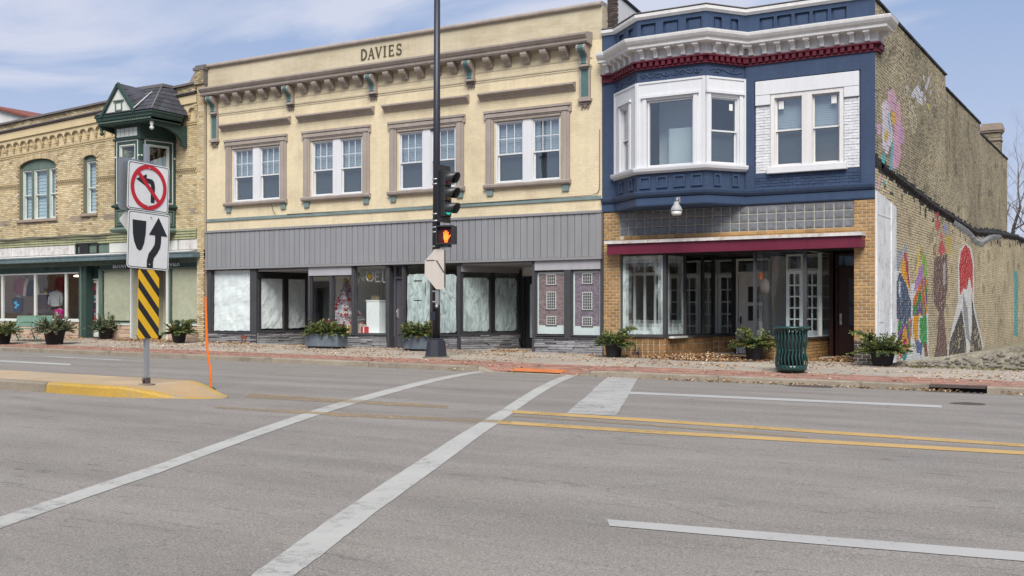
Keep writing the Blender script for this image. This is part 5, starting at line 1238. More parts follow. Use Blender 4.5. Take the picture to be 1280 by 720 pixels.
mur(O1, S1, [(455, 345), (470, 450), (509, 612), (503, 637), (445, 642), (458, 500)], (.05, .05, .055), 1)
mur(O1, S1, [(413, 345), (436, 420), (442, 520), (450, 600), (430, 570), (412, 430)], (.26, .28, .31), 1)
mur((0, 0), 1, [(1267.3, 340.5), (1269.5, 338), (1271.8, 341), (1271.8, 420.5), (1267.3, 420.5)], (.02, .32, .33))
PK = (.60, .33, .44)
mur(O2, S2, [(130, 150), (160, 138), (182, 190), (167, 262), (130, 262)], (.58, .36, .46))
mur(O2, S2, [(100, 220), (125, 198), (150, 330), (160, 400), (122, 505), (98, 462)], (.62, .56, .62))
mur(O2, S2, [(165, 265), (195, 188), (206, 330), (221, 400), (200, 462), (208, 500), (190, 582), (160, 592), (150, 480), (165, 400)], PK)
mur(O2, S2, ell(208, 395, 14, 60), (.46, .26, .46)); mur(O2, S2, ell(164, 302, 15, 38), (.62, .38, .10)); mur(O2, S2, ell(121, 405, 13, 30), (.62, .42, .12))
mur(O2, S2, [(128, 280), (136, 270), (150, 390), (142, 400)], (.25, .45, .55)); mur(O2, S2, [(155, 405), (163, 410), (128, 505), (118, 500)], (.64, .64, .66))
mur(O2, S2, [(150, 440), (165, 425), (157, 592), (141, 592)], (.16, .42, .52)); mur(O2, S2, ell(107, 533, 12, 32), (.10, .42, .42))
mur(O2, S2, [(70, 325), (92, 340), (90, 395), (70, 395)], (.58, .36, .52)); mur(O2, S2, [(88, 620), (94, 640), (82, 705), (68, 690)], (.58, .38, .46)); mur(O2, S2, ell(113, 668, 6, 16), (.12, .36, .42))
mur(O2, S2, [(175, 590), (181, 590), (174, 670), (168, 670)], (.30, .36, .22)); mur(O2, S2, [(158, 668), (165, 672), (158, 720), (150, 716)], (.30, .36, .22))
PW = (.56, .56, .60)
mur(O2, S2, [(262, 165), (300, 115), (331, 160), (326, 230), (290, 200), (262, 188)], PW, 2); mur(O2, S2, [(336, 140), (360, 72), (370, 76), (352, 142)], PW, 2); mur(O2, S2, [(328, 58), (336, 60), (338, 102), (330, 98)], PW, 2)
mur(O2, S2, [(224, 180), (232, 108), (246, 130), (242, 185)], (.42, .43, .38), 2); mur(O2, S2, [(250, 205), (300, 232), (292, 385), (270, 400), (250, 290)], (.48, .46, .32), 3)
mur(O2, S2, [(352, 215), (362, 220), (368, 252), (358, 258)], (.55, .50, .14)); mur(O2, S2, [(332, 195), (346, 180), (344, 225)], PW); mur(O2, S2, ell(372, 160, 5, 12), (.45, .5, .6))
def inpoly(P, x, y):
    c = False; j = len(P)-1
    for i in range(len(P)):
        if (P[i][1] > y) != (P[j][1] > y) and x < (P[j][0]-P[i][0])*(y-P[i][1])/(P[j][1]-P[i][1])+P[i][0]: c = not c
        j = i
    return c
def nz(*a): return noise.noise(Vector(a))
BANDL = [(26.4, 4.85), (27.2, 4.78), (33.8, 4.40), (42, 4.16), (47, 4.45), (54.5, 4.75), (66, 4.75)]
def band(y):
    for (a, za), (b, zb) in zip(BANDL[:-1], BANDL[1:]):
        if a <= y <= b: return za+(zb-za)*(y-a)/(b-a)
    return 4.75
def sidecol(Y, z, front):
    if front:
        for P, a, b, e, g, col, fade in reversed(MUR):
            if a < Y < b and e < z < g and inpoly(P, Y, z):
                if fade == 1 and z < .9 and nz(Y*2.2, z*6, 3)+.5*random.random() > .55: break
                if fade == 2 and (nz(Y*5, z*5, 3) > .28): break
                if fade == 3 and nz(Y*5, z*6, 3) > -.02: break
                c = col(Y, z) if callable(col) else col; k = random.uniform(.86, 1.1); return tuple(v*k for v in c)
    if abs(z-band(Y)) < .17+.10*nz(Y*1.7, 1, 4)+.06*nz(Y*6, z*9, 4) : return jit((.028, .025, .024), .5, 1.9)
    if z < band(Y) and z > band(Y)-.5 and nz(Y*2.5, z*3, 14) > .30: return jit((.05, .045, .04), .6, 1.8)
    t = random.random()
    if z > band(Y)+.1: base = [(.35, .30, .205), (.43, .37, .25), (.28, .24, .175), (.38, .32, .20)][int(t*4)]; k = .92+.3*nz(Y*.3, z*.5, 1)+.22*nz(Y*1.4, z*1.4, 5)
    else: base = [(.46, .38, .25), (.52, .44, .29), (.41, .34, .21), (.49, .41, .27)][int(t*4)]; k = 1.0+.22*nz(Y*.35, z*.5, 1)+.15*nz(Y*1.5, z*1.5, 5)
    if random.random() < (.07 if z > band(Y) else .035): k *= .35
    if nz(Y*1.2, z*1.6, 9) > .40: k *= .68
    if z < 1.0: k *= .92
    k *= random.uniform(.82, 1.15); return tuple(v*k for v in base)
YE = 51.3
def muralcol(Y, z):
    for P, a, b, e, g, col, fade in reversed(MUR):
        if a < Y < b and e < z < g and inpoly(P, Y, z):
            if fade: return None
            c = col(Y, z) if callable(col) else col; return tuple(v*.8 for v in c)
    return None
def top(Y): return 8.60 if Y < 35.9 else 8.20 if Y < 43.3 else 7.84 if Y < YE else 4.75
sw = MB(frame((SX, FY), (SX, 80)))   # local x = distance back along the wall
ZL = -.45
segs = [(0, 35.9-FY, 8.60), (35.9-FY, 43.3-FY, 8.20), (43.3-FY, YE-FY, 7.84), (YE-FY, 38, 4.75)]
for a, b, t in segs: sw.box(max(a, .02), b, .0, .32, ZL, t)
sw.build('side_wall', mat('dark_side_mortar', (.125, .105, .072), .95, .2, 1, .15, 40), blu)  # mortar darker than the bricks so the courses show
ones = MB(frame((SX, FY), (SX, 80)))
bricks(ones, 0, 38, -.2, 8.62, lambda x, z, a, b: z < top(x+FY)-.02 and not (x < 2.05 and z < 4.14-.1*x), lambda x, z, f: sidecol(x+FY, z, f), 0, split=3, proud=.012, g=.014, bh=.054)
ones.build('side_brickwork', M['brickv'], blu, kind='stuff')
ones = MB(frame((SX, FY), (SX, 80)))
for a, b, t in segs[:3]:
    x = a
    while x < b-.05:
        ww = min(.42, b-x); h = random.uniform(-.01, .015); k = ones
        q = MB(frame((SX, FY), (SX, 80))); q.box(x+.006, x+ww-.006, -.05+h, .38, t+.002, t+.06+h); q.build('coping_tile', M['tar'], blu); x += ww
pm = MB(frame((SX, FY), (SX, 80))); zz = .0
while zz < 8.2:
    xx = .0
    while xx < 42-FY or False:
        c = muralcol(xx+FY+.035, zz+.017)
        if c: pm.poly([(xx, -.0045, zz), (xx+.07, -.0045, zz), (xx+.07, -.0045, zz+.034), (xx, -.0045, zz+.034)], 0, c)
        xx += .07
    zz += .034
pm.build('paint_on_joints', M['brickv'], blu, kind='stuff')
# tar line of the vanished roof
s = MB(); n = 320; rows = []
for i in range(n+1):
    Y = 27.0+(62-27.0)*i/n; b = band(Y); th = .15+.05*nz(Y*.9, 0, 3)+(.05 if Y > 44 else 0)
    j = .07*nz(Y*2.2, 3, 1)+.06*nz(Y*9, 1, 1)+random.uniform(-.03, .03); o = .03+.03*nz(Y*3, 8, 2)+random.uniform(0, .02)
    rows.append([s.av(p) for p in ((SX+.005, Y, b-th*.5+j), (SX+o, Y, b-th*.35+j*.6), (SX+o+.05, Y, b+.02*nz(Y*5, 2, 2)), (SX+o*.7, Y, b+th*.5+j*.7), (SX+.005, Y, b+th*.6+j))])
for i in range(n):
    for k in range(4): s.face([rows[i][k], rows[i+1][k], rows[i+1][k+1], rows[i][k+1]])
s.build('roof_scar', M['tar'], blu)
s = MB(); rows = []
for i in range(61):
    Y = 37.2+(49-37.2)*i/60; b = band(Y)-.13-.30*math.exp(-((Y-43.3)/2.2)**2)*.9; j = .05*nz(Y*3, 3, 1)
    rows.append([s.av(p) for p in ((SX+.012, Y, b-.11+j+random.uniform(-.03, .03)), (SX+.05+.04*nz(Y*5, 1, 1), Y, b-.02+j+random.uniform(-.03, .03)), (SX+.07, Y, b+.06), (SX+.02, Y, b+.16))])
for i in range(60):
    for k in range(3): s.face([rows[i][k], rows[i+1][k], rows[i+1][k+1], rows[i][k+1]])
s.build('torn_flashing', M['tarw'], blu)
# white rendered corner strip
s = MB(frame((SX, FY), (SX, 80))); s.prism([(0.0, -.05, -.1), (2.0, -.05, -.1), (2.0, -.05, 3.95), (0.0, -.05, 4.15)], (0, .05, 0)); s.prism([(1.45, -.075, -.1), (2.0, -.075, -.1), (2.0, -.075, 3.93), (1.45, -.075, 3.99)], (0, .024, 0)); s.box(0, 1.44, -.058, -.05, 3.60, 3.62)
s.build('rendered_strip', mat('dirty_white_render', (.64, .64, .63), .8, .06, 2, .05, 20, streak=.10, dirt=(.25, .24, .24), dirtamt=.6, dirts=3.2, bump=.25), blu)
s = MB(frame((SX, FY), (SX, 80)))
for (a, e, w_, h_) in ((.2, 1.35, .5, .22), (.2, 1.08, .5, .26), (.22, .80, .45, .2)): s.box(a, a+w_, -.056, -.0505, e, e+h_)
s.build('paper_notice', M['signw'], blu)
# chimney at the back
ch = thing('chimney', 'weathered brick chimney with corbelled stone cap behind the stepped side wall', 'chimney', (-6.3, 50.4, 6.4))
def chz(v): return CAMZ+(391-v)/ray(1242, 391)[1]*47.2
cx, cy = -6.3, 50.4
s = MB(frame((cx-.33, cy-.33), (cx+.33, cy-.33))); 
Fc = s.M
s.box(0, .66, .012, .6, 6.0, 8.95, 0, (.2, .17, .12)); bricks(s, 0, .66, 7.2, 8.95, lambda *a: True, lambda *a: jit((.26, .22, .15), .6, 1.2), .012)
s.M = frame((cx+.33, cy-.33), (cx+.33, cy+.33)); bricks(s, 0, .66, 7.2, 8.95, lambda *a: True, lambda *a: jit((.26, .22, .15), .6, 1.2), .0)
s.build('stack', M['brickv'], ch, kind='stuff')
for k, (o, z0, z1) in enumerate(((.05, 8.55, 8.62), (.06, 8.90, 8.98), (.10, 8.981, 9.14), (.06, 9.141, 9.27))):
    s = MB(); s.box(cx-.33-o, cx+.33+o, cy-.33-o, cy+.33+o, z0, z1); s.build('cap_course', M['sill'], ch)

# ================================================================== TAN BRICK BUILDING (left)
TX0, TX1 = -47.0, -27.62
tan_ = thing('commercial_building', 'tan brick building with arched windows and a dark green turreted oriel over two small shops', 'building', (-37, FY, .35))
def tz(x): return max(-.65, .045*(x+28.3))        # the parapet sags away to the left
arcs = [(-37.55, -35.42, 4.82, 6.80, .30), (-33.85, -33.17, 4.90, 6.90, .12), (-43.4, -41.3, 4.82, 6.80, .30), (-39.9, -39.2, 4.90, 6.90, .12)]
def inarc(x, z, g=0):
    for a, b, e, s_, h in arcs:
        if a-g < x < b+g and z > e-g:
            if z < s_: return True
            c = (a+b)/2; q = 1-((x-c)/((b-a)/2+g))**2
            if q > 0 and z < s_+(h+g)*math.sqrt(q)*1.0: return True
    return False
OA, OB = -30.87, -29.07
oh = [(OA+.1, OB-.1, 4.3, 7.4)]
mb = MB(FR); wall(mb, TX0, TX1, 3.4, 8.1, [(a, b, e, s_+h) for a, b, e, s_, h in arcs]+oh, 0, .32)
for a, b, e, s_, h in arcs:     # masonry in the corners above each arch
    c, rw_ = (a+b)/2, (b-a)/2
    for sg in (-1, 1):
        P = [(c+sg*rw_, s_+h), (c+sg*rw_, s_)]+[(c+sg*rw_*math.cos(t), s_+h*math.sin(t)) for t in fr(0, PI/2, 8)[1:]]
        mb.plate(P, .001, .30)
mb.build('upper_wall', M['mortar_t'], tan_)
tb = [(.50, .40, .23), (.55, .45, .27), (.45, .35, .20), (.56, .48, .32)]
def tcol(x, z, f):
    k = random.uniform(.85, 1.12)*(1+.14*nz(x*.5, z*.6, 1)); c = tb[int(random.random()*4)]
    if random.random() < .03: k *= .6
    if abs(z-4.72) < .09 and nz(x*1.1, 1, 2) > -.05: c = (.33, .27, .20)
    if 6.05 < z < 6.2 and False: k *= .8
    return tuple(v*k for v in c)
mb = MB(FR)
bricks(mb, TX0, TX1, 4.16, 7.62, lambda x, z, a, b: not inarc(x, z, .03) and not inarc(a+.02, z, .0) and not inarc(b-.02, z, .0) and not (OA+.1 < x < OB-.1 and z > 4.3 and z < 7.45) and not (6.04 < z < 6.22 and x < -28.1) and x < -27.95, tcol, 0, proud=.008)
bricks(mb, -27.95, TX1, .3, 8.9, lambda *a: True, tcol, -.10, proud=.008); mb.box(-27.95, TX1, -.10, .05, 3.4, 8.95, 0, (.42, .36, .26))
mb.build('face_brickwork', M['brickv'], tan_, kind='stuff')
# dog-tooth band
s = MB(FR); x = TX0
while x < -28.0:
    if not inarc(x, 6.1, .06) and not (OA-.05 < x < OB+.05):
        s.box(x, x+.05, -.02, .0, 6.135, 6.19, 0, tuple(v*.8 for v in tb[1])); s.box(x+.05, x+.10, -.02, .0, 6.07, 6.125, 0, tuple(v*.72 for v in tb[2])); s.box(x, x+.05, -.003, .0, 6.07, 6.125, 0, (.12, .10, .06)); s.box(x+.05, x+.10, -.003, .0, 6.135, 6.19, 0, (.12, .10, .06))  # gaps between the teeth coloured dark: recess shade put into the colour
    x += .10
x = TX0
while x < -28.0:
    if not inarc(x+.1, 6.1, .06) and not (OA-.15 < x < OB): s.box(x, x+.19, -.024, 0, 6.20, 6.225, 0, tb[0]); s.box(x, x+.19, -.024, 0, 6.04, 6.062, 0, tb[2])
    x += .2
s.build('dogtooth_band', M['brickv'], tan_, kind='stuff')
# arched brick heads, sills, windows
vm = MB(); vm.bbox(-.032, .032, -.022, .04, 0, .24, .003); vme = mesh_only(vm, 'arch_brick', [mat('arch_brick_clay', (.45, .36, .22), .85, .1, 3, .12, 40, rnd=.18)])
for ai, (a, b, e, s_, h) in enumerate(arcs):
    c, r_ = (a+b)/2, (b-a)/2; n = int((b-a)*15)
    for k in range(n+1):
        t = PI*(.06+.88*k/n); x, z = c+r_*math.cos(t), s_+h*math.sin(t); nxv, nzv = math.cos(t)/r_, math.sin(t)/h; piece(vme, 'arch_brick', tan_, (x, FY, z), (0, math.atan2(nxv, nzv), 0))
    s = MB(FR); s.bbox(a-.12, b+.1, -.09, .3, e-.10, e, .01); s.build('window_sill', M['sill'], tan_)
    big = b-a > 1
    s = MB(FR); P = [(a, s_-.02)]+[(b, s_-.02)]+[(c+r_*math.cos(t), s_+h*math.sin(t)-.02) for t in fr(0, PI, 14)]; s.plate(P, .10, .16); s.build('arch_infill', M['green_m'], tan_)
    s = MB(FR); s.box(a, a+.07, .08, .2, e, s_-.021); s.box(b-.07, b, .08, .2, e, s_-.021); s.box(a+.07, b-.07, .08, .2, s_-.09, s_-.022)
    if big: s.box(a+.62, a+.74, .07, .2, e, s_-.091); s.box(b-.62, b-.50, .07, .2, e, s_-.091)
    s.build('window_frame', M['green_m'], tan_)
    if big:
        for (p, q) in ((a+.072, a+.618), (a+.742, b-.622), (b-.498, b-.072)): 
            f = sash_window(tan_, FR, p, q, e+.01, s_-.095, y=.13, grid=None, glassm='glass', mt='trimw', blind=True, split=False, lower=None)
    else: sash_window(tan_, FR, a+.072, b-.072, e+.01, s_-.095, y=.13, grid=None, glassm='glass', mt='trimw', blind=True, split=False, lower=None)
# corbel table, string, ledge, parapet, coping
def slopebox(mb, x0, x1, y0, y1, z0, z1, n=8, c=None):
    for k in range(n):
        a, b = x0+(x1-x0)*k/n, x0+(x1-x0)*(k+1)/n
        P = [(a, y, z+tz(a)) for y, z in ((y0, z0), (y1, z0), (y1, z1), (y0, z1))]; Q = [(b, y, z+tz(b)) for y, z in ((y0, z0), (y1, z0), (y1, z1), (y0, z1))]
        i = [mb.av(p) for p in P]; j = [mb.av(p) for p in Q]
        for q in range(4): mb.face([i[q], j[q], j[(q+1) % 4], i[(q+1) % 4]], 0, c)
    return mb
PX1 = -27.95
s = MB(FR); slopebox(s, TX0, PX1, .0, .32, 7.95, 9.0); s.build('parapet', M['mortar_t'], tan_)
s = MB(FR); slopebox(s, TX0, PX1, -.03, .0, 7.66, 7.72, c=tb[0]); slopebox(s, TX0, PX1, -.05, .0, 7.722, 7.78, c=tb[2]); slopebox(s, TX0, PX1, -.13, 0, 8.36, 8.62, c=tb[1]); slopebox(s, TX0, PX1, -.10, 0, 8.621, 8.68, c=tb[2]); s.build('string_course', M['brickv'], tan_)
s = MB(FR); slopebox(s, TX0, PX1, -.22, .0, 8.70, 8.74); slopebox(s, TX0, PX1, -.18, .0, 8.66, 8.699); s.build('ledge', M['coping'], tan_)
s = MB(FR); slopebox(s, TX0, PX1, -.12, .34, 9.0, 9.07); s.build('coping', M['coping'], tan_)
s = MB(FR); ch_ = .063; x = TX0; r_ = 0
for r_ in range(4):
    x = TX0-(.1 if r_ % 2 else 0)
    while x < PX1-.15:
        z = 8.745+r_*ch_+tz(x); y = -.012 if (int(x*1.3) % 4) else -.035; c = tb[int(random.random()*4)]; k = random.uniform(.6, 1.0); s.box(max(x, TX0), x+.192, y, .0, z, z+.055, 0, tuple(v*k for v in c)); x += .2
s.build('parapet_brickwork', M['brickv'], tan_, kind='stuff')
pit = .43
s = MB(); P = [(-pit/2, .32), (pit/2, .32), (pit/2, .06)]+[(pit*.36*math.cos(t), .06+.11*math.sin(t)) for t in fr(0, PI, 8)]+[(-pit/2, .06)]
s.plate(P, -.075, .0, 0, tb[1])
for k, (w_, z0, z1, d) in enumerate(((.14, -.05, .058, .07), (.10, -.13, -.052, .06), (.06, -.20, -.132, .04))): s.box(pit/2-w_/2, pit/2+w_/2, -d, 0, z0, z1, 0, tuple(v*(.95-.1*k) for v in tb[2]))
for t in fr(0, PI, 8): pass
s.tube([(pit*.38*math.cos(t), -.08, .06+.13*math.sin(t)) for t in fr(0, PI, 8)], .022, 5, 0, (.26, .2, .14), cap=False)
cme = mesh_only(s, 'corbel_arch', [M['brickv']])
x = PX1-.25
while x > TX0+.3:
    piece(cme, 'corbel_arch', tan_, (x, FY, 8.04+tz(x))); x -= pit
s = MB(FR)
slopebox(s, TX0, PX1, -.004, .02, 7.62, 8.5, c=tb[1]); s.build('frieze', M['brickv'], tan_)
# end pilaster with curved shoulder
s = MB(FR); s.box(-28.0, TX1+.05, -.16, .32, 8.95, 9.42); s.box(-28.06, TX1+.08, -.20, .36, 9.421, 9.52); s.box(-28.02, TX1+.06, -.13, .30, 9.521, 9.60)
s.build('pilaster_cap', M['coping'], tan_)
s = MB(FR); bricks(s, -28.0, TX1+.04, 8.96, 9.40, lambda *a: True, lambda *a: jit(tb[1], .4, .8), -.165); s.build('pilaster_brickwork', M['brickv'], tan_, kind='stuff')
s = MB(FR); P = [(-28.0, 9.07), (-28.0, 9.40)]+[(-28.34+.34*math.sin(t)*1.0, 9.07+.33*(1-math.cos(t))) for t in fr(PI/2, 0, 6)][:]; s.plate([(-28.0, 9.06), (-28.0, 9.40), (-28.08, 9.36), (-28.2, 9.26), (-28.3, 9.12), (-28.34, 9.06)], -.10, .3); s.build('shoulder_scroll', M['sill'], tan_)
s = MB(FR)
for k in range(6): s.box(-28.0-.015*k, -27.9, -.12-.01*k, 0, 7.9+.07*k, 7.96+.07*k, 0, tuple(v*.8 for v in tb[k % 4]))
s.build('pilaster_corbel', M['brickv'], tan_, kind='stuff')
# the green oriel: shell, windows, hood roof
OP = [(OA, FY), (-30.60, 25.1), (-29.34, 25.1), (OB, FY)]
ori = list(zip(OP[:-1], OP[1:]))
for i, (p, q) in enumerate(ori):
    L = flen(p, q); Fm = frame(p, q); op = (.24, L-.24, 5.15, 6.95) if i == 1 else (.30, L-.26, 5.15, 6.95)
    s = MB(Fm); wall(s, 0, L, 4.12, 7.75, [op], 0, .1); s.build('oriel_wall', M['green_d'], tan_)
    a, b, e, g = op; f = sash_window(tan_, Fm, a, b, e, g, y=.03, grid=None, glassm='glass', mt='trimw', blind=False, lower=None, zm=5.95)
    s = MB(Fm)   # swagged white curtain inside
    for k in range(8):
        xa_, xb_ = a+(b-a)*k/8, a+(b-a)*(k+1)/8; za_, zb_ = 6.9-1.0*((k)/8)**2, 6.9-1.0*((k+1)/8)**2
        s.poly([(xa_, .14+.02*(k % 2), 5.1), (xb_, .14+.02*((k+1) % 2), 5.1), (xb_, .14+.02*((k+1) % 2), 6.35+.3*((k+1)/8)), (xa_, .14+.02*(k % 2), 6.35+.3*(k/8))])
    s.build('curtain', M['blind'], f)
    s = MB(Fm); ring(s, a-.14, b+.14, e-.16, g+.14, .03, -.015, 0); s.build('trim_line', M['trimw'], tan_)
    for xx in (.055, L-.055): s = MB(Fm); s.sphere((xx, -.01, 6.55), .035, 6); s.build('trim_boss', M['trimw'], tan_)
    s = MB(Fm); ring(s, .08, L-.08, 4.25, 4.78, .035, -.02, 0); s.box(.16, L-.16, -.012, 0, 4.33, 4.70); s.build('base_panel', M['green_m'], tan_)
    if i == 1:
        for k in range(5): c = .12+(L-.24)*(k+.5)/5; s = MB(Fm); s.box(c-.09, c+.09, -.02, 0, 7.22, 7.50); s.build('frieze_panel', M['trimw'], tan_)
mb = MB(); mb.sweep(OP, [(0, 4.84), (.08, 4.86), (.10, 4.92), (.03, 4.96), (0, 4.96)]); mb.build('oriel_moulding', M['green_d'], tan_); mb = MB(); mb.sweep(OP, [(0, 7.10), (.04, 7.10), (.06, 7.16), (0, 7.18)]); mb.build('oriel_moulding', M['green_d'], tan_)
mb = MB(); mb.sweep(OP, [(-.05, 4.02), (.10, 4.03), (.13, 4.10), (.06, 4.16), (0, 4.18)]); mb.build('oriel_base', M['green_m'], tan_)
s = MB(); s.prism([(x, y, 4.03) for x, y in OP], (0, 0, .05)); s.build('oriel_floor', M['green_m'], tan_)
EV = [(-31.15, FY), (-31.05, 24.78), (-28.42, 24.78), (-28.42, 26.0), (-28.75, FY)]
mb = MB(); mb.sweep(EV, [(-.35, 7.60), (-.02, 7.60), (.0, 7.64), (.0, 7.72), (.04, 7.76), (.05, 7.84), (.09, 7.88), (.09, 7.92), (-.35, 7.93)])
mb.build('eave_moulding', M['green_d'], tan_)
s = MB(); s.prism([(x, y, 7.61) for x, y in EV], (0, 0, .10)); s.build('eave_soffit', M['green_d'], tan_)
s = MB(); k = -31.0
while k < -28.45: s.box(k, k+.05, 24.725, 24.78, 7.66, 7.71); k += .10
s.build('eave_dentils', M['green_m'], tan_, kind='stuff')
# hood bracket (right) and drop finials
for xx in (-31.0, -28.55):
    s = MB(); s.lathe([(.02, -.30), (.07, -.26), (.07, -.20), (.03, -.17), (.06, -.12), (.06, 0)], (xx, 24.9, 7.60), 8); s.build('drop_finial', M['trimw'] if xx > -30 else M['green_d'], tan_)
s = MB(); s.prism([(-28.62, y, z) for y, z in ((FY, 7.6), (24.9, 7.6), (24.95, 7.5), (25.5, 7.45), (25.9, 7.32), (26.15, 7.1), (26.2, 6.92), (FY, 6.90))], (.10, 0, 0)); s.build('eave_bracket', M['green_d'], tan_)
s = MB(); s.prism([(-31.0, y, z) for y, z in ((FY, 7.6), (24.9, 7.6), (24.95, 7.5), (25.5, 7.4), (26.1, 7.1), (FY, 7.0))], (.10, 0, 0)); s.build('eave_bracket', M['green_d'], tan_)
# slate hip roof in courses
def shingled(P0, P1, P2, P3, rows, name):   # P0-P1 eave, P3-P2 top
    par = tan_; rr = MB()
    P0, P1, P2, P3 = map(Vector, (P0, P1, P2, P3)); nrm = (P1-P0).cross(P3-P0).normalized()
    if nrm.z < 0: nrm = -nrm
    rr.prism([P0, P1, P2, P3], -nrm*.03); base = rr.build(name, M['shingle'], par)
    for r_ in range(rows):
        t0, t1 = r_/rows, min(1, (r_+1.25)/rows); a, b = P0.lerp(P3, t0), P1.lerp(P2, t0); c, d = P1.lerp(P2, t1), P0.lerp(P3, t1)
        n = max(1, int((b-a).length/.26))
        for k in range(n):
            f0, f1 = (k+.02)/n, (k+.98)/n; q = [a.lerp(b, f0)+nrm*.022, a.lerp(b, f1)+nrm*.022, d.lerp(c, f1)+nrm*.004, d.lerp(c, f0)+nrm*.004]
            s = MB(); s.prism(q, nrm*.009); s.build('shingle', M['shingle'], base)
zE, zR = 7.94, 8.95
RL, RR_ = (-30.3, 25.9), (-29.2, 25.9)
shingled((-31.12, 24.70, zE), (-28.35, 24.70, zE), (-29.2, 25.9, zR), (-30.3, 25.9, zR), 6, 'front_slope')
shingled((-28.35, 24.70, zE), (-28.42, 26.38, zE), (-29.1, 26.38, zR), (-29.2, 25.9, zR), 6, 'right_slope')
shingled((-31.12, 26.38, zE), (-31.12, 24.70, zE), (-30.3, 25.9, zR), (-30.4, 26.38, zR), 6, 'left_slope')
s = MB(); s.box(-30.4, -29.1, 25.85, 26.40, zR, zR+.10); s.tube([(-28.38, 24.73, zE+.02), (-29.2, 25.9, zR+.03)], .03, 5); s.build('roof_ridge', M['coping'], tan_)
# gable dormer on the hood
ga, gb_, gc = (-30.68, 7.93), (-29.22, 7.93), (-29.95, 8.82)
s = MB(); s.prism([(ga[0], 24.74, ga[1]), (gb_[0], 24.74, gb_[1]), (gc[0], 24.74, gc[1])], (0, .05, 0)); s.build('gable_face', M['trimw'], tan_)
s = MB(); ring(s, -30.12, -29.78, 8.02, 8.34, .04, 24.71, 24.74); s.box(-30.2, -29.7, 24.69, 24.739, 8.341, 8.38); s.build('gable_vent', M['green_m'], tan_)
for (p, q) in ((ga, gc), (gc, gb_)):
    d = Vector((q[0]-p[0], q[1]-p[1])).normalized(); n_ = Vector((-d.y, d.x)); o = .03; w_ = .11
    P = [(p[0]-d.x*.1, p[1]-d.y*.1), (q[0]+(d.x*.04), q[1]+d.y*.04), (q[0]+d.x*.04+n_.x*w_, q[1]+d.y*.04+n_.y*w_), (p[0]-d.x*.1+n_.x*w_, p[1]-d.y*.1+n_.y*w_)]
    s = MB(); s.prism([(x, 24.66, z) for x, z in P], (0, .09, 0)); s.build('barge_board', M['green_d'], tan_)
shingled((ga[0], 24.66, ga[1]+.05), (-30.2, 25.7, ga[1]+.9*.0+.05), (gc[0], 25.9, gc[1]+.08), (gc[0], 24.66, gc[1]+.12), 4, 'gable_slope')
shingled((gb_[0]+.05, 24.66, gb_[1]+.05), (gb_[0]-.35, 25.7, gb_[1]+.7), (gc[0]+.0, 25.9, gc[1]+.08), (gc[0], 24.66, gc[1]+.12), 4, 'gable_slope')
s = MB(); s.tube([(gb_[0]+.08, 24.66, gb_[1]+.10), (-29.35, 25.6, 8.75)], .02, 5); s.build('valley_flashing', M['trimw'], tan_)
# green siding band, white fascia panels, metal canopy
s = MB(FR)
for k in range(4): s.prism([(TX0, -.06-.02, 3.80+k*.09), (TX0, 0, 3.80+k*.09), (TX0, 0, 3.89+k*.09), (TX0, -.05, 3.89+k*.09)], (-28.05-TX0, 0, 0))
s.build('siding_band', M['green_p'], tan_)
s = MB(FR); s.tube([(TX0+(x_)*.5, -.12, 4.12+.03*math.sin(x_*1.3)-.0) for x_ in range(0, 36)], .022, 5); s.tube([(TX0+x_*.5, -.11, 4.03+.05*math.sin(x_*.6+1)) for x_ in range(0, 30)], .012, 4); s.tube([(-30.9, -.11, 4.03), (-30.6, -.13, 3.95), (-31, -.12, 3.75)], .014, 5); s.build('service_cable', M['coping'], tan_)
s = MB(FR); s.box(TX0, TX1-.25, -.02, .3, 3.0, 3.80); s.build('shopfront_backing', M['green_m'], tan_)
for (a, b) in ((TX0, -38.0), (-37.97, -34.3), (-32.4, -28.95), (-28.9, -28.0)):
    s = MB(FR); s.bbox(a, b, -.06, -.021, 3.44, 3.78, .01); s.build('fascia_panel', M['flake'] if a != -32.4 else M['trimw'], tan_)
s = MB(FR); ring(s, -34.2, -33.0, 3.40, 3.84, .06, -.08, -.021); s.box(-34.0, -33.5, -.07, -.021, 3.46, 3.78); s.build('fan_housing', M['blackish'], tan_)
s = MB(FR); s.box(TX0, -27.80, -.44, .0, 3.16, 3.34); s.box(TX0, -27.79, -.46, -.44, 3.30, 3.35); s.build('canopy', M['canopy'], tan_)
s = MB(FR); s.box(TX0, -27.82, -.42, 0, 3.342, 3.36); s.prism([(TX0, -.4, 3.361), (-28, -.4, 3.361), (-28, -.061, 3.42), (TX0, -.061, 3.42)], (0, 0, .01)); s.build('canopy_top', M['flake'], tan_)
s = MB(FR)
k = TX0+.2
while k < -28: s.box(k, k+.008, -.447, -.44, 3.16, 3.30); k += .35
s.build('canopy_seams', M['green_m'], tan_, kind='stuff')
s = MB(FR); s.box(TX0, -34.12, -.0, .3, 2.80, 2.999); s.box(-33.0, -28.0, .0, .3, 2.88, 3.15); s.build('sign_board', M['green_d'], tan_)
s = MB(FR)
s.box(-36.1, -35.85, -.01, 0, 2.9, 3.0); s.box(-35.5, -35.25, -.01, 0, 2.9, 3.0); s.build('vent_hole', M['blackish'], tan_)
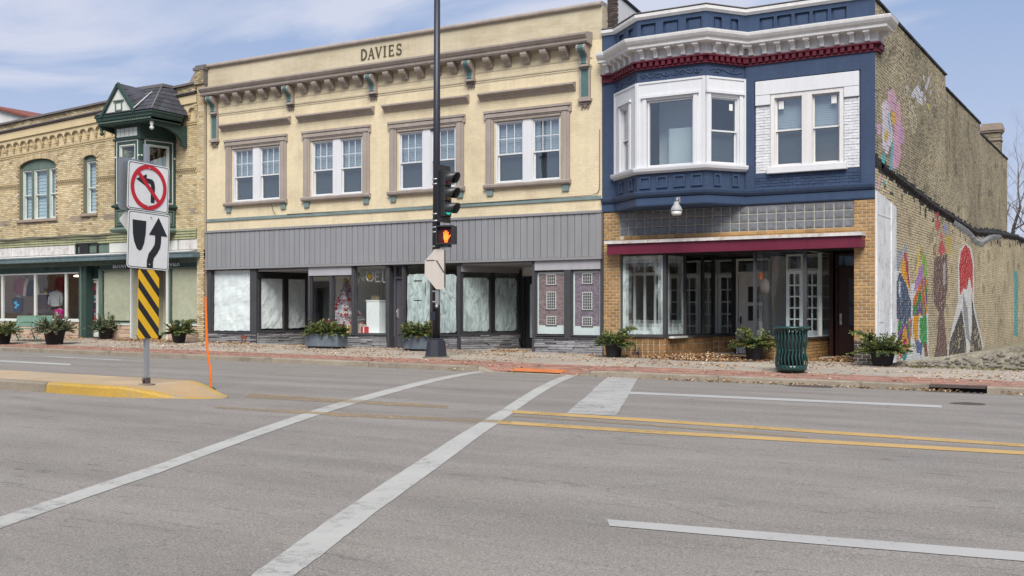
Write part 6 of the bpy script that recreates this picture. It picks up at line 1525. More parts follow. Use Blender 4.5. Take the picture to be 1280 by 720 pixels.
# the shop name in old western lettering, white; its middle stands behind the traffic sign
def textobj(t, size, name, m, parent, Fm, x, z, y, ext=.008, sx=1, sp=1.0):
    c = bpy.data.curves.new(name, 'FONT'); c.body = t; c.size = size; c.extrude = ext; c.offset = .003; c.space_character = sp; c.resolution_u = 3
    o = bpy.data.objects.new(name, c); COL.objects.link(o); dg = bpy.context.evaluated_depsgraph_get(); me = bpy.data.meshes.new_from_object(o.evaluated_get(dg)); bpy.data.objects.remove(o)
    s = MB(Fm)
    for v in me.vertices: s.v.append(tuple(Fm @ Vector((x+v.co.x*sx, y-v.co.z, z+v.co.y))))
    for p in me.polygons: s.face(list(p.vertices))
    return s.build(name, m, parent)
l1 = textobj('BOTAN', .30, 'lettering', M['white'], tan_, FR, -32.27, 2.885, -.012, sx=.66, sp=1.06)
l2 = textobj('GANZA', .30, 'lettering', M['white'], tan_, FR, -29.60, 2.90, -.012, sx=.66, sp=1.06)
# shopfronts
def tbox(name, a, b, y0, y1, z0, z1, m, Mf=FR): return fbox(name, a, b, y0, y1, z0, z1, m, tan_, Mf)
tbox('corner_pier', X(247.5), TX1-.32, -.02, .3, 2.0, 3.0, 'stoneblk')
pk = tbox('stone_pier', X(248), TX1-.04, .0, .3, .1, 3.13, 'mortar_l')
q = {}
z = .18; k = 0
while z < 3.1:
    for (a, w_) in (((0, .26), (.27, .13)) if k % 2 else ((0, .13), (.14, .26))):
        key = w_
        if key not in q: mm = MB(); mm.bbox(0, w_-.008, -.02, .02, 0, .118, .006); q[key] = mesh_only(mm, 'stone_block', [M['stoneblk']])
        piece(q[key], 'stone_block', pk, (-28.05+a, FY+random.uniform(-.01, .004), z))
    z += .127; k += 1
def stonebulk(x0, x1, z0, z1):
    bk = tbox('bulkhead', x0, x1, .01, .3, .1, z1, 'mortar_l'); n = max(1, round((x1-x0)/.36)); w_ = (x1-x0)/n; rows = max(1, round((z1-z0)/.15)); h_ = (z1-z0)/rows
    mm = MB(); mm.bbox(.004, w_-.004, -.02, .02, .004, h_-.004, .008); me = mesh_only(mm, 'stone_block', [M['stoneblk']])
    for j in range(rows):
        for i in range(n): piece(me, 'stone_block', bk, (x0+i*w_, FY+random.uniform(-.008, .004), z0+j*h_))
    s = MB(FR); s.box(x0, x1, -.05, .3, z1, z1+.06); s.build('sill_board', M['trimw'], bk)
stonebulk(TX0, X(100), .3, .97); stonebulk(X(125), X(163.5), .28, .86); stonebulk(X(208), X(247.5), .26, .86)
def twin(a, b, z0, z1, m='trimw', y=.04):
    s = MB(FR); ring(s, a, b, z0, z1, .05, y-.03, y+.05); f = s.build('shop_window', M[m], tan_); pane(f, FR, a+.05, b-.05, z0+.05, z1-.05, y, 'glass_s'); return f
us = [X(-60), X(2), X(43), X(81.5), X(99)]
for a, b in zip(us[:-1], us[1:]): twin(a, b, 1.03, 2.79)
tbox('display_floor', TX0+.1, X(99), .3, 2.0, .9, 1.0, 'inside_l')
tbox('post', X(99.2), X(108.5), -.04, .25, .3, 2.999, 'green_d'); tbox('post', X(102), X(103.5), -.09, -.041, .3, 2.999, 'green_m')
parent_b = tan_
DA, DBB = (X(109.5, FY+.3), FY+.3), (X(123.5, FY+.3), FY+.3)
d_, Fm, L = door(DA, DBB, .42, 2.50, 'trimw', name='shop_door', glz=(0, 0, .65, 2.40))
s = MB(Fm)   # colourful posters hung behind the door glass
for k in range(30):
    a = random.uniform(L*.45, L-.30); z = random.uniform(.8, 2.2); c = random.choice([(.55, .04, .2), (.03, .35, .5), (.5, .06, .1), (.05, .05, .08), (.5, .4, .45), (.03, .4, .45)]); s.box(a, min(L-.18, a+random.uniform(.05, .12)), .045+k*.0006, .0455+k*.0006, z, z+random.uniform(.05, .2), 0, c)
s.build('door_posters', M['print'], d_, kind='stuff')
s = MB(Fm); s.box(.08, .10, -.02, .02, 1.2, 1.55); s.build('door_handle', M['metal'], d_)
s = MB(Fm); s.box(.05, L-.05, -.01, .03, 2.56, 2.96); ring(s, .0, L, 2.55, 2.99, .05, -.04, .06); s.build('transom_panel', M['green_d'], tan_)
tbox('threshold', X(108), X(125), -.05, .6, .30, .41, 'metal')
tbox('post', X(123.6), X(125.2), -.02, .3, .28, 2.88, 'green_m')
f = twin(X(125.2), X(163), .92, 2.86, 'green_m'); papered(f, FR, X(125.2)+.08, X(163)-.06, 1.02, 2.82, .10, 'papery', ragged=.05, name='paper_sheet')
tbox('post', X(163.1), X(165), -.03, .2, .28, 2.88, 'trimw')
f = twin(X(210.5), X(247.3), .92, 2.86, 'green_m'); papered(f, FR, X(210.5)+.08, X(247.3)-.06, 1.02, 2.82, .10, 'papery', ragged=.05)
tbox('post', X(208), X(210.4), -.03, .2, .28, 2.88, 'trimw')
s = MB(); s.prism([(X(165), FY+.05, .5), (X(165)+.1, FY+1.3, .5), (X(165)+.1, FY+1.3, 2.8), (X(165), FY+.05, 2.8)], (-.04, 0, 0)); s.build('entry_side_glass', M['papery'], tan_)
tbox('entry_back', X(165), X(208)+.2, 1.3, 1.36, .3, 2.87, 'papery'); tbox('post', X(184), X(187), 1.22, 1.29, .3, 2.87, 'darkframe')
tbox('entry_ceiling', X(163), X(210), .0, 1.4, 2.86, 2.879, 'inside')
tbox('entry_floor', TX0, TX1-.35, .05, 6.5, .1, .30, 'concrete')
tbox('shop_back_wall', TX0+.1, -33.05, 2.2, 2.3, .3, 3.1, 'shopwall'); tbox('shop_ceiling', TX0+.1, -28, .3, 6, 3.0, 3.1, 'inside_l')
mb = MB(FR); mb.box(TX0, TX0+.3, .33, 14, 0, 8.0); mb.box(TX0, TX1, 13.7, 14, 0, 8.2); mb.box(TX0, TX1, .33, 14, 7.9, 8.0); mb.box(TX1-.3, TX1, .33, 14, 0, 8.95); mb.build('shell', M['mortar_t'], tan_)
mb = MB(FR); mb.box(TX0+.3, TX1-.3, 2.5, 2.6, 3.9, 7.89); mb.box(TX0+.3, TX1-.3, .33, 10, 3.6, 3.8); mb.build('room_wall', M['inside'], tan_)
# clothes in the shop window
def garment(nm, u, yy, z0, h, w_, col, lab, cat, logo=None, sleeves=True):
    gx = X(u, yy); t_ = thing(nm, lab, cat, (gx, yy, z0))
    s = MB(); P = [(-w_*.36, 0), (w_*.36, 0), (w_*.40, h*.5), (w_*.45, h*.88), (w_*.18, h), (-w_*.18, h), (-w_*.45, h*.88), (-w_*.40, h*.5)]
    s.prism([(gx+x, yy-.06, z0+z) for x, z in P], (0, .12, 0), 0, col); s.build('body', M['cloth'], t_)
    if sleeves:
        for q in (-1, 1):
            s = MB(); s.tube([(gx+q*w_*.40, yy, z0+h*.9), (gx+q*w_*.55, yy-.02, z0+h*.5), (gx+q*w_*.56, yy-.04, z0+h*.12)], [.07, .06, .045], 7, 0, col); s.build('sleeve', M['cloth'], t_)
    s = MB(); s.tube([(gx-w_*.3, yy, z0+h*.95), (gx, yy, z0+h*1.06), (gx+w_*.3, yy, z0+h*.95)], .01, 4); s.tube([(gx, yy, z0+h*1.06), (gx, yy, z0+h*1.14)], .008, 4); s.build('hanger', M['trimw'], t_)
    if logo:
        s = MB()
        for (a, b, c, d) in ((-.25, -.02, .55, .72), (-.10, .2, .42, .56), (-.22, 0, .28, .40)): s.box(gx+a*w_, gx+b*w_+.02, yy-.064, yy-.061, z0+c*h, z0+d*h, 0, logo)
        s.build('chest_print', M['cloth'], t_)
    return t_
garment('jacket', 22.5, 27.0, 1.3, .62, .62, (.012, .016, .04), 'navy sleeveless top with a light blue chest print in the shop window', 'top', (.03, .35, .62), False)
garment('sweatshirt', 70, 27.3, 1.55, .58, .66, (.42, .42, .43), 'light grey sweatshirt on a hanger in the middle of the shop window', 'sweatshirt')
garment('shirt', 74, 26.95, 1.08, .36, .5, (.50, .02, .20), 'magenta shirt low in the shop window behind the planter', 'shirt', (.6, .4, .5), False)
garment('sweatshirt', 28, 27.9, 2.05, .65, .9, (.30, .07, .12), 'dusty red top hanging at the back behind the navy top', 'sweatshirt')
garment('sweatshirt', 53, 27.9, 1.45, .7, .8, (.09, .025, .03), 'dark maroon sweatshirt hanging at the back of the shop window', 'sweatshirt')
garment('sweatshirt', 76, 27.9, 2.0, .72, .5, (.22, .012, .03), 'deep red sweatshirt hanging high at the back of the shop window', 'sweatshirt')
garment('jacket', 38, 27.5, 1.95, .74, .66, (.015, .02, .06), 'dark blue jacket hung under the cream hoodie', 'jacket', None, False)
gx = X(39, 27.0); t_ = thing('hoodie', 'cream hoodie spread on a bar at the top of the shop window', 'hoodie', (gx, 27.0, 2.1))
s = MB(); s.tube([(gx-.42, 27, 1.95), (gx-.36, 27, 2.35), (gx-.2, 27, 2.68), (gx, 27, 2.62)], [.05, .06, .08, .07], 7, 0, (.50, .44, .33)); s.build('sleeve', M['cloth'], t_)
s = MB(); s.tube([(gx+.44, 27, 2.0), (gx+.36, 27, 2.35), (gx+.2, 27, 2.68), (gx, 27, 2.62)], [.05, .06, .08, .07], 7, 0, (.50, .44, .33)); s.build('sleeve', M['cloth'], t_)
rk = thing('display_shelf', 'pale shelf with small folded goods high in the shop window', 'shelf', (X(65, 27.6), 27.6, 2.1))
s = MB(); s.box(X(51, 27.6), X(78, 27.6), 27.5, 27.7, 2.02, 2.05); s.build('board', M['trimw'], rk)
for k in range(4): s = MB(); a = X(58+k*5, 27.6); s.box(a, a+.14, 27.5, 27.68, 2.052, 2.12+.05*(k % 2), 0, [(.5, .35, .05), (.1, .1, .3), (.5, .5, .1), (.3, .1, .1)][k]); s.build('folded_goods', M['cloth'], rk)
lt = thing('ceiling_lamp', 'small warm ceiling lamp glowing inside the clothes shop', 'lamp', (X(96, 27.6), 27.6, 2.72))
s = MB(); s.lathe([(.10, 0), (.12, .03), (.05, .06)], (X(96, 27.6), 27.6, 2.68), 12); s.build('bulb', M['lit'], lt); s = MB(); s.tube([(X(96, 27.6), 27.6, 2.74), (X(96, 27.6), 27.6, 3.0)], .01, 5); s.build('stem', M['metal'], lt)
# neighbour's roof far left
nb_ = thing('neighbour_building', 'building farther down the street with a red tiled gable roof showing over the tan parapet', 'building', (-55, 42, 0))
s = MB(); s.box(-64, -49.5, 36, 48, 0, 11.0); s.build('walls', M['white_c'], nb_)
s = MB(); s.prism([(-64, 35.9, 11.0), (-64, 35.9, 12.2), (-53.6, 35.9, 12.2), (-49.2, 35.9, 11.0)], (0, .12, 0)); s.build('gable', M['white_c'], nb_)
s = MB(); s.prism([(-53.7, 35.7, 12.25), (-49.0, 35.7, 11.0), (-49.0, 48, 11.0), (-53.7, 48, 12.25)], (0, 0, .12)); s.prism([(-64, 35.7, 12.25), (-53.71, 35.7, 12.25), (-53.71, 48, 12.25), (-64, 48, 12.25)], (0, 0, .12)); s.build('roof', M['redtile'], nb_)

# ================================================================== STREET THINGS
# planters of cut winter greens
def foliage(cx, cy, cz, rx, ry, h, n, seed, cols, droop=.5, sprig=True):
    rg = random.Random(seed); s = MB()
    for k in range(n):
        a = rg.uniform(0, 2*PI); el = rg.uniform(.05, 1.45); L = rg.uniform(.6, 1.1); up = math.sin(el)*h*L; out = math.cos(el)*L
        p0 = Vector((cx+rx*.3*math.cos(a), cy+ry*.3*math.sin(a), cz)); c = rg.choice(cols); pts = []
        m_ = 7
        for j in range(m_+1):
            t = j/m_; pts.append(Vector((p0.x+(rx*out)*math.cos(a)*t, p0.y+(ry*out)*math.sin(a)*t, p0.z+up*t-droop*h*.55*t*t*out)))
        s.tube([pts[0], pts[3], pts[-1]], [.006, .004, .002], 3, 0, (.09, .06, .03), cap=False)
        for j in range(1, m_+1):
            d = (pts[j]-pts[j-1]).normalized(); side = d.cross(Vector((0, 0, 1))).normalized()
            for q in range(8):
                sg = 1 if q % 2 else -1; kk = rg.uniform(.55, 1.35); ll = rg.uniform(.06, .11)*(1.15-.5*j/m_); w_ = rg.uniform(.012, .022)
                dd = (d*rg.uniform(.2, .9)+side*sg*rg.uniform(.5, 1)+Vector((0, 0, rg.uniform(-.4, .4)))).normalized(); b = pts[j-1].lerp(pts[j], rg.random()); nn = dd.cross(Vector((rg.uniform(-1, 1), rg.uniform(-1, 1), 1))).normalized()*w_
                s.poly([b-nn*.4, b+dd*ll*.5-nn, b+dd*ll, b+dd*ll*.5+nn], 0, tuple(v*kk for v in c))
    return s
GC = [(.13, .18, .055), (.19, .22, .065), (.09, .13, .05), (.25, .25, .08), (.07, .10, .045)]
GD = [(.14, .17, .09), (.09, .125, .07), (.26, .23, .14), (.17, .19, .09)]
def round_planter(u, v, r_, h, lab, seed, cols=GC, fh=.42, spr=None, n=95, spread=.92):
    gx, gy = gs(u, v); gz = zs(gx, gy)
    t_ = thing('planter', lab, 'planter', (gx, gy, gz), 'round dark planters of winter greens along the shopfronts')
    s = MB(); s.lathe([(r_*.68, 0), (r_*.72, .02), (r_*.93, h*.82), (r_*1.0, h*.84), (r_*1.03, h*.98), (r_*1.0, h), (r_*.9, h*.99), (r_*.88, h*.9)], (gx, gy, gz), 22); s.build('pot', M['pot'], t_)
    s = MB(); s.lathe([(r_*.9, 0), (r_*.9, .02)], (gx, gy, gz+h*.86), 16); s.build('soil', M['soil'], t_)
    f = foliage(gx, gy, gz+h*.9, r_*2.2*spread, r_*2.0*spread, fh, n, seed, cols)
    f.build('foliage', M['leafv'], t_)
    if spr:   # a tall leafy spray leaning one way
        rg = random.Random(seed+9); s = MB()
        for q in range(4):
            d = spr; pts = [Vector((gx+d*(.12+.13*j)+rg.uniform(-.03, .03)+q*.02, gy-.05+q*.05, gz+h+.06+.15*j-.016*j*j)) for j in range(6)]; s.tube(pts, .006, 4, 0, (.1, .07, .03))
            for j in range(1, 6):
                for e_ in range(10):
                    b = pts[j-1].lerp(pts[j], rg.random()); dd = Vector((rg.uniform(-1, 1), rg.uniform(-1, 1), rg.uniform(-.9, .4))).normalized(); nn = dd.cross(Vector((.3, 1, .2))).normalized()*.016; c = rg.choice(GC); kk = rg.uniform(.8, 1.5); ll = .10; s.poly([b, b+dd*ll*.5-nn, b+dd*ll, b+dd*ll*.5+nn], 0, tuple(x_*kk for x_ in c))
        s.build('leafy_spray', M['leafv'], t_)
round_planter(3, 430, .30, .42, 'dark round planter of greens at the left end of the green bench', 11, GC)
round_planter(68, 430.5, .36, .50, 'large dark round planter of grey-green sprigs at the right end of the bench', 12, GD, fh=.62, n=110)
round_planter(132, 424, .26, .36, 'dark round planter of bushy evergreen beside the white shop door', 13, GD, fh=.60)
round_planter(223.5, 428.5, .26, .36, 'dark round planter with a leafy branch leaning right, left of the grey shopfront', 14, GC, fh=.44, spr=.8)
round_planter(767, 446.5, .25, .36, 'dark round planter at the corner of the yellow brick pier, left of the blue shopfront', 15, GC, fh=.40, spr=.7)
round_planter(943, 451, .25, .38, 'dark round planter with a drooping spray in front of the white shop door', 16, GC, fh=.42, spr=-.5)
round_planter(1103, 457.5, .29, .36, 'dark round planter at the foot of the white painted corner by the mural', 17, GC, fh=.46, spr=-.9, n=110)
def box_planter(u0, u1, v, h, lab, seed):
    gx0, gy = gs(u0, v); gx1 = X(u1, gy); gz = zs(gx0, gy)
    t_ = thing('box_planter', lab, 'planter', ((gx0+gx1)/2, gy, gz), 'grey box planters before the grey shopfront')
    s = MB(); s.box(gx0+.06, gx1-.06, gy+.04, gy+.42, gz-.03, gz+.05); s.build('plinth', M['blackish'], t_)
    s = MB(); Fm = frame((gx0, gy), (gx1, gy), gz); L = gx1-gx0; s.M = Fm; s.bbox(0, L, 0, .48, .05, h, .012); s.build('trough', M['boxpot'], t_)
    s = MB(Fm); ring_ = s; s.box(.0, L, -.006, .0, h-.05, h); s.build('rim', M['boxpot'], t_)
    s = MB(Fm); s.box(.03, L-.03, .03, .45, h, h+.01); s.build('soil', M['soil'], t_)
    f = foliage((gx0+gx1)/2, gy+.2, gz+h, L*.62, .42, .42, 60, seed, GC, .6)
    for q in range(5):
        g_ = foliage(gx0+L*(q+.5)/5, gy+.2, gz+h, .34, .34, .42, 22, seed+q+20, GC, .6); o = len(f.v); f.v += g_.v; f.f += [tuple(i+o for i in fc) for fc in g_.f]; f.m += g_.m; f.c += g_.c; f.sm += g_.sm
    f.build('foliage', M['leafv'], t_)
box_planter(381.5, 421.5, 435, .44, 'grey-blue box planter under the Christmas tree window', 31)
box_planter(503.5, 535, 438.5, .44, 'grey-blue box planter left of the traffic signal pole, beneath the whitewashed window', 41)

# bench
by = 24.15; bx0, bx1 = X(6, by-.25), X(57, by)
bz = zs(bx0, by)
be = thing('park_bench', 'green metal bench with curved arms between two dark planters', 'bench', ((bx0+bx1)/2, by, bz))
s = MB(); n = 11
for k in range(n): y = by-.38+.50*k/(n-1); s.box(bx0, bx1, y-.016, y+.016, bz+.43+.015*math.sin(k*.5), bz+.445+.015*math.sin(k*.5))
s.build('seat', M['bgreen'], be)
s = MB()
s.prism([(bx0, by+.14, bz+.50), (bx0, by+.17, bz+.49), (bx0, by+.27, bz+.86), (bx0, by+.24, bz+.87)], (bx1-bx0, 0, 0)); s.build('backrest', M['bgreen'], be)
s = MB()
s.tube([(bx0, by+.255, bz+.87), (bx1, by+.255, bz+.87)], .02, 6); s.build('back_rail', M['bgreen'], be)
for xx in (bx0, (bx0+bx1)/2, bx1):
    s = MB(); s.tube([(xx, by-.42, bz), (xx, by-.37, bz+.12), (xx, by-.32, bz+.26), (xx, by-.36, bz+.42), (xx, by-.40, bz+.56), (xx, by-.35, bz+.64), (xx, by-.15, bz+.67), (xx, by+.1, bz+.66), (xx, by+.2, bz+.64)], .022, 7); s.build('arm', M['bgreen'], be)
    s = MB(); s.tube([(xx, by+.30, bz), (xx, by+.20, bz+.18), (xx, by+.12, bz+.40), (xx, by+.26, bz+.88)], .022, 7); s.build('leg', M['bgreen'], be)
# litter bin with wavy slats
cx, cy = gs(989, 465.5); cz = zs(cx, cy)
bn = thing('litter_bin', 'dark green litter bin of wavy steel slats by the kerb before the blue shopfront', 'litter bin', (cx, cy, cz))
BH = .98; 
s = MB(); s.lathe([(.27, 0), (.28, .045), (.325, .05), (.325, .15), (.30, .16)], (cx, cy, cz), 24); s.build('base', M['cangreen'], bn)
s = MB(); s.lathe([(.34, 0), (.385, .005), (.395, .03), (.385, .055), (.34, .05), (.30, .03)], (cx, cy, cz+BH-.055), 28); s.build('rim', M['cangreen'], bn)
s = MB(); s.lathe([(.24, .0), (.25, .74), (.24, .75), (.2, .73)], (cx, cy, cz+.1), 20); s.build('liner', M['candark'], bn)
t_w = .95; s = MB(); n = 20; mz = []
for k in range(n+1):
    t = k/n; r_ = .325+.017*math.sin(t*PI*3.4+.2)+(.055*((t-.78)/.22)**2 if t > .78 else 0); mz.append((r_, .12+t*(BH-.16)))
for (r_, z) in mz: pass
for sgn in (-1, 1):
    pts = [Vector((r_, sgn*.022+.012*math.sin(i*1.9), z)) for i, (r_, z) in enumerate(mz)]
P = []
for i, (r_, z) in enumerate(mz):
    wv = .010*math.sin(t_w*i)
    P.append([s.av(p) for p in ((r_, wv-.0155, z), (r_, wv+.0155, z), (r_-.012, wv+.0155, z), (r_-.012, wv-.0155, z))])
for i in range(n):
    for k in range(4): s.face([P[i][k], P[i][(k+1) % 4], P[i+1][(k+1) % 4], P[i+1][k]], sm=k in (0, 2))
slat = mesh_only(s, 'slat', [M['cangreen']])
for k in range(26): piece(slat, 'slat', bn, (cx, cy, cz), (0, 0, 2*PI*k/26))
s = MB(); s.tube([(cx+.30*math.cos(a), cy+.30*math.sin(a), cz+.48) for a in fr(0, 2*PI, 24)], .008, 4, cap=False); s.build('hoop', M['cangreen'], bn)

# traffic signal pole on the pavement
px_, py_ = gs(545, 447); pz = zs(px_, py_)
sp = thing('signal_pole', 'tall dark steel traffic signal pole with an octagonal cast base by the kerb', 'signal pole', (px_, py_, pz))
def oct(r_, n=8): return n
s = MB(); s.lathe([(.31, .0), (.31, .035), (.285, .05), (.235, .44), (.20, .46), (.20, .50), (.17, .51)], (px_, py_, pz), 8, smooth=False); s.build('cast_base', M['pole'], sp)
s = MB(); s.tube([(px_, py_, pz+.5), (px_+.04, py_, 11.5)], [.108, .075], 16); s.build('shaft', M['pole'], sp)
s = MB(); s.lathe([(.36, 0), (.36, .04)], (px_, py_, pz-.012), 8, smooth=False); s.build('footing', M['kerb'], sp)
def pzv(v): return CAMZ+(391-v)/ray(545, 391)[1]*py_
for v in (225, 231, 268.5, 277, 285, 291, 309, 314, 365, 378):
    z = pzv(v)*1.0; s = MB(); s.lathe([(.108, 0), (.112, .004), (.112, .03), (.108, .034)], (px_+.01, py_, z), 16); s.build('strap', M['strap'], sp)
s = MB(Matrix.Translation((px_-.02, py_-.12, pzv(400)))); s.bbox(-.07, .07, -.03, .03, -.0, .22, .01); s.build('hand_hole_cover', M['pole'], sp)
s = MB(); s.box(px_+.07, px_+.17, py_-.14, py_-.08, pzv(381), pzv(363)); s.sphere((px_+.11, py_-.13, pzv(382)-.02), .05, 6); s.build('push_button', M['galv'], sp)
s = MB(); s.tube([(px_-.09, py_-.03, pzv(162)), (px_-.15, py_-.03, pzv(162)), (px_-.15, py_-.03, pzv(165))], .03, 6); s.build('small_camera', M['pole'], sp)
# the three-lamp signal head, turned toward traffic from the right
ha = R(66)                      # heading of its face: direction (cos,sin) of local x
hx, hy = px_+.30, py_-.06
def Hf(z): d = (math.sin(R(-1)), math.cos(R(-1))); return frame((hx, hy), (hx+d[0], hy+d[1]), z)
zb_, zt_ = pzv(279), pzv(208)
sh = thing('traffic_signal', 'three-lamp traffic signal with black backplate and hoods, green lamp lit', 'traffic signal', (hx, hy, zb_))
Fh = Hf(0)
s = MB(Fh); s.box(-.30, .30, .0, .006, zb_, zt_); s.build('backplate', M['sigblk'], sh)
hh = (zt_-zb_-.30)/3
for k, lm in enumerate(('grn_l', 'amb_l', 'red_l')):
    z0 = zb_+.15+k*hh; c = z0+hh/2
    s = MB(Fh); s.bbox(-.17, .17, -.12, .12, z0+.004, z0+hh-.004, .02); sec = s.build('signal_section', M['sigblk'], sh)
    s = MB(Fh); prof = []
    rr = [[s.av((r_*math.cos(a), -.121-d, c+r_*math.sin(a))) for a in fr(0, 2*PI, 20)[:-1]] for r_, d in ((.15, 0), (.145, .012), (.11, .028), (.05, .036), (.001, .038))]
    for i in range(4):
        for q in range(20): s.face([rr[i][q], rr[i][(q+1) % 20], rr[i+1][(q+1) % 20], rr[i+1][q]], sm=True)
    s.build('lens', M[lm], sec)
    s = MB(Fh); A_ = fr(-.62, PI+.62, 18); o1 = []; o2 = []; i1 = []; i2 = []
    for a in A_:
        ln_ = .12+.20*max(0, math.sin(a)*.5+.5)**.8
        o1.append(s.av((.165*math.cos(a), -.121, c+.165*math.sin(a)))); o2.append(s.av((.165*math.cos(a), -.121-ln_, c+.165*math.sin(a)-.02)))
        i1.append(s.av((.158*math.cos(a), -.121, c+.158*math.sin(a)))); i2.append(s.av((.158*math.cos(a), -.121-ln_, c+.158*math.sin(a)-.02)))
    for i in range(len(A_)-1): s.face([o1[i], o1[i+1], o2[i+1], o2[i]], sm=True); s.face([i1[i], i2[i], i2[i+1], i1[i+1]], sm=True); s.face([o2[i], o2[i+1], i2[i+1], i2[i]])
    s.build('hood', M['sigblk'], sec)
for z in (zt_-.22, zb_+.12): s = MB(); s.tube([(px_+.05, py_, z), (hx-.02, hy+.02, z)], .03, 8); s.build('mounting_arm', M['pole'], sh)
# pedestrian signal
wz0, wz1 = pzv(306), pzv(283.5); wx0 = X(553, py_-.35); wx1 = X(571, py_-.35)
fd = (math.cos(R(12)), math.sin(R(12))); F3 = frame((px_+.16, py_-.12), (px_+.16+fd[0], py_-.12+fd[1]), 0)
psig = thing('pedestrian_signal', 'black pedestrian signal showing a lit orange raised hand', 'pedestrian signal', (px_+.4, py_-.2, wz0))
W_ = .44
s = MB(F3); s.box(0, W_, -.06, .20, wz0, wz1); ring(s, -.012, W_+.012, wz0-.01, wz1+.01, .035, -.16, -.061); s.build('housing', M['sigblk'], psig)
s = MB(F3); s.box(.03, W_-.03, -.066, -.061, wz0+.03, wz1-.03); s.build('face', mat('dark_red_face', (.06, .012, .012), .4, .1), psig)
hc, hzc = W_*.54, (wz0+wz1)/2-.02
def handp(s):
    def cap(x0, z0, x1, z1, w_): stroke2 = None; d = Vector((x1-x0, z1-z0)).normalized(); n_ = Vector((-d.y, d.x))*w_; s.plate([(hc+x0+n_.x, hzc+z0+n_.y), (hc+x0-n_.x, hzc+z0-n_.y), (hc+x1-n_.x*.8, hzc+z1-n_.y*.8), (hc+x1+d.x*w_*.7, hzc+z1+d.y*w_*.7), (hc+x1+n_.x*.8, hzc+z1+n_.y*.8)], -.072, -.0665)
    s.plate([(hc-.07, hzc-.06), (hc-.045, hzc-.13), (hc+.045, hzc-.13), (hc+.075, hzc-.05), (hc+.065, hzc+.03), (hc-.065, hzc+.03)], -.0735, -.0665)
    cap(-.052, .02, -.06, .095, .014); cap(-.018, .02, -.02, .13, .0145); cap(.018, .02, .018, .125, .0145); cap(.05, .02, .055, .09, .013); cap(.06, -.06, .115, .01, .015)
    s.plate([(hc-.045, hzc-.17), (hc+.045, hzc-.17), (hc+.045, hzc-.145), (hc-.045, hzc-.145)], -.0732, -.0665)
s = MB(F3); handp(s); s.build('hand_symbol', M['hand'], psig)
for z in (wz0-.05,): s = MB(); s.tube([(px_, py_, z), (px_+.42, py_-.10, z)], .035, 8); s.box(px_+.1, px_+.5, py_-.2, py_-.02, z-.03, z+.04); s.build('mounting_bracket', M['sigblk'], psig)
# folded stop sign seen from its bare back
fx, fz0, fz1 = X(556, py_-.14), pzv(362), pzv(311)
fs = thing('folded_stop_sign', 'half-folded octagonal stop sign turned away, showing its bare beige back on the signal pole', 'sign', (px_, py_-.15, fz0))
hgt = fz1-fz0; Fq = frame((X(532, py_-.16), py_-.2), (X(556, py_-.14), py_-.14), 0); wd = flen((X(532, py_-.16), py_-.2), (X(556, py_-.14), py_-.14))
s = MB(Fq); s.plate([(0, fz0+hgt*.35), (wd*.58, fz0), (wd, fz0+.0), (wd, fz1), (wd*.5, fz1-.02), (0, fz0+hgt*.70)], -.004, .004); s.build('sign_panel', M['signbk'], fs)
s = MB(Fq); s.box(wd*.08, wd*.5, -.012, -.005, fz0+hgt*.70, fz0+hgt*.72); s.plate([(wd*.55, fz0+hgt*.71), (wd*.62, fz0+hgt*.71), (wd*.98, fz0+hgt*.42), (wd*.94, fz0+hgt*.40)], -.012, -.005); s.box(wd*.97, wd*1.02, -.012, .012, fz0+.05, fz1-.05); s.build('hinge_bar', M['metal'], fs)

# island sign post with two regulatory signs and an object marker
def isz(x, y): return zr(x, y)+.15
def hitisl(u, v): return hit(u, v, isz)
ix, iy = hitisl(183, 480.5); iz = isz(ix, iy)
ip = thing('sign_post', 'square galvanised steel sign post standing on the traffic island', 'sign post', (ix, iy, iz))
s = MB(); s.box(ix-.03, ix+.03, iy-.03, iy+.03, iz-.1, CAMZ+2.5); s.build('post', M['galv'], ip)
s = MB(); s.box(ix-.04, ix+.04, iy-.04, iy+.04, iz-.1, iz+.10); s.lathe([(.02, 0), (.02, .05)], (ix, iy-.055, iz+.05), 8); s.build('anchor_sleeve', M['metal'], ip)
s = MB(); s.lathe([(.13, 0), (.10, .012)], (ix, iy, iz), 10); s.build('footing_patch', M['kerb'], ip)
yk = ray(183, 391)[1]/iy        # px per metre at the post
def izv(v): return CAMZ+(391-v)/yk
def rrect(w_, h, r_, n=5):
    P = []
    for cx_, cz_, a0 in ((w_/2-r_, h/2-r_, 0), (-w_/2+r_, h/2-r_, 90), (-w_/2+r_, -h/2+r_, 180), (w_/2-r_, -h/2+r_, 270)):
        P += [(cx_+r_*math.cos(R(a0+90*k/n)), cz_+r_*math.sin(R(a0+90*k/n))) for k in range(n+1)]
    return P
tilt = R(2.2)
def signplate(name, lab, w_, h, zc, xoff, roty=0, grp=None, fm='signw', rot_=0):
    # local x -> +y world (sign faces +x), slight lean of the plate in its own plane
    t_ = thing(name, lab, 'road sign', (ix+xoff, iy, zc), grp)
    Fm = Matrix.Translation((ix+xoff, iy, zc)) @ Matrix.Rotation(R(90)+rot_, 4, 'Z') @ Matrix.Rotation(roty, 4, 'Y')
    return t_, Fm
XO = .045
def face_plate(t_, Fm, w_, h, m='signw'):
    s = MB(Fm); s.plate(rrect(w_, h, .05), 0, .004); s.build('panel', M[m], t_)
    s = MB(Fm)   # black border line
    O = rrect(w_-.03, h-.03, .04); I = rrect(w_-.048, h-.048, .034); n = len(O)
    for k in range(n): l = (k+1) % n; s.poly([(O[k][0], -.0022, O[k][1]), (O[l][0], -.0022, O[l][1]), (I[l][0], -.0022, I[l][1]), (I[k][0], -.0022, I[k][1])])
    s.build('border_line', M['signk'], t_)
z1c = (izv(205)+izv(264))/2; h1 = izv(204.5)-izv(264)
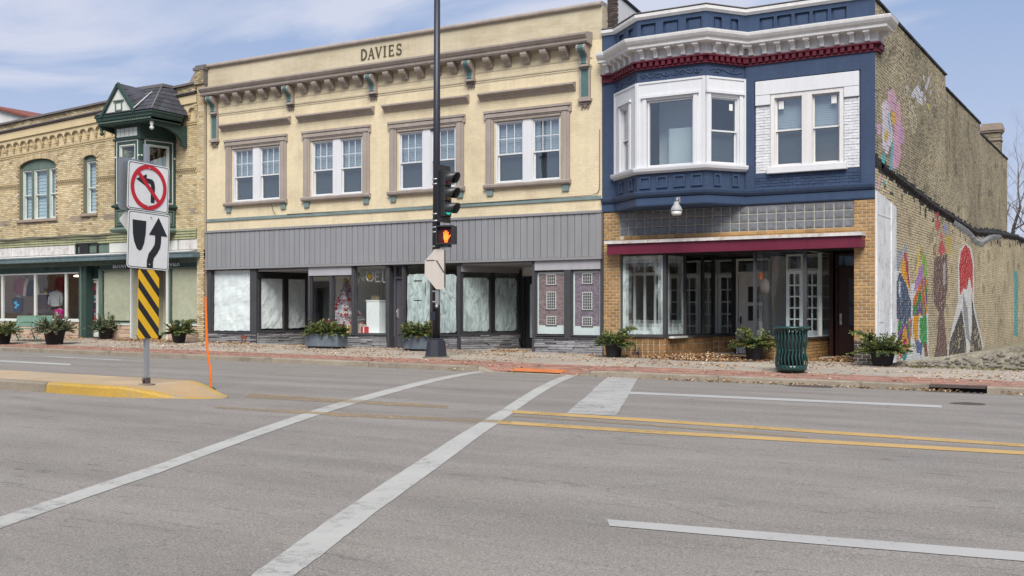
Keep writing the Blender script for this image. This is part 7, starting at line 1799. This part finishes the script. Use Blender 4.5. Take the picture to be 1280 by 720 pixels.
t_, Fm = signplate('no_left_turn_sign', 'square white no left turn sign, top of the island post', .75, h1, z1c, XO, tilt); F_ = Fm
face_plate(t_, Fm, .77, h1)
s = MB(Fm)
s.plate([(.045, -.22), (.115, -.22), (.115, .02), (.10, .09), (.06, .125), (.0, .13), (-.05, .13), (-.05, .065), (-.01, .065), (.03, .05), (.045, .02)], -.0045, 0)
s.plate([(-.045, .19), (-.045, .01), (-.235, .10)], -.0047, 0); s.build('left_arrow', M['signk'], t_)
s = MB(Fm); O = [(.335*math.cos(a), .335*math.sin(a)) for a in fr(0, 2*PI, 40)[:-1]]; I = [(.27*math.cos(a), .27*math.sin(a)) for a in fr(0, 2*PI, 40)[:-1]]
for k in range(40): l = (k+1) % 40; s.poly([(O[k][0], -.007, O[k][1]), (O[l][0], -.007, O[l][1]), (I[l][0], -.007, I[l][1]), (I[k][0], -.007, I[k][1])])
c_ = math.cos(R(45)); a_ = .03
s.plate([(-.205-a_*c_, .205-a_*c_), (.205-a_*c_, -.205-a_*c_), (.205+a_*c_, -.205+a_*c_), (-.205+a_*c_, .205+a_*c_)], -.0075, -.001); s.build('red_ring_and_slash', M['signr'], t_)
for zz in (h1*.40, -h1*.40): s = MB(Fm); s.sphere((.0, -.008, zz), .012, 5); s.build('bolt', M['galv'], t_)
z2c = (izv(266)+izv(336))/2; h2 = izv(265.5)-izv(336.5)
t_, Fm = signplate('keep_right_sign', 'tall white keep right sign with black curving arrow, middle of the island post', .75, h2, z2c, XO+.004, tilt)
face_plate(t_, Fm, .78, h2)
s = MB(Fm); s.plate([(-.31, .285), (-.06, .285), (-.065, .10), (-.09, -.05), (-.13, -.14), (-.17, -.16), (-.22, -.13), (-.27, -.03), (-.295, .08)], -.0045, 0); s.build('island_symbol', M['signk'], t_)
s = MB(Fm); s.plate([(.17, .36), (.345, .09), (.0, .09)], -.0047, 0)
L_ = [(.17, .10), (.17, .0), (.16, -.07), (.11, -.15), (.05, -.22), (.03, -.30), (.03, -.40)]; w_ = .058
for (a, b) in zip(L_[:-1], L_[1:]): pass
Lp, Rp = [], []
for i, p in enumerate(L_):
    q0, q1 = L_[max(0, i-1)], L_[min(len(L_)-1, i+1)]; d = Vector((q1[0]-q0[0], q1[1]-q0[1])).normalized(); Lp.append((p[0]-d.y*w_, p[1]+d.x*w_)); Rp.append((p[0]+d.y*w_, p[1]-d.x*w_))
for k in range(len(L_)-1): s.poly([(Lp[k][0], -.0045, Lp[k][1]), (Lp[k+1][0], -.0045, Lp[k+1][1]), (Rp[k+1][0], -.0045, Rp[k+1][1]), (Rp[k][0], -.0045, Rp[k][1])])
s.build('right_arrow', M['signk'], t_)
for zz in (h2*.42, -h2*.42): s = MB(Fm); s.sphere((.02, -.008, zz), .012, 5); s.build('bolt', M['galv'], t_)
z3c = (izv(337)+izv(423))/2; h3 = izv(337)-izv(423)
t_, Fm = signplate('object_marker', 'narrow yellow and black striped object marker, lowest on the island post', .3, h3, z3c, XO, R(.6))
wm = .39
s = MB(Fm); s.plate(rrect(wm, h3, .04), 0, .004); s.build('panel', M['signy'], t_)
def clip(P, f):
    o = []
    for i in range(len(P)):
        a, b = P[i], P[(i+1) % len(P)]; fa, fb = f(a), f(b)
        if fa >= 0: o.append(a)
        if fa*fb < 0: t = fa/(fa-fb); o.append((a[0]+(b[0]-a[0])*t, a[1]+(b[1]-a[1])*t))
    return o
k = -5; st_ = .148; base_ = rrect(wm-.004, h3-.004, .04)
for k in range(-6, 7):
    lo_, hi_ = k*st_*2+.02, k*st_*2+st_*.92+.02
    P = clip(clip(base_, lambda p: (p[1]+p[0]*1.15)-lo_), lambda p: hi_-(p[1]+p[0]*1.15))
    if len(P) > 2: s = MB(Fm); s.plate(P, -.003, -.0005); s.build('black_stripe', M['signk'], t_)
# plates facing the other way on the same post
bz_ = izv(234); s = MB(Matrix.Translation((ix-.06, iy-.10, bz_+.02)) @ Matrix.Rotation(R(97), 4, 'Z')); s.plate(rrect(.80, .76, .05), 0, .005); s.build('rear_sign', M['galv'], loc=(ix-.06, iy, bz_), label='bare metal back of a square sign mounted behind the no left turn sign', cat='road sign')
s = MB(Matrix.Translation((ix-.07, iy-.10, izv(277))) @ Matrix.Rotation(R(95), 4, 'Z') @ Matrix.Rotation(R(45), 4, 'Y')); s.plate(rrect(.52, .52, .03), 0, .004); s.build('diamond_sign', M['signw'], loc=(ix-.07, iy, izv(277)), label='diamond sign mostly hidden behind the keep right sign, only its left corner showing', cat='road sign')
# orange delineator
ox, oy = gr(264, 487); oz = zr(ox, oy)
k_ = ray(257, 391); top_ = CAMZ+(391-371)/ray(257, 391)[1]*oy
dl = thing('delineator', 'thin leaning orange snow marker stake at the nose of the traffic island', 'marker stake', (ox, oy, oz))
x1_ = X(257, oy); P = [Vector((ox, oy, oz)), Vector((ox*.97+x1_*.03, oy, oz+.25)), Vector(((ox+x1_)/2-.02, oy, (oz+top_)/2-.1)), Vector((x1_, oy, top_))]
s = MB(); rows = []
for p in P: rows.append([s.av(p+Vector(q)) for q in ((-.019, -.012, 0), (0, -.02, 0), (.019, -.012, 0), (.019, .0, 0), (0, -.006, 0), (-.019, 0, 0))])
for i in range(3):
    for k in range(6): s.face([rows[i][k], rows[i][(k+1) % 6], rows[i+1][(k+1) % 6], rows[i+1][k]])
s.face(rows[0][::-1]); s.face(rows[-1]); s.build('stake', M['orange'], dl)
s = MB(); s.lathe([(.07, 0), (.06, .02), (.03, .04)], (ox, oy, oz), 10); s.build('anchor', M['metal'], dl)

# fallen leaves
DC = [(.50, .31, .15), (.42, .23, .10), (.58, .41, .23), (.34, .17, .08), (.64, .52, .38), (.24, .14, .08)]
def leaf(s, x, y, z, sz, rg, lift=.02):
    a = rg.uniform(0, 6.28); u = Vector((math.cos(a), math.sin(a), rg.uniform(-.35, .35)))*sz; v = Vector((-math.sin(a), math.cos(a), rg.uniform(-.35, .35)))*sz*.6; c = rg.choice(DC); k = rg.uniform(.6, 1.25); cc = tuple(min(.8, q*k) for q in c)
    p = Vector((x, y, z+rg.uniform(.003, lift))); fold = Vector((0, 0, sz*rg.uniform(.1, .5)))
    s.poly([p-u, p-v*.9+fold, p+u], 0, cc); s.poly([p+u, p+v*.9+fold, p-u], 0, cc)
rg = random.Random(5); s = MB()
for k in range(16000):
    x = rg.uniform(-47, 3); y = FY-.03-abs(rg.gauss(0, 1))*1.9 if rg.random() < .75 else rg.uniform(KY+.1, FY)
    if y < KY+.05: continue
    d = nz(x*.45, y*.9, 3)
    if d < rg.uniform(-.35, .3): continue
    leaf(s, x, y, zs(x, y), rg.uniform(.012, .048), rg)
s.build('scattered_leaves', M['dry'], label='dry leaves scattered over the pavement', cat='fallen leaves', kind='stuff')
s = MB()
for k in range(3200):
    x = rg.uniform(-18, 8); y = KY-.04-abs(rg.gauss(0, .10))
    if x < -9.2 and rg.random() < .85: continue
    if nz(x*1.2, 5, 3) < rg.uniform(-.3, .35): continue
    leaf(s, x, y, zr(x, y), rg.uniform(.012, .045), rg, .05)
s.build('gutter_leaves', M['dry'], label='dry leaves gathered in the gutter along the far kerb', cat='fallen leaves', kind='stuff')
def pile(cx_, cy_, rx_, ry_, n, h, lab, clipf=None):
    s = MB()
    for k in range(n):
        a = rg.uniform(0, 6.28); r_ = math.sqrt(rg.random())*1.0; x, y = cx_+rx_*r_*math.cos(a), cy_+ry_*r_*math.sin(a)
        if clipf and not clipf(x, y): continue
        leaf(s, x, y, (zs(x, min(y, FY)) if y < FY+.2 else .12)+h*rg.random()*(1-r_), rg.uniform(.02, .055), rg, .03)
    s.build('leaf_pile', M['dry'], loc=(cx_, cy_, .1), label=lab, cat='leaf pile', kind='stuff')
pile(-9.9, 26.2, 1.7, .95, 4200, .12, 'drift of dry brown leaves before the recessed white shop door', lambda x, y: not (x < -10.9 and y > 26.25))
pile(-11.2, 25.9, .9, .4, 500, .05, 'thin spill of dry leaves under the left display window of the blue shopfront', lambda x, y: y < 26.3)
pile(-6.75, 27.2, .6, .55, 1100, .12, 'heap of dry leaves against the brown street door')
pile(-15.6, 26.5, .8, .5, 500, .04, 'dry leaves blown into the doorway left of the poster windows', lambda x, y: not (x > -15.2 and y > 26.2))
pile(-26.4, 26.15, 1.2, .2, 260, .03, 'dry leaves along the stone base under the papered window', lambda x, y: y < 26.3)
pile(-30.3, 26.1, 1.6, .45, 1300, .05, 'dry leaves under the papered shop window of the tan building', lambda x, y: y < 26.33 or -31.2 < x < -29.6)
pile(-34.5, 26.0, 1.2, .3, 260, .03, 'few dry leaves at the step of the clothes shop', lambda x, y: y < 26.3)
s = MB()
for k in range(2600):
    x = rg.uniform(-5.7, 2); y = rg.uniform(25.3, 25.75) if x > -4.9 else rg.uniform(25.6, 29); c = rg.choice([(.09, .11, .03), (.14, .14, .05), (.10, .08, .04), (.17, .14, .08)]); z = zs(x, y) if y < 26 else zlot(x, y)
    if y < 25.9 and x > -4.6 and rg.random() < .6: continue
    p = Vector((x, y, z)); h = rg.uniform(.03, .10); q = Vector((rg.uniform(-.03, .03), rg.uniform(-.03, .03), 0)); s.poly([p-q*.3, p+q*.3, p+q*1.4+Vector((0, 0, h))], 0, c)
s.build('weeds', M['leafv'], label='low weeds and dry grass at the foot of the painted wall', cat='weeds', kind='stuff')
# white scraps
for k, (u, v) in enumerate(((416, 437), (508, 450), (671, 443), (1000, 478))):
    f_ = gs if v < 460 else gr; x, y = f_(u, v); z = (zs if v < 460 else zr)(x, y); s = MB()
    P = [Vector((x+rg.uniform(-.09, .09), y+rg.uniform(-.05, .05), z+rg.uniform(.01, .06))) for _ in range(5)]; s.poly(P[:3]); s.poly(P[2:5]); s.poly([P[0], P[2], P[4]])
    s.build('paper_scrap', M['bwhite'], loc=(x, y, z), label=['white paper scrap beside the box planter under the Christmas window', 'white paper scrap on the pavers left of the signal pole', 'white paper scrap below the brick-print posters', 'white paper scrap in the gutter before the green litter bin'][k], cat='litter')
# bare winter trees behind the lot
M['twig'] = mat('grey_twigs', (.17, .15, .135), .95, .2, 3, .1)
def bare_tree(x, y, z, h, seed, lab):
    rg = random.Random(seed); t_ = thing('bare_tree', lab, 'tree', (x, y, z), 'bare winter trees behind the rear lot')
    tr = MB(); tw = MB(); cnt = [0]
    def grow(p, d, L, r_, lev):
        n = 4; pts = [p]; rs = [r_]
        for i in range(n):
            d = (d+Vector((rg.uniform(-.22, .22), rg.uniform(-.22, .22), rg.uniform(-.08, .14)))).normalized(); p = p+d*L/n; pts.append(p); rs.append(r_*(1-.45*(i+1)/n))
        (tr if lev < 3 else tw).tube(pts, rs, 6 if lev < 2 else 3, cap=False)
        if lev >= 6: return
        k = 3 if lev < 2 else rg.choice((2, 3, 3))
        for j in range(k):
            b = pts[rg.choice((2, 3, 4)) if j else 4]; ax = Vector((rg.uniform(-1, 1), rg.uniform(-1, 1), rg.uniform(-.3, .8))).normalized(); nd = (d+ax*rg.uniform(.5, .95)).normalized(); grow(b, nd, L*rg.uniform(.62, .82), rs[-1]*rg.uniform(.6, .85), lev+1)
    grow(Vector((x, y, z)), Vector((0, 0, 1)), h*.28, h*.022, 0)
    tr.build('trunk', M['bark'], t_); tw.build('twigs', M['twig'], t_, kind='stuff')
bare_tree(-4.6, 64, .6, 15, 3, 'tall bare tree rising behind the end of the painted brick wall')
bare_tree(-9.0, 80, .6, 17, 8, 'bare tree farther back whose twigs show beside the chimney')
bare_tree(-3.5, 90, .6, 17, 21, 'bare tree farthest right behind the lot')
